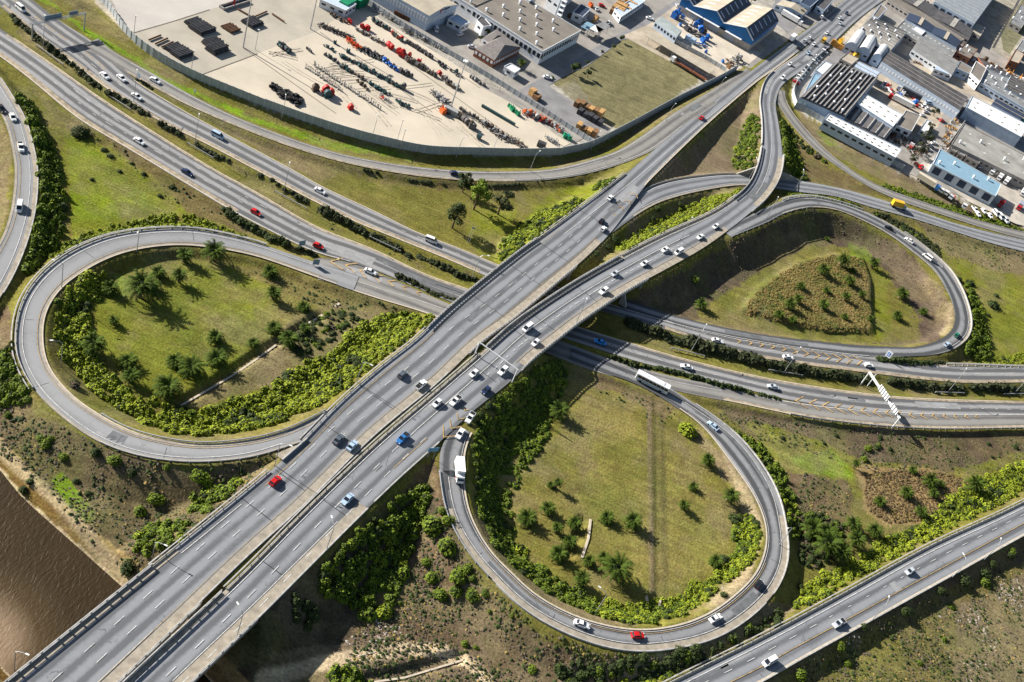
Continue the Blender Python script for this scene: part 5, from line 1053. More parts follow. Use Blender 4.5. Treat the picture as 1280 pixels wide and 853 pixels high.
CARS=[('FN',26,11,1,'van','white','just past the sign gantry at the top left'),('FN',131,95,1,'sedan','white','left of the trio above the median hedge, upper left'),('FN',152,98,1,'sedan','white','at the nose where the slip road leaves, upper left'),('FN',171,121,1,'sedan','white','lowest of the trio below the slip road nose'),
('KS',194,101,1,'sedan','white','alone on the slip road under the yard wall'),('FN',272,170,1,'van','paleblue','in the upper carriageway below the slip road'),('FN',400,239,1,'sedan','white','middle of the upper carriageway above the hedges'),('FN',539,301,1,'van','white','nearing the freeway bridge in the upper carriageway'),
('FS',174,177,1,'sedan','white','alone in the lower carriageway, upper left'),('FS',234,216,1,'sedan','navy','near the meadow edge in the lower carriageway'),('FS',320,266,1,'hatch','red','upper of two red cars left of the chevrons'),('FS',398,308,1,'hatch','red','lower of two red cars, right by the chevrons'),('FS',463,340,1,'sedan','white','beside the chevrons before the low hedge'),
('LR',16,148,1,'hatch','white','upper one on the side road at the far left'),('LR',26,185,1,'pickup','white','middle one on the side road at the far left'),('LR',24.5,260,1,'van','white','lowest one on the side road at the far left'),('LR',2,137,1,'sedan','black','cut by the left border on the side road'),
('KS',568,217,1,'hatch','navy','alone on the thin slip road above the grass wedge'),
('LC',877,148,1,'sedan','red','alone on the highway beside the brown slope, upper right'),('LC',762.5,248,1,'sedan','white','by the chevrons where the ramp road leaves'),('LC',752,277,1,'hatch','black','just above a white one, by the ramp road'),('LC',754,287,1,'hatch','white','just below a black one, by the ramp road'),
('LC',503,469,1,'hatch','grey','next to the white pickup, left carriageway'),('LC',526,482,1,'pickup','white','with open load bed near the median, left carriageway'),('LC',423,550,1,'sedan','grey','left one of the pair near the loop junction'),('LC',440,558,1,'sedan','paleblue','right one of the pair near the loop junction'),('LC',344,602,1,'hatch','red','below the concrete nose of the left loop'),
('RC',434,625,-1,'sedan','paleblue','lowest one in the right carriageway'),('RC',503,549,-1,'pickup','blue','in the middle of the right carriageway above the nose'),('RC',546,505,-1,'hatch','white','left one of two side by side above the blue pickup'),('RC',569,502,-1,'pickup','white','right one of two side by side above the blue pickup'),('RC',607,489,-1,'hatch','navy','between the white ones near the lower loop entry'),
('RC',592,468,-1,'hatch','white','just below the left foot of the road sign beam'),('RC',628,465,-1,'suv','white','just below the right end of the road sign beam'),('IL',587.5,523,1,'pickup','white','entering the lower loop at its top'),('IL',575,543,1,'sedan','white','first in front of the box truck, lower loop entry'),
('RC',659,411,-1,'van','white','on the right bridge above a smaller car'),('RC',669,429.5,-1,'hatch','white','at the edge walkway of the right bridge'),('RC',754,365,-1,'suv','white','on the bridge end near the shaded bank'),('RC',768,343,-1,'hatch','silver','next to the start of the double dashes'),('RC',805,330.5,-1,'hatch','white','mid queue above the shaded bank'),
('RC',831,313,-1,'sedan','white','left one of two abreast above the shaded bank'),('RC',848,316,-1,'van','white','right one of two abreast above the shaded bank'),('RC',875,297,-1,'sedan','white','second in the queue from the upper loop nose'),('RC',894,284,-1,'hatch','white','first in the queue below the upper loop nose'),
('RC',978,98,-1,'suv','white','on the bend of the climbing road'),('RC',987,81,-1,'hatch','white','on the straight above the bend, upper right'),('RC',1010,67,-1,'hatch','paleblue','third up from the bend, upper right'),('RC',1017,56,-1,'hatch','white','left of the yellow one near the junction'),
('DL',1111,285.5,-1,'sedan','black','highest one on the upper right loop'),('DL',1136,301,-1,'sedan','white','second one on the upper right loop'),('DL',1159,322,-1,'van','white','third one on the upper right loop'),('DL',1196,419,-1,'hatch','green','at the tip of the upper right loop'),('DL',1184,431,-1,'hatch','paleblue','just below the green one at the loop tip'),
('FN',897,426.5,1,'sedan','white','beside the thick hedge right of the bridge'),('FN',985,447,1,'sedan','white','next to the long chevrons on the upper freeway side'),('FN',1086,457,1,'hatch','white','directly above the top of the white gantry'),
('FS',750,428,-1,'sedan','brightblue','in the bridge shade on the freeway'),('FS',858,459,-1,'sedan','white','between the two hedges above the bus'),('FS',966,484,-1,'sedan','silver','just above the tip of the lower chevrons'),
('IL',891,533,1,'sedan','paleblue','behind the bus on the lower loop'),('IL',948,731,1,'hatch','black','at the lower right of the loop'),('IL',894,773.5,1,'sedan','white','between the black and the red one on the loop'),('IL',797,795,1,'hatch','red','at the bottom of the lower loop'),('IL',727,781,1,'sedan','white','left of the red one at the loop bottom'),
('JR',961,828,-1,'van','white','lowest one on the lower right highway'),('JR',1048,780,-1,'pickup','silver','middle one on the lower right highway'),('JR',1136.5,715,-1,'hatch','silver','highest one on the lower right highway'),
('RC',1033,42,-1,'hatch','white','beside the yellow one at the junction'),('RC',1050,30,-1,'hatch','silver','above the junction, lower of the three'),('RC',1049,23,-1,'hatch','white','above the junction, middle of the three'),('RC',1058,17,-1,'hatch','navy','above the junction, upper of the three'),('LC',1027,22,1,'suv','white','on the left side above the junction'),('LC',1006,52,1,'suv','silver','in the dense group waiting at the junction'),('LC',1012,48,1,'hatch','white','at the front of the waiting group'),('LC',998,60,1,'sedan','black','at the back of the waiting group'),('LC',1033,14,1,'hatch','white','nearest the top border on the left side')]
for rn,x,y,s,k,c,w_ in CARS:
    loc,rz=onroad(rn,x,y)
    if rn=='LR': rz+=math.pi*0
    e=place_vehicle(k,loc,rz+(math.pi if s<0 else 0),c,f'{CN[c]} {KN[k]} {w_}',VC[k])
# bus
def bigveh(name,loc,rz,parts,label,cat,group=None):
    e=empty(name,loc,rz)
    for nm,mb,m in parts: mb.ob(nm,m,e)
    return setp(e,label,cat,group)
def wheels(e_,xs,hw,r=.5):
    for x in xs:
        for sg in (-1,1): 
            MB().tube((x,sg*(hw-.35),r),(x,sg*hw,r),r,n=12).ob('wheel',M_tyre,e_)
loc,rz=onroad('IL',814,481)
e=empty('bus',loc,rz); b=MB(); L2,W2=6.1,1.27
b.sect([[(x,-w_,.45),(x,-w_,1.5),(x,-w_,2.95),(x,-w_*.85,3.12),(x,w_*.85,3.12),(x,w_,2.95),(x,w_,1.5),(x,w_,.45)] for x,w_ in ((-L2,W2*.95),(-L2+.15,W2),(L2-.2,W2),(L2,W2*.9))]); b.ob('body',M_paint['white'],e)
g=MB()
for sg in (-1,1):
    for k in range(8): g.box((-5.2+k*1.42,sg*(W2+.01),2.1),(1.3,.05,1.0))
g.box((L2+.01,0,2.0),(.05,2.1,1.3)).box((-L2-.01,0,2.2),(.05,1.9,.8)); g.ob('windows',M_glass,e)
MB().box((0,W2+.015,1.0),(9.5,.04,.5)).box((0,-W2-.015,1.0),(9.5,.04,.5)).ob('stripe',mat('stripe_blue',(.30,.42,.52),.4,.05),e)
wheels(e,(-3.6,3.9),1.28); MB().box((-3,0,3.2),(1.8,1.5,.22)).box((2.5,0,3.17),(.8,.8,.14)).ob('roof_unit',M_paint['white'],e)
for sg in (-1,1): MB().box((L2+.02,sg*.95,.85),(.08,.35,.22)).ob('headlight',M_lampw,e)
setp(e,'long white bus with dark side windows on the exit to the lower loop','bus','vehicles on the roads')
def truck(name,loc,rz,boxL,boxW,boxH,cabcol,boxm,label,cat,group='vehicles on the roads',trailer=False,flat=False):
    e=empty(name,loc,rz); hx=boxL/2
    MB().box((-.2,0,.75),(boxL+2.4,.9,.3)).ob('chassis',M_black,e)
    if flat: MB().box((-.9,0,1.15),(boxL,boxW,.2)).ob('load_bed',boxm,e)
    else: MB().box((-.9,0,1.05+boxH/2),(boxL,boxW,boxH)).ob('cargo_box',boxm,e)
    c=MB(); x0=hx-.65
    c.sect([[(x0,-1.1,.6),(x0,-1.1,2.55),(x0,1.1,2.55),(x0,1.1,.6)],[(x0+1.1,-1.1,.6),(x0+1.1,-1.05,2.5),(x0+1.1,1.05,2.5),(x0+1.1,1.1,.6)],[(x0+1.75,-1.05,.6),(x0+1.7,-1.05,1.5),(x0+1.7,1.05,1.5),(x0+1.75,1.05,.6)]])
    cab=c.ob('cab',cabcol,e); g=MB(); g.add([(x0+1.12,-.98,2.42),(x0+1.12,.98,2.42),(x0+1.72,.98,1.56),(x0+1.72,-.98,1.56)],[(0,1,2,3)])
    for sg in (-1,1): g.box((x0+.75,sg*1.11,1.9),(.7,.03,.6))
    g.ob('windscreen',M_glass,cab); wheels(e,(-hx*.75-.9,-hx*.45-.9,x0+.9),1.15,.48)
    return setp(e,label,cat,group)
M_boxw=mat('box_white',(.80,.79,.76),.5,.06,.8,obj=True); M_boxr=mat('box_rust',(.28,.10,.05),.8,.2,1); M_boxg=mat('tarpaulin_dark',(.05,.055,.07),.7,.2,1)
loc,rz=onroad('IL',573,592); truck('box_truck',loc,rz,5.6,2.3,2.5,M_paint['white'],M_boxw,'white box truck with red frame driving into the lower loop','truck')
MB().box((2.25,0,1.0),(.6,2.2,.5)).ob('red_frame',M_paint['red'],bpy.context.scene.objects['box_truck'])
loc,rz=onroad('ER',1122,259); truck('box_truck',loc,rz,5.6,2.4,2.6,M_paint['silver'],M_paint['yellow'],'yellow box truck on the ramp road outside the upper right loop','truck')
loc,rz=onroad('RC',1029,52); truck('small_truck',loc,rz+math.pi,3.0,2.0,1.3,M_paint['yellow'],M_paint['yellow'],'small yellow truck at the junction beside the orange hoarding','truck')
loc,rz=onroad('LC',990,50); truck('box_truck',loc,rz,6.5,2.5,2.7,M_paint['white'],M_boxw,'white box truck at the tail of the waiting group, upper right','truck')
# ------------------------------------------------------------------ lamps
M_lens=mat('lamp_lens',(.75,.75,.72),.3,.05)
def lamp(px,py,zr,h,ax,ay,label,arm=2.4,m=M_steel,group='street lamps along the roads',ground=False):
    "px,py base in photo; arm points towards photo direction ax,ay"
    if ground: g=G(px,py)
    else: g=Vector(P(px,py,zr))
    q=Vector(P(px+ax*10,py+ay*10,g.z)); d=(q-Vector((g.x,g.y,g.z)));d.z=0;d.normalize()
    e=empty('street_lamp',g); mb=MB().tube((0,0,-.5),(0,0,h*.9),.14,.09,n=6)
    pts=[Vector((0,0,h*.9)),Vector((0,0,h*.9))+d*arm*.35+Vector((0,0,h*.07)),Vector((0,0,h*.9))+d*arm+Vector((0,0,h*.1))]
    for a,b in zip(pts[:-1],pts[1:]): mb.tube(a,b,.08,.06,n=5)
    mb.ob('pole',m,e); MB().box(pts[-1]+d*.35,(.9,.35,.16),math.atan2(d.y,d.x)).ob('lamp_head',M_lens,e)
    return setp(e,label,'street lamp',group)
LP=[(171,315,None,10,-.4,1,'over the top of the left loop, near its small concrete slab'),(77,360,None,10,-1,-.2,'at the upper left inside edge of the left loop'),(76,458,None,10,-1,0,'in the bushes at the left inside edge of the left loop'),(445,480,None,10,1,.6,'beside the bright thicket at the highway edge'),(343,583,None,10,1,.4,'just under the concrete nose of the left loop'),
(189,706,None,10,1,.5,'on the bank beside the river bridge'),(18,842,None,10,1,.4,'at the bottom left corner by the river'),(408,687,8,10,-.3,-1,'on the right walkway near the shaded trees'),(296,796,8,10,-.6,-1,'on the right walkway at the bottom'),(719,406,8,10,.3,-1,'on the walkway of the right freeway bridge'),
(54,60,None,12,.1,-1,'in the median under the sign gantry, top left'),(167,128,None,12,.1,-1,'in the median beside the trio of white cars'),(243,183,None,12,.1,-1,'in the median below the white minibus, upper left'),(354,243,None,12,.1,-1,'in the median left of the middle sedan'),(589,350,None,12,1,.2,'in the median touching the left bridge rail'),
(863,440,None,12,.3,-.5,'in the thick hedge right of the bridge'),(979,467,None,12,.3,-.5,'beside the long chevrons, right of the bridge'),(1184,491,None,12,.3,-.5,'right of the white sign gantry'),(1268,492,None,12,.3,-.5,'in the median at the right border'),
(993,238,None,10,-.3,-1,'bent over the ramp road beside the short bridge'),(936,224,None,10,-.5,-1,'bent over the ramp road left of the short bridge'),(958,273,7.6,10,.4,-1,'between the queue of cars and the upper right loop'),(850,300,8,10,.3,-.4,'left of the queue, on the bridge approach'),
(662,214,None,9,.6,-.4,'under the yard wall where it bends'),(738,188,None,9,.6,-.4,'on the verge below the timber stacks'),(832,152,None,9,.6,-.4,'in the wall shade below the grass lot'),(895,118,None,9,.6,-.4,'in the wall shade beside the pale canopy'),(570,197,None,9,.5,-.4,'under the yard wall, directly below the tall mast'),(465,172,None,9,0,-1,'under the yard wall at its middle'),(352,148,None,9,0,-1,'under the yard wall below the dark tyre heap'),
(745,765,None,9,-.8,-.6,'at the small slab inside the loop bottom'),(975,680,4,9,-.6,.2,'on the outer wall at the right of the lower loop'),(1090,775,3.2,9,.2,-1,'at the lower edge of the lower right highway'),(1190,722,3.2,9,-.6,-1,'right of the others on the lower right highway'),(1230,700,3.2,9,.2,-1,'at the right end of the lower right highway wall')]
for x,y,z,h,ax,ay,w_ in LP: lamp(x,y,z or 0,h,ax,ay,'grey street lamp '+w_,ground=(z is None))
# ------------------------------------------------------------------ sign gantries
M_signb=mat('sign_back',(.17,.24,.30),.6,.1,1); M_signw=mat('sign_white',(.66,.67,.67),.5,.05,1); M_gw=mat('white_steel',(.62,.63,.63),.5,.05,1); M_sblue=mat('sign_blue',(.02,.16,.55),.5,.05)
def gantry(a,b,h,label,signs,m,ztop=0,backm=M_signb,extra=None):
    A=G(*a);B=G(*b); e=empty('sign_gantry',A); Bv=B-A; d=Vector((Bv.x,Bv.y,0)); Ld=d.length; d.normalize(); n=Vector((-d.y,d.x,0)); rz=math.atan2(d.y,d.x)
    MB().tube((0,0,-.5),(0,0,h),.28,n=8).ob('post',m,e); MB().tube((Bv.x,Bv.y,Bv.z-.5),(Bv.x,Bv.y,h),.28,n=8).ob('post',m,e)
    if extra: 
        x_=G(*extra)-A; MB().tube((x_.x,x_.y,x_.z-.5),(x_.x,x_.y,h-.3),.2,n=6).ob('post',m,e)
    bm=MB(); mid=d*Ld/2
    for oz,on in ((0,-.3),(0,.3),(-.7,0)): bm.tube(Vector((0,0,h+oz))+n*on,d*Ld+Vector((0,0,h+oz))+n*on,.13,n=5)
    k=int(Ld/1.4)
    for j in range(k): bm.tube(d*(Ld*j/k)+n*(.3 if j%2 else -.3)+Vector((0,0,h)),d*(Ld*(j+1)/k)+Vector((0,0,h-.7)),.05,n=4)
    bm.ob('beam',m,e)
    for (u0,u1,z0,z1,side) in signs:
        c=d*Ld*(u0+u1)/2+n*side+Vector((0,0,h+(z0+z1)/2)); s=MB().box(c,(Ld*(u1-u0),.12,z1-z0),rz).ob('sign_panel',backm,e)
        fr=MB(); W_=Ld*(u1-u0); kk=max(2,int(W_/1.1))
        for j in range(kk): fr.box(c+d*(W_*((j+.5)/kk-.5))+n*(side/abs(side))*.12,(.24 if m is M_gw else .12,.16,(z1-z0)*1.02),rz)
        fr.ob('bracket',mat('gap_grey',(.12,.12,.13),.7,.1) if m is M_gw else m,s)
    return setp(e,label,'sign gantry','sign gantries over the roads')
gantry((40,50),(105,38.5),6.9,'grey steel sign gantry with two blue grey panels over the freeway, top left',[(.22,.56,-.6,1.6,.55),(.7,.87,-.3,1.3,.55)],M_steel)
gantry((1075.5,481),(1115,535),7.0,'white steel sign gantry with ribbed panels over the freeway at the right',[(.35,.62,-.8,1.9,-.55),(.74,.92,-.6,1.5,-.55)],M_gw,extra=(1084,483),backm=M_signw)
def beamsign():
    A=Vector(P(593,444,8.0));B=Vector(P(640,478,8.0)); e=empty('sign_beam',A); d=(B-A);L_=d.length;d.normalize()
    MB().tube((0,0,-.3),(0,0,5.6),.2,n=8).ob('post',M_gw,e); MB().tube(d*L_-Vector((0,0,.3)),d*L_+Vector((0,0,5.6)),.2,n=8).ob('post',M_gw,e); MB().box(d*L_/2+Vector((0,0,5.7)),(L_+.5,.22,.3),math.atan2(d.y,d.x)).ob('beam',M_gw,e)
    setp(e,'slim white beam on posts spanning the right carriageway before the lower loop','sign gantry','sign gantries over the roads')
beamsign()
def sign(px,py,h,w_,hh,rz,m,label,name='road_sign',glyph=None):
    g=G(px,py); e=empty(name,g,rz)
    for s in (-1,1): MB().tube((s*w_*.3,0,-.3),(s*w_*.3,0,h),.07,n=5).ob('post',M_steel,e)
    p=MB().box((0,-.08,h-hh/2),(w_,.08,hh)).ob('sign_panel',m,e)
    if glyph:
        MB().box((0,-.14,h-hh*.5),(w_*.55,.04,hh*.6)).ob('blue_field',M_sblue,p); q=MB(); q.box((0,-.18,h-hh*.38),(w_*.12,.04,hh*.3)); q.box((0,-.18,h-hh*.62),(w_*.36,.04,hh*.12)); q.ob('white_symbol',M_signw,p)
    return setp(e,label,'road sign','road signs')
sign(1107,449,4.2,2.2,3.0,-.5,M_signw,'white sign with a blue field at the hedge tip right of the chevrons',glyph=1)
sign(173,101,3.2,1.5,2.0,-.5,M_signb,'small dark sign at the nose between slip road and freeway')
sign(243,118,2.2,1.0,1.2,-.5,M_signb,'tiny dark sign on the bright verge under the yard wall')
sign(376,311,3.6,2.4,2.2,.9,M_signb,'grey sign at the left loop nose beside the shrubs')
sign(394,333,3.0,2.2,2.2,.6,M_signb,'blue grey sign standing where the left loop meets the freeway')
sign(537,574,5.0,3.2,1.6,.6,mat('sign_blueback',(.12,.28,.42),.6,.1),'blue grey direction sign in the gore before the lower loop')
sign(585,304,7.5,1.2,.6,0,M_signb,'slim lattice mast by the tree on the grass wedge',name='lattice_mast')
# ------------------------------------------------------------------ industrial ground patches
Z1=1.46
PN=[0]
def patch(poly,lv,m,name,z=None):
    PN[0]+=1; z=Z1+.011*PN[0] if z is None else z; v=[tuple(P(a,b,z)) for a,b in poly]; me=mesh(name,v,[tuple(range(len(v)))],m)
    if me.polygons[0].normal.z<0: me.flip_normals()
    return setp(ob(name,me),kind='structure')
M_yard=mat('yard_concrete',(.53,.465,.365),.9,.10,.05,col2=(.42,.37,.29),detail=8); M_yard2=mat('yard_gravel',(.41,.37,.30),.95,.12,.06,col2=(.31,.28,.225),detail=8); M_yard3=mat('yard_pale',(.46,.43,.38),.9,.1,.07,col2=(.39,.365,.33),detail=8)
M_street=mat('street_asphalt',(.215,.21,.21),.85,.15,.15,detail=7); M_apron=mat('apron_concrete',(.32,.295,.26),.9,.15,.12,col2=(.21,.195,.175),detail=8); M_dirtl=mat('lot_dirt',(.40,.34,.26),.95,.2,.15,detail=7)
patch([(104,-60),(140,0),(160,43),(215,27),(262,12),(330,-8),(400,-60)],1,M_yard3,'yard_ground')
patch([(160,43),(215,27),(262,12),(330,-8),(420,-40),(440,0),(470,20),(600,100),(700,172),(712,180),(690,190),(640,192),(575,190),(528,188),(480,176),(400,152),(330,130),(260,102),(200,70)],2,M_yard2,'yard_ground')
patch([(253,93),(322,67),(395,40),(440,10),(470,20),(600,100),(700,172),(712,180),(690,190),(640,192),(575,190),(528,188),(480,176),(400,152),(330,130)],3,M_yard,'yard_ground')
patch([(440,-40),(470,15),(560,60),(600,88),(660,130),(742,175),(762,165),(735,135),(690,112),(676,100),(700,85),(780,45),(880,-8),(900,-60),(820,-60),(700,-60)],1,M_apron,'apron_ground')
patch([(640,118),(676,98),(702,84),(740,62),(790,34),(830,10),(880,-22),(905,-22),(860,12),(800,45),(778,50),(735,82),(705,96),(686,107),(700,118),(722,130),(738,138),(752,160),(742,173),(725,165)],2,M_street,'street')
patch([(590,100),(640,118),(735,170),(720,178),(660,140),(600,108)],3,M_apron,'pavement')
patch([(778,45),(812,30),(840,10),(864,-5),(960,60),(935,80),(910,95),(885,98),(880,100)],2,M_dirtl,'lot_ground')
patch([(830,45),(846,32),(864,20),(937,62),(958,68),(940,82),(915,90)],3,mat('lot_concrete',(.52,.46,.37),.9,.12,.1,detail=7),'lot_ground')
patch([(985,60),(940,90),(930,85),(975,48),(1020,8),(1040,-20),(1075,-20),(1045,10)],2,M_apron,'apron_ground')
patch([(960,20),(985,42),(1010,22),(1045,-20),(980,-20)],3,M_street,'street')
patch([(1000,92),(1040,50),(1085,0),(1110,-30),(1400,-30),(1400,310),(1290,285),(1170,232),(1125,212),(1060,172),(1012,143),(994,128)],1,M_apron,'apron_ground')
patch([(1010,100),(1040,68),(1062,45),(1075,40),(1062,55),(1085,72),(1150,105),(1230,152),(1400,245),(1400,262),(1280,192),(1200,150),(1120,108),(1060,80)],2,M_street,'street')
patch([(1100,92),(1125,105),(1180,140),(1172,160),(1140,170),(1128,150),(1080,125)],3,M_dirtl,'lot_ground')
patch([(1040,40),(1085,-5),(1100,0),(1075,38),(1055,55)],3,M_dirtl,'lot_ground')
patch([(1120,80),(1170,80),(1230,110),(1290,145),(1290,160),(1215,120),(1140,92)],2,M_dirtl,'lot_ground')
patch([(1150,205),(1175,190),(1290,250),(1290,285),(1270,280),(1210,252)],2,mat('truck_yard_concrete',(.42,.38,.32),.9,.2,.15,detail=7),'truck_yard_ground')
patch([(1222,-30),(1300,-30),(1300,20),(1262,75),(1240,62)],2,mat('rail_ballast',(.30,.27,.21),.95,.25,.3,detail=7),'rail_ballast')
patch([(1250,40),(1285,-10),(1300,10),(1262,68),(1254,62)],3,mat('weedy_strip',(.16,.15,.08),.95,.25,.3,detail=7),'weedy_ground')
mb=MB()
for a_,b_ in (((304,60),(372,108)),((253,93),(322,67)),((262,12),(215,27)),((215,27),(160,43)),((372,108),(420,142)),((470,22),(600,110)),((505,75),(640,172)),((400,40),(540,140))):
    p_=Vector(P(*a_,1.6));q_=Vector(P(*b_,1.6)); d_=(q_-p_).normalized(); n_=Vector((-d_.y,d_.x,0))*.16; mb.add([p_+n_,q_+n_,q_-n_,p_-n_],[(0,1,2,3)])
tm=MB(); g_=random.Random(3)
for _ in range(30):
    x_=g_.uniform(330,610);y_=52+(x_-300)*.33+g_.uniform(-8,18); q0=Vector(P(x_,y_,1.605)); a0=g_.choice([-.55,-.5,.9,.3])+g_.uniform(-.2,.2); cv=g_.uniform(-.03,.03); w0=g_.choice([.3,.3,.7]); n1=g_.randrange(6,12)
    for sd0 in (0,1.9):
        p0=q0+Vector((-math.sin(a0),math.cos(a0),0))*sd0; aa=a0
        for k in range(n1):
            d0=Vector((math.cos(aa),math.sin(aa),0)); nn0=Vector((-d0.y,d0.x,0))*w0/2; p1=p0+d0*2; tm.add([p0+nn0,p1+nn0,p1-nn0,p0-nn0],[(0,1,2,3)]); p0=p1; aa+=cv
setp(tm.ob('tyre_mark',mat('tyre_mark_stain',(.43,.375,.295),.95,.25,.5)),kind='structure')
setp(mb.ob('yard_joint',mat('joint_line',(.19,.16,.12),.9,.2)),kind='structure')
# ------------------------------------------------------------------ yard wall (precast panels on posts)
M_panel=mat('precast_panel',(.40,.42,.43),.85,.12,.6,col2=(.30,.325,.34)); M_post=mat('precast_post',(.5,.5,.49),.85,.1,.6)
def panelwall(pts,h,label,zz=1.4,group='precast yard walls',m=M_panel,sp=3.2,t=.15,post=.32):
    c=catmull([P(a,b,zz)[:2] for a,b in pts],1.5) if len(pts)>2 else np.array([P(a,b,zz)[:2] for a,b in pts]); s=np.r_[0,np.cumsum(np.hypot(*np.diff(c,axis=0).T))]
    n=max(1,int(s[-1]/sp)); q=[(np.interp(s[-1]*k/n,s,c[:,0]),np.interp(s[-1]*k/n,s,c[:,1])) for k in range(n+1)]
    e=empty('yard_wall',(q[0][0],q[0][1],zz)); o=Vector((q[0][0],q[0][1],zz)); mb=MB(); ps=MB()
    for k,(a,b) in enumerate(zip(q[:-1],q[1:])):
        d=Vector((b[0]-a[0],b[1]-a[1],0)); mb.box(Vector((a[0]+b[0],a[1]+b[1],0))/2-Vector((o.x,o.y,0))+Vector((0,0,h/2-1)),(d.length-.1,t,h+2),math.atan2(d.y,d.x))
    for a in q: ps.box((a[0]-o.x,a[1]-o.y,h/2-1+.1),(post,post,h+2.2),math.atan2(d.y,d.x))
    mb.ob('panel_row',m,e); x=ps.ob('post_row',M_post,e)
    return setp(e,label,'wall',group)
panelwall([(100,-20),(130,5),(160,45),(195,72),(235,94),(290,117),(330,133)],3.2,'blue grey precast wall at the left end of the big pale yard')
panelwall([(330,133),(380,151),(430,167),(480,180),(528,190),(600,193),(660,194),(700,193)],3.4,'blue grey precast wall along the bottom of the big pale yard')
panelwall([(700,193),(735,185),(770,168),(800,152),(840,130),(880,110),(905,97),(920,88)],3.6,'dark curving precast wall between the grass lot and the highway')
panelwall([(440,-8),(500,32),(560,68),(620,104),(680,142),(742,182)],2.6,'grey paling fence dividing the pale yard from the street')
panelwall([(820,38),(850,58),(880,74),(906,90)],2.4,'grey paling fence beside the long pale canopy roof')
panelwall([(993,134),(1015,146),(1060,173),(1100,198),(1127,213)],3.0,'blue grey wall with piers below the long white roofs, right')
panelwall([(1155,100),(1220,135),(1290,172)],2.2,'grey paling fence between the service street and the dirt lot')
panelwall([(994,133),(990,118),(994,106),(1006,92)],2.4,'white curved wall at the road bend by the sawtooth roofs',m=M_signw)
panelwall([(1005,92),(1018,76),(1034,62)],2.0,'dark fence along the parked cars by the climbing road')
# ------------------------------------------------------------------ buildings
def gen(px,py,z): return Vector(P(px,py,z))
WINM=M_glass
M_roofg=mat('roof_sheet_brown',(.215,.19,.16),.8,.12,.12,col2=(.155,.137,.115),detail=6); M_rooft=mat('roof_sheet_tan',(.40,.35,.27),.8,.12,.15); M_roofw=mat('roof_white',(.72,.71,.67),.6,.05,.3); M_roofd=mat('roof_dark',(.105,.10,.10),.85,.25,.25,col2=(.045,.045,.05)); M_roofb=mat('roof_lightblue',(.20,.325,.41),.6,.06,.3)
M_roofs=mat('roof_blue_dark',(.035,.05,.085),.6,.15,.4); M_wallw=mat('wall_white',(.66,.68,.70),.8,.06,.4); M_wallb=mat('wall_blue',(.015,.13,.34),.6,.08,.4); M_wallg=mat('wall_block',(.36,.33,.30),.9,.15,.6); M_wallp=mat('wall_paleblue',(.42,.50,.60),.8,.08,.4); M_brick=mat('wall_brick',(.22,.09,.05),.9,.2,.8); M_roofgr=mat('roof_grey',(.21,.215,.215),.8,.15,.25); M_tile=mat('roof_tiles',(.19,.17,.16),.85,.15,.8); M_door=mat('roller_door',(.30,.33,.38),.7,.1,1)
M_orange=mat('orange_hoarding',(.55,.25,.05),.7,.2,.6); M_rust=mat('rusty_brown',(.13,.065,.035),.9,.3,.8); M_dark=mat('dark_steel',(.05,.05,.055),.7,.3,.8); M_green=mat('machine_green',(.01,.22,.10),.5,.15,.8); M_teal=mat('teal_tarp',(.02,.24,.22),.6,.2,.8); M_redm=mat('machine_red',(.42,.02,.015),.5,.15,.8); M_bluem=mat('machine_blue',(.015,.12,.42),.5,.15,.8); M_wood=mat('timber',(.48,.28,.11),.85,.25,1.2); M_woodd=mat('timber_end',(.22,.12,.055),.9,.3,1.2)
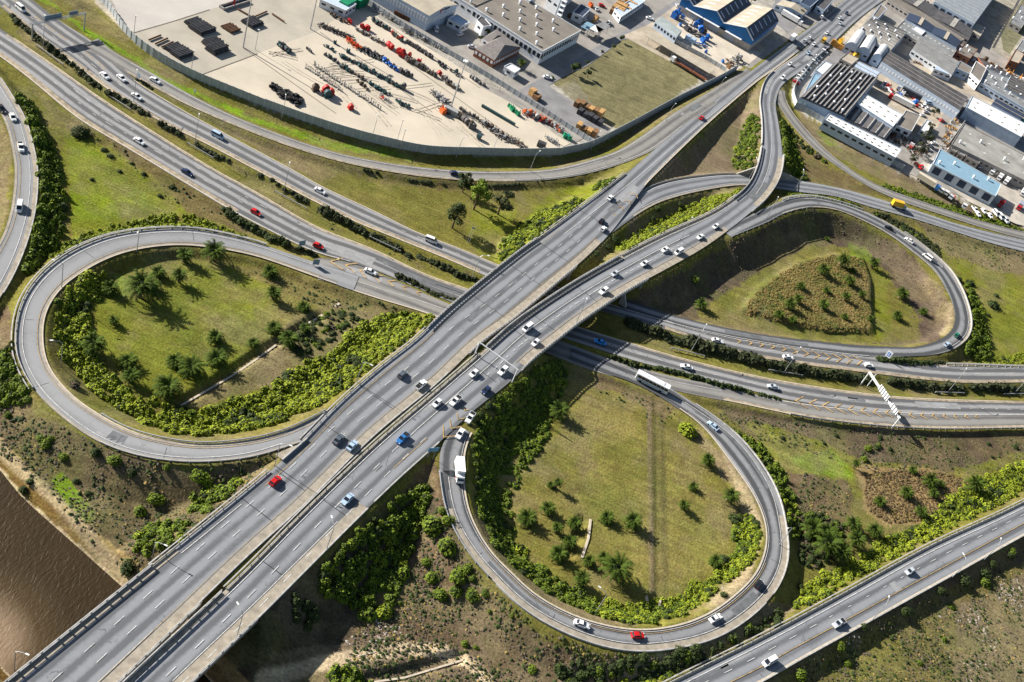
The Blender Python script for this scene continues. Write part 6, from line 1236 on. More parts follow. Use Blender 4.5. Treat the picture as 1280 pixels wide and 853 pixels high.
def bld(corners,h,label,roof='flat',wm=M_wallw,rm=M_roofg,ridge=2.0,cat='building',name='warehouse',n=6,group=None,parapet=True,wins=None,vents=0,over=.0,axis=0,skyl=0):
    "corners: roof corners (photo px) at eave height h above the pad: A B C D around"
    q=[gen(a,b,1.4+h) for a,b in corners]; o=Vector((q[0].x,q[0].y,1.4)); q=[Vector((p.x-o.x,p.y-o.y,0)) for p in q]
    if sum(q[i].x*q[(i+1)%len(q)].y-q[(i+1)%len(q)].x*q[i].y for i in range(len(q)))<0: q=q[::-1]; rev=True
    e=empty(name,o); 
    w_=MB(); w_.prism([(p.x,p.y) for p in q],-.6,h-.02); 
    if axis: q=q[1:]+q[:1]
    A,B,C,D=q[:4]
    R=MB()
    def up(p,z): return (p.x,p.y,h+z)
    if roof=='flat':
        R.prism([(p.x,p.y) for p in q],h,h+.12)
        if parapet:
            for a,b in zip(q,q[1:]+q[:1]):
                d=b-a; w_.box((a+b)/2+Vector((0,0,h+.2)),(d.length+.2,.25,.5),math.atan2(d.y,d.x))
    elif roof=='gable':   # ridge parallel to AB
        m1=(B+C)/2;m2=(A+D)/2
        R.add([up(A,0),up(B,0),up(m1,ridge),up(m2,ridge),up(C,0),up(D,0)],[(0,1,2,3),(3,2,4,5)]); w_.add([up(B,-.03),up(C,-.03),up(m1,ridge-.05),up(A,-.03),up(D,-.03),up(m2,ridge-.05)],[(0,1,2),(4,3,5)])
        R.add([up(A,-.1),up(B,-.1),up(m1,ridge-.1),up(m2,ridge-.1),up(C,-.1),up(D,-.1)],[(3,2,1,0),(5,4,2,3)])
    elif roof=='hip':
        c=(A+B+C+D)/4; m1=(B+C)/2*.45+c*.55;m2=(A+D)/2*.45+c*.55
        R.add([up(A,0),up(B,0),up(C,0),up(D,0),up(m1,ridge),up(m2,ridge)],[(0,1,4,5),(1,2,4),(2,3,5,4),(3,0,5)]); R.add([up(p,-.15) for p in (A,B,C,D)],[(3,2,1,0)]); 
    elif roof in('saw','ridges'):
        for k in range(n):
            a=A.lerp(D,k/n);b=B.lerp(C,k/n);a2=A.lerp(D,(k+1)/n);b2=B.lerp(C,(k+1)/n); t=.25 if roof=='saw' else .5; m=a.lerp(a2,t);m_=b.lerp(b2,t)
            R.add([up(a,0),up(b,0),up(m_,ridge),up(m,ridge),up(b2,0),up(a2,0)],[(0,1,2,3),(3,2,4,5),(0,3,5),(1,4,2)],0)
            R.M[-4]=1 if roof=='saw' else 0
            R.add([up(m.lerp(a,.12),ridge-.02+.1),up(m_.lerp(b,.12),ridge+.08),up(m_.lerp(b2,.12),ridge+.02),up(m.lerp(a2,.12),ridge+.02)],[(0,1,2,3)],1)
    elif roof=='vault':
        S=[]
        for k in range(9):
            t=k/8*math.pi; u=(1-math.cos(t))/2; z=math.sin(t)*ridge; a=A.lerp(D,u);b=B.lerp(C,u); S.append((up(a,z),up(b,z)))
        V=[p for s_ in S for p in s_]; R.add(V,[(2*k,2*k+1,2*k+3,2*k+2) for k in range(8)]); w_.add([s_[0] for s_ in S],[tuple(range(9))]); w_.add([s_[1] for s_ in S],[tuple(range(9))[::-1]])
    w_.ob('wall',wm,e); ro=R.ob('roof',[rm,M_rooft if rm is not M_roofd else M_concd],e)
    if skyl:
        s_=MB()
        for k in range(skyl):
            for u in (.28,.72):
                c=A.lerp(B,(k+.5)/skyl).lerp(D.lerp(C,(k+.5)/skyl),u); z=(ridge*.56 if roof=='gable' else .1); d=(B-A)
                s_.box((c.x,c.y,h+z+.12),(1.3,.9,.12),math.atan2(d.y,d.x))
        s_.ob('skylight',M_glass if rm is M_roofw else M_roofw,ro)
    if vents:
        g=random.Random(len(label))
        for k in range(vents):
            c=A.lerp(B,((k*.618)%1)*.86+.07).lerp(D.lerp(C,((k*.618)%1)*.86+.07),((k+.5)/vents)*.8+.1)
            v_=MB().tube((c.x,c.y,h),(c.x,c.y,h+1.5),.55,.5,n=8).tube((c.x,c.y,h+1.5),(c.x,c.y,h+2.1),.95,.15,n=8).ob('roof_vent',M_wallw,ro)
    # windows and doors on every wall: counted as parts
    if wins is None: wins=(3.2,1.0,1.2)
    if wins:
        sp,wh,sill=wins[:3]
        wm2=MB(); cnt=0
        for a,b in zip(q,q[1:]+q[:1]):
            d=b-a; Ld=d.length; rz=math.atan2(d.y,d.x); nn=Vector((d.y,-d.x,0)).normalized()*.04
            k=int(Ld/sp)
            for j in range(k):
                c=a.lerp(b,(j+.5)/k)+nn
                if cnt<70: MB().box((c.x,c.y,min(h-.8,h*.62)),(sp*.62,.1,wh),rz).ob('window',wins[3] if len(wins)>3 else M_glass,e)
                cnt+=1
    return setp(e,label,cat,group)
def bldW(*a,**k): return bld(*a,**k)
IND='industrial buildings'
bld([(536.7,20),(572,6),(502,-34),(467,-20)],8,'pale blue grey warehouse with beige gable roof at the top of the yard',roof='gable',wm=M_wallp,rm=M_rooft,ridge=1.8,group=IND,axis=1,wins=(1.6,2.6,1.2,M_wallw))
# red lettering on its gable
def boxat(c,dims,px_dir,name,m,label,cat,group=None):
    pass
bld([(678,65),(726,39),(636,-14),(560,-14),(572,6)][:4] if False else [(678,65),(726,39),(640,-12),(592,10)],7,'huge brown flat roofed factory dotted with pale roof vents',rm=M_roofg,wm=M_wallw,group=IND,vents=14,wins=(2.6,2.2,1))
bld([(592,10),(640,-12),(610,-32),(560,-10)],7,'brown flat roofed factory annex at the top border',rm=M_roofg,wm=M_wallw,group=IND,vents=3)
bld([(594,61),(618,76),(651,59),(630,44)],4,'grey hip roofed office with white veranda beside the yard fence',roof='hip',rm=M_tile,wm=M_brick,ridge=3,group=IND,name='office_building',axis=0,wins=(2.0,1.3,1,M_wallw))
bld([(603,48),(612,54),(636,46),(622,36)],3.6,'low grey hipped wing behind the office',roof='hip',rm=M_tile,wm=M_wallw,ridge=1.6,group=IND,name='office_building')
bld([(560,24),(577,33),(587,29),(571,19)],3.6,'small white annex with blue grey roof next to the red lettered warehouse',rm=M_wallp,wm=M_wallw,group=IND,name='annex_building')
bld([(596,26),(604,34),(614,33),(602,20)],5,'small white block with dark roof opening by the factory',rm=M_roofd,wm=M_wallw,group=IND,name='annex_building')
bld([(630,84),(643,92),(650,87),(638,80)],3,'small white roofed hut beside the little palm',rm=M_roofw,wm=M_wallw,group=IND,name='hut',cat='hut')
def canopy(c,h,label,rm,posts=True,cat='canopy',name='canopy'):
    q=[gen(a,b,1.4+h) for a,b in c]; o=Vector((q[0].x,q[0].y,1.4)); q=[Vector((p.x-o.x,p.y-o.y,0)) for p in q]; e=empty(name,o)
    MB().prism([(p.x,p.y) for p in q],h-.2,h).ob('roof',rm,e)
    for a,b in zip(q,q[1:]+q[:1]):
        k=max(1,int((b-a).length/7))
        for j in range(k): p=a.lerp(b,(j+.15)/k); p=p.lerp(sum(q,Vector())/len(q),.06); MB().tube((p.x,p.y,-.3),(p.x,p.y,h-.2),.13,n=6).ob('post',M_steel,e)
    return setp(e,label,cat,'open sided canopies')
canopy([(737,36),(748,41),(755,37),(744,31)],4.6,'white left half of the gate canopy on the industrial street',M_roofw)
canopy([(748,41),(763,33),(756,27),(744,31)][:4],4.6,'grey right half of the gate canopy on the industrial street',M_roofgr)
canopy([(726,33),(735,38),(743,31),(734,27)],4,'light blue square canopy beside the gate',M_roofb)
canopy([(807,44.5),(887,92),(896,86),(816,39)],4.2,'long narrow concrete canopy roof beside the parked road train',M_rooft)
bld([(819,27),(846,46.5),(852.5,39),(828,21)],4,'grey green shed with ribbed roof inside the blue scrap yard',roof='vault',rm=mat('roof_greygreen',(.30,.34,.33),.7,.1,.3),wm=M_wallp,ridge=.8,group=IND,axis=0,wins=(2,1.4,1))
# twin gabled blue warehouse
def extr(profile,vec,label,base=1.4,roofm=(M_rooft,M_roofs),wm=M_wallb,lower=M_wallg):
    pr=[gen(x,y,base+z) for x,y,z in profile]; a=gen(vec[0],vec[1],base+vec[4]);b=gen(vec[2],vec[3],base+vec[4]); d=b-a; o=Vector((pr[0].x,pr[0].y,base)); e=empty('gabled_warehouse',o)
    # straighten profile on the front plane
    f0,f1=pr[0],pr[-1]; fd=(f1-f0);fd.z=0;L_=fd.length;fd.normalize(); pts=[]
    for p in pr: u=(p-f0).dot(fd); pts.append(f0-o+fd*u+Vector((0,0,p.z-f0.z)))
    for p,(x,y,z) in zip(pts,profile): p.z=z
    n=len(pts); w_=MB(); lo=MB()
    for off in (Vector((0,0,0)),d):
        for i in range(n-1):
            p,q=pts[i]+off,pts[i+1]+off; w_.add([(p.x,p.y,4),(q.x,q.y,4),tuple(q),tuple(p)],[(0,1,2,3)]); lo.add([(p.x,p.y,-.5),(q.x,q.y,-.5),(q.x,q.y,4),(p.x,p.y,4)],[(0,1,2,3)])
    for p in (pts[0],pts[-1]): q=p+d; w_.add([(p.x,p.y,4),(q.x,q.y,4),tuple(q),tuple(p)],[(0,1,2,3)]); lo.add([(p.x,p.y,-.5),(q.x,q.y,-.5),(q.x,q.y,4),(p.x,p.y,4)],[(0,1,2,3)])
    w_.ob('gable_wall',wm,e); lo.ob('lower_wall',lower,e)
    for i in range(n-1):
        p,q=pts[i],pts[i+1]; v=Vector((0,0,.12)); k=d.normalized()*.5
        m=roofm[0] if q.z>p.z else roofm[1]
        ro=MB().add([p+v-k,q+v-k,q+v+d,p+v+d,p-k,q-k,q+d,p+d],[(0,1,2,3),(7,6,5,4),(0,4,5,1),(2,6,7,3)]).ob('roof_slope',m,e)
        s_=MB(); nn=(q-p).cross(d).normalized(); nn=nn if nn.z>0 else -nn
        for j in range(6):
            c=p.lerp(q,.45)+d*((j+.5)/6)+v+nn*.04; uu=(q-p).normalized(); dd=d.normalized(); s_.add([c-uu*2.2-dd*.6,c+uu*2.2-dd*.6,c+uu*2.2+dd*.6,c-uu*2.2+dd*.6],[(0,1,2,3)])
        s_.ob('skylight',M_roofw if m is roofm[0] else M_wallp,ro)
        tr=MB().tube(p+v*2-k,q+v*2-k,.3,n=5).ob('verge_trim',M_wallw,ro)
    for j,(u,wd_) in enumerate(((.22,7),(.5,9),(.72,9))):
        c=pts[0].lerp(pts[-1],u); nn=Vector((fd.y,-fd.x,0)); nn=nn if nn.dot(d)<0 else -nn
        c=Vector((c.x,c.y,0))+nn*.15; MB().box(c+Vector((0,0,2)),(wd_*.7,.15,3.8),math.atan2(fd.y,fd.x)).ob('roller_door',M_door,e); MB().box(c+nn*1.0+Vector((0,0,4.6)),(wd_*1.6,2.2,.15),math.atan2(fd.y,fd.x)).ob('awning',M_wallw,e)
    return setp(e,label,'warehouse',IND)
extr([(852,-1,7.5),(859,2,9.5),(867,8,7.5),(896.5,14,11.5),(905,29,7.5),(933,35,11.5),(941.6,51,7)],(933,35,965.5,11,11.5),'blue warehouse with repeated gables and tan and dark roof slopes')
bld([(970,6),(1004,19),(1009,13),(978,0)],4,'olive roofed low house at the top of the junction',roof='gable',rm=M_rooft,wm=M_wallp,ridge=1.4,group=IND,axis=1)
bld([(1000,4),(1012,10),(1030,-6),(1015,-14)],5,'dark blue roofed building at the top border above the junction',rm=M_roofs,wm=M_wallp,group=IND)
bld([(985,-4),(1002,2),(1012,-10),(994,-16)],5,'grey roofed building at the top border left of the junction',rm=M_roofd,wm=M_wallp,group=IND)
bld([(1000,122),(1056,147),(1097,98),(1042,79)],6,'large factory with rows of dark sawtooth roofs beside the road bend',roof='saw',rm=M_roofd,wm=M_wallp,ridge=1.3,n=11,group=IND,axis=1,vents=16,wins=(2.4,1.8,1,M_wallw))
bld([(1019,88),(1028,93.5),(1040,81.5),(1031,77)],4,'small white roof against the sawtooth factory',rm=M_roofw,wm=M_wallp,group=IND,name='annex_building')
bld([(1004,119),(1009,121),(1027,97),(1018,92)],3.6,'narrow light blue lean to roof against the sawtooth factory',rm=M_roofb,wm=M_wallp,group=IND,name='annex_building')
bld([(1070,129),(1116,159),(1127.5,144),(1080,117.5)],6,'white roofed hall right of the sawtooth factory',rm=M_roofw,wm=M_wallp,group=IND,skyl=5)
bld([(1030,150),(1119,198),(1126.5,187),(1036,143)],5,'very long white roof above the blue grey wall',rm=M_roofw,wm=M_wallp,group=IND,skyl=10,wins=(4,1.1,1))
bld([(1056,147),(1069,130),(1118,160),(1106,175)],4.2,'open bays with pale ribs between the two white roofs',roof='saw',rm=M_roofd,wm=M_wallg,n=5,ridge=.8,group=IND,axis=0)
bld([(1120,157),(1139,165),(1150,145),(1132,139)],5,'plain brown flat roof beside the dark street trees',rm=M_roofg,wm=M_wallw,group=IND,wins=(4,1.5,1))
bld([(1102,77),(1200,138.5),(1210,122),(1112,65)],6.5,'long hall with dark stripes of ridged roof in the upper right',roof='ridges',rm=M_roofd,wm=M_wallp,n=4,ridge=1.2,group=IND,axis=0,wins=(2.0,1.6,1,M_wallw))
bld([(1208,135),(1276,172),(1284,156.5),(1215,121)],7,'big bright white roof with blue grey ribbed wall at the right',rm=M_roofw,wm=M_wallp,group=IND,skyl=4,wins=(2.0,2.6,1,M_wallp))
for i,(c,w_) in enumerate((([(1057,56),(1071,63),(1081,47),(1070,40)],'leftmost'),([(1072,62),(1087,69),(1096,53),(1082,47)],'middle'),([(1090,71),(1101,76),(1110,65),(1100,58)],'rightmost'))):
    bld(c,5,f'{w_} of three white barrel vaulted roofs in the upper right',roof='vault',rm=mat('vault_sheet',(.50,.51,.52),.5,.15,.5),wm=M_wallp,ridge=3.2,group='barrel vaulted halls',axis=1,wins=None)
bld([(1072,38),(1112,65),(1134,40),(1090,22)],6,'dense grid of dark sawtooth roofs behind the barrel vaults',roof='saw',rm=M_roofd,wm=M_wallp,n=9,ridge=1.1,group=IND,axis=0,vents=14)
bld([(1091,20),(1097,24),(1108.5,11.5),(1101,6)],5,'small brown roof at the top end of the dense sawtooth roofs',rm=M_roofg,wm=M_wallp,group=IND)
bld([(1140,62),(1190,94),(1199,77),(1150,48)],5,'pale wall building with dark skylight strips above the dirt lot',roof='ridges',rm=M_roofgr,wm=M_wallw,n=5,ridge=.8,group=IND)
bld([(1132,24),(1196,60),(1201,51),(1137,16)],6,'long blue dark roof with two white ridge lines, upper right',roof='ridges',rm=M_roofs,wm=M_wallp,n=2,ridge=1.2,group=IND,axis=1)
bld([(1120,36),(1187,76),(1196,62),(1130,26)],4.5,'grey pink roof with a line of small black openings, upper right',rm=M_roofgr,wm=M_wallg,group=IND,skyl=12)
bld([(1120,-4),(1212,48),(1217,38),(1132,-12)],6,'long charcoal roof running to the top border, upper right',roof='ridges',rm=M_roofd,wm=M_wallg,n=2,ridge=1,group=IND,axis=1)
bld([(1110,0),(1195,53),(1205,50),(1118,-5)],5,'long brown roof strip beside the charcoal roof, upper right',rm=M_roofg,wm=M_wallg,group=IND)
bld([(1215,40),(1225,46),(1231,35),(1150,-10),(1142,-6)][:3]+[(1152,-8)],5,'beige flat roof strip below the ribbed blue hangar',rm=M_rooft,wm=M_wallg,group=IND)
bld([(1168,2),(1218,30),(1250,-14),(1200,-38)],9,'big pale blue grey ribbed hangar at the top right',roof='ridges',rm=mat('roof_ribbed',(.24,.27,.30),.6,.1,.3),wm=M_wallp,n=14,ridge=.5,group=IND,axis=0,wins=(5,4,1,M_roofs))
bld([(1189,181),(1290,231),(1300,205),(1205,155)],5,'large grey flat roof with pale repaired squares at the right border',rm=mat('roof_patchy',(.33,.33,.30),.85,.3,.12,col2=(.20,.19,.17)),wm=M_wallg,group=IND,vents=4,skyl=4)
bld([(1166,206),(1244,246),(1251,231),(1175,187)],6,'workshop with flat light blue roof and row of garage doors',rm=M_roofb,wm=mat('wall_pale_shop',(.55,.60,.64),.8,.06,.4),group=IND,vents=4,skyl=0,wins=(6.4,3.8,1,M_roofs))
for c,l,m in (([(1188,187),(1195,191),(1203,180),(1196,176)],'small brown lean to roof, left of three behind the blue workshop',M_roofg),([(1197,192),(1205,196),(1212,185),(1204,181)],'small grey lean to roof, middle of three behind the blue workshop',M_roofgr),([(1207,197),(1223,205),(1228,197),(1212,189)],'charcoal lean to roof, right of three behind the blue workshop',M_roofd)):
    bld(c,3.6,l,rm=m,wm=M_wallg,group='lean to roofs',name='lean_to',cat='shed',wins=(3,1.2,1))
bld([(1213,92),(1224.7,103),(1232.6,86),(1220,77)],6,'brown ribbed roof with white parapets right of the dirt lot',rm=M_roofg,wm=M_wallw,group=IND)
bld([(1195,86),(1211,93),(1217,87),(1200,77)],5,'plain olive brown roof next to the white parapet one',rm=M_roofg,wm=M_wallp,group=IND)
bld([(1168,86),(1189,94),(1199,78),(1181,70)],4.5,'two pale blue roof panels under a white frame at the dirt lot',roof='ridges',n=2,rm=M_wallp,wm=M_wallw,ridge=.4,group=IND)
bld([(1226,104),(1282,137),(1290,112),(1234,87)],5,'grey roof cluttered with plant and pipes at the right border',rm=M_roofgr,wm=M_wallp,group=IND,vents=9,skyl=7)
bld([(1233,87),(1262,103),(1268,96),(1222,72)],4,'scrap covered dark roof near the railway',rm=M_roofd,wm=M_brick,group=IND,vents=5)
bld([(1262,76),(1273,80),(1280,68),(1270,62)],6,'brick walled building with grey roof beside the railway',rm=M_rooft,wm=M_brick,group=IND,wins=(3,1.2,1))
bld([(1270,62),(1278,66),(1286,55),(1278,50)],5,'small grey roofed house right of the brick building',rm=M_roofgr,wm=M_wallw,group=IND)
bld([(1160,60),(1178,68),(1184,60),(1166,50)],3.5,'low pale block in the courtyard above the dirt lot',rm=M_wallp,wm=M_wallw,group=IND,name='annex_building')
bld([(1148,150),(1153,153),(1160,143),(1155,140)] if False else [(1150,162),(1158,167),(1165,153),(1158,150)],3,'small white roofed hut between street trees and loading yard',rm=M_roofw,wm=M_wallw,group=IND,name='hut',cat='hut')
bld([(650,-6),(662,2),(672,-6),(660,-14)],8,'pale silo building at the top border left of the tank',rm=M_roofw,wm=M_wallw,group=IND)
bld([(400,0),(432,14),(445,6),(415,-10)],3.5,'pale blue flat hut at the top of the yard',rm=M_wallp,wm=M_wallw,group=IND,name='hut',cat='hut')
bld([(700,2),(720,-14),(706,-24),(686,-8)],8,'round shouldered white tank hall at the top border',roof='vault',rm=M_roofw,wm=M_wallw,ridge=3,group=IND,wins=None)
bld([(776,22),(806,2),(800,-6),(768,12)],3.5,'narrow white shed along the street at the top border',rm=M_wallp,wm=M_wallw,group=IND)
bld([(1068,83),(1094,97),(1101,90),(1075,77)],5,'grey white ridged hall between sawtooth factory and striped hall',roof='ridges',n=2,rm=M_wallp,wm=M_wallw,ridge=.8,group=IND)
bld([(1050,74),(1064,81),(1073,74),(1059,67)],3.5,'small tan flat roof behind the barrel vaulted halls',rm=M_rooft,wm=M_wallg,group=IND,name='annex_building')
bld([(1140,36),(1152,44),(1160,36),(1148,28)],5,'white plant room standing on the dark roofs, upper right',rm=M_roofw,wm=M_wallw,group=IND,name='annex_building')
bld([(1196,66),(1212,74),(1222,62),(1206,55)],5,'brown square roof near the salvage yard',rm=M_roofg,wm=M_brick,group=IND,vents=3)
bld([(1150,100),(1158,104),(1163,98),(1155,94)],3,'small grey shed on the dirt lot',rm=M_roofgr,wm=M_wallp,group=IND,name='shed',cat='shed')
bld([(1240,130),(1276,150),(1282,142),(1246,122)],4,'narrow blue grey roof beside the green container',roof='ridges',n=2,rm=M_roofs,wm=M_wallp,group=IND,ridge=.6)
bld([(1262,28),(1276,36),(1290,14),(1276,6)],4,'grey roofed building right of the railway at the border',rm=M_roofgr,wm=M_wallg,group=IND,vents=4)
bld([(1256,110),(1290,128),(1298,112),(1264,94)],6,'dark ribbed roof above the cluttered grey one at the right border',roof='ridges',n=6,rm=M_roofd,wm=M_wallp,group=IND,ridge=.6)
bld([(716,16),(728,22),(738,12),(726,6)],4,'dark roofed store on the factory apron at the top',rm=M_roofs,wm=M_wallw,group=IND)
bld([(1020,8),(1030,14),(1042,0),(1032,-6)],4,'long dark shed roof left of the highway at the top border',rm=M_roofd,wm=M_wallp,group=IND)
# industrial tower
t0=gen(697,24,1.5); e=empty('steel_tower',t0)
for sx in (-1.2,1.2):
    for sy in (-1.2,1.2): MB().tube((sx,sy,-.3),(sx,sy,13),.16,n=5).ob('leg',M_wallw,e)
for k in range(5): MB().box((0,0,2.5+k*2.6),(2.9,2.9,.18)).ob('platform',M_wallw,e)
setp(e,'white steel tower of platforms behind the brown factory','tower')
# railway
def strip_line(pts,w_,z,name,m,label=None,cat=None,kind=None):
    q=[P(a,b,z) for a,b in pts]; mb=MB()
    for a,b in zip(q[:-1],q[1:]):
        d=Vector(b-a);n=Vector((-d.y,d.x,0)).normalized()*w_/2; a=Vector(a);b=Vector(b); mb.add([a+n,b+n,b-n,a-n],[(3,2,1,0)])
    o=mb.ob(name,m); setp(o,label,cat,None,kind)
for dx in (0,1.6): strip_line([(1240.6+dx,60),(1256+dx,32),(1274+dx,-2)],.5,1.75,'railway_rail',M_dark,kind='structure')
# ------------------------------------------------------------------ things standing in the yards
YG=1.62
def yloc(x,y,z=YG): return Vector(P(x,y,z))
def part_proto(kind,m,seed):
    g=random.Random(seed); mb=MB()
    if kind=='rim': # drum / wheel like
        mb.tube((0,-.5,.75),(0,.5,.75),.75,n=12).tube((0,-.62,.75),(0,.62,.75),.4,n=10)
    elif kind=='block':
        mb.box((0,0,.45),(1.3,.9,.9),.1).box((.35,.1,1.05),(.5,.5,.45),.3).tube((-.5,0,.8),(-.5,0,1.5),.15)
    elif kind=='axle':
        mb.tube((-1,0,.4),(1,0,.4),.22,n=8).tube((-.9,-.4,.45),(-.9,.4,.45),.45,n=10).tube((.9,-.4,.45),(.9,.4,.45),.45,n=10)
    elif kind=='frame':
        for sx in (-.9,.9): mb.box((sx,0,.35),(.15,2.0,.15)); mb.box((sx,.9,.75),(.15,.15,1.3))
        for sy in (-.9,0,.9): mb.box((0,sy,.35),(1.9,.12,.12))
        mb.box((0,.4,.6),(.8,.6,.4),.3)
    elif kind=='post': mb.tube((0,0,0),(0,0,1.6),.11,n=5).box((0,0,.1),(.6,.6,.2)).box((0,0,1.5),(.35,.35,.3))
    elif kind=='heap':
        for k in range(16):
            a=g.uniform(0,6.28);d=g.uniform(0,1.6); mb.tube((math.cos(a)*d,math.sin(a)*d,.15+.9*max(0,1-d/1.8)*g.random()),(math.cos(a)*d+g.uniform(-1,1),math.sin(a)*d+g.uniform(-1,1),.25+.9*max(0,1-d/1.8)*g.random()),g.uniform(.1,.22),n=5)
    return mb.me('machine_part' if kind!='heap' else 'scrap_heap',m)
YM={}
PK_={'rim':('steel_drum','drum'),'block':('machine_part','machine part'),'axle':('axle_set','axle'),'frame':('metal_rack','rack'),'post':('steel_stand','stand'),'heap':('scrap_heap','scrap')}
def ypart(kind,m,x,y,s,label,group,name=None,cat=None,rz=None):
    name=name or PK_[kind][0]; cat=cat or PK_[kind][1]; s*=1.35
    k=(kind,m.name)
    if k not in YM: YM[k]=part_proto(kind,m,hash(kind)%97)
    o=ob(name,YM[k],None,yloc(x,y)); o.scale=(s,s,s*RNG.uniform(.85,1.2)); o.rotation_euler=(0,0,RNG.uniform(0,6.28) if rz is None else rz)
    return setp(o,label,cat,group)
M_greyp=mat('machine_grey',(.10,.095,.095),.7,.3,1); M_brnp=mat('machine_brown',(.12,.085,.06),.8,.3,1); M_lgrey=mat('machine_light_grey',(.32,.32,.31),.7,.2,1); M_orred=mat('machine_orange',(.60,.11,.02),.6,.15,1); M_dteal=mat('machine_teal',(.03,.075,.08),.6,.2,1)
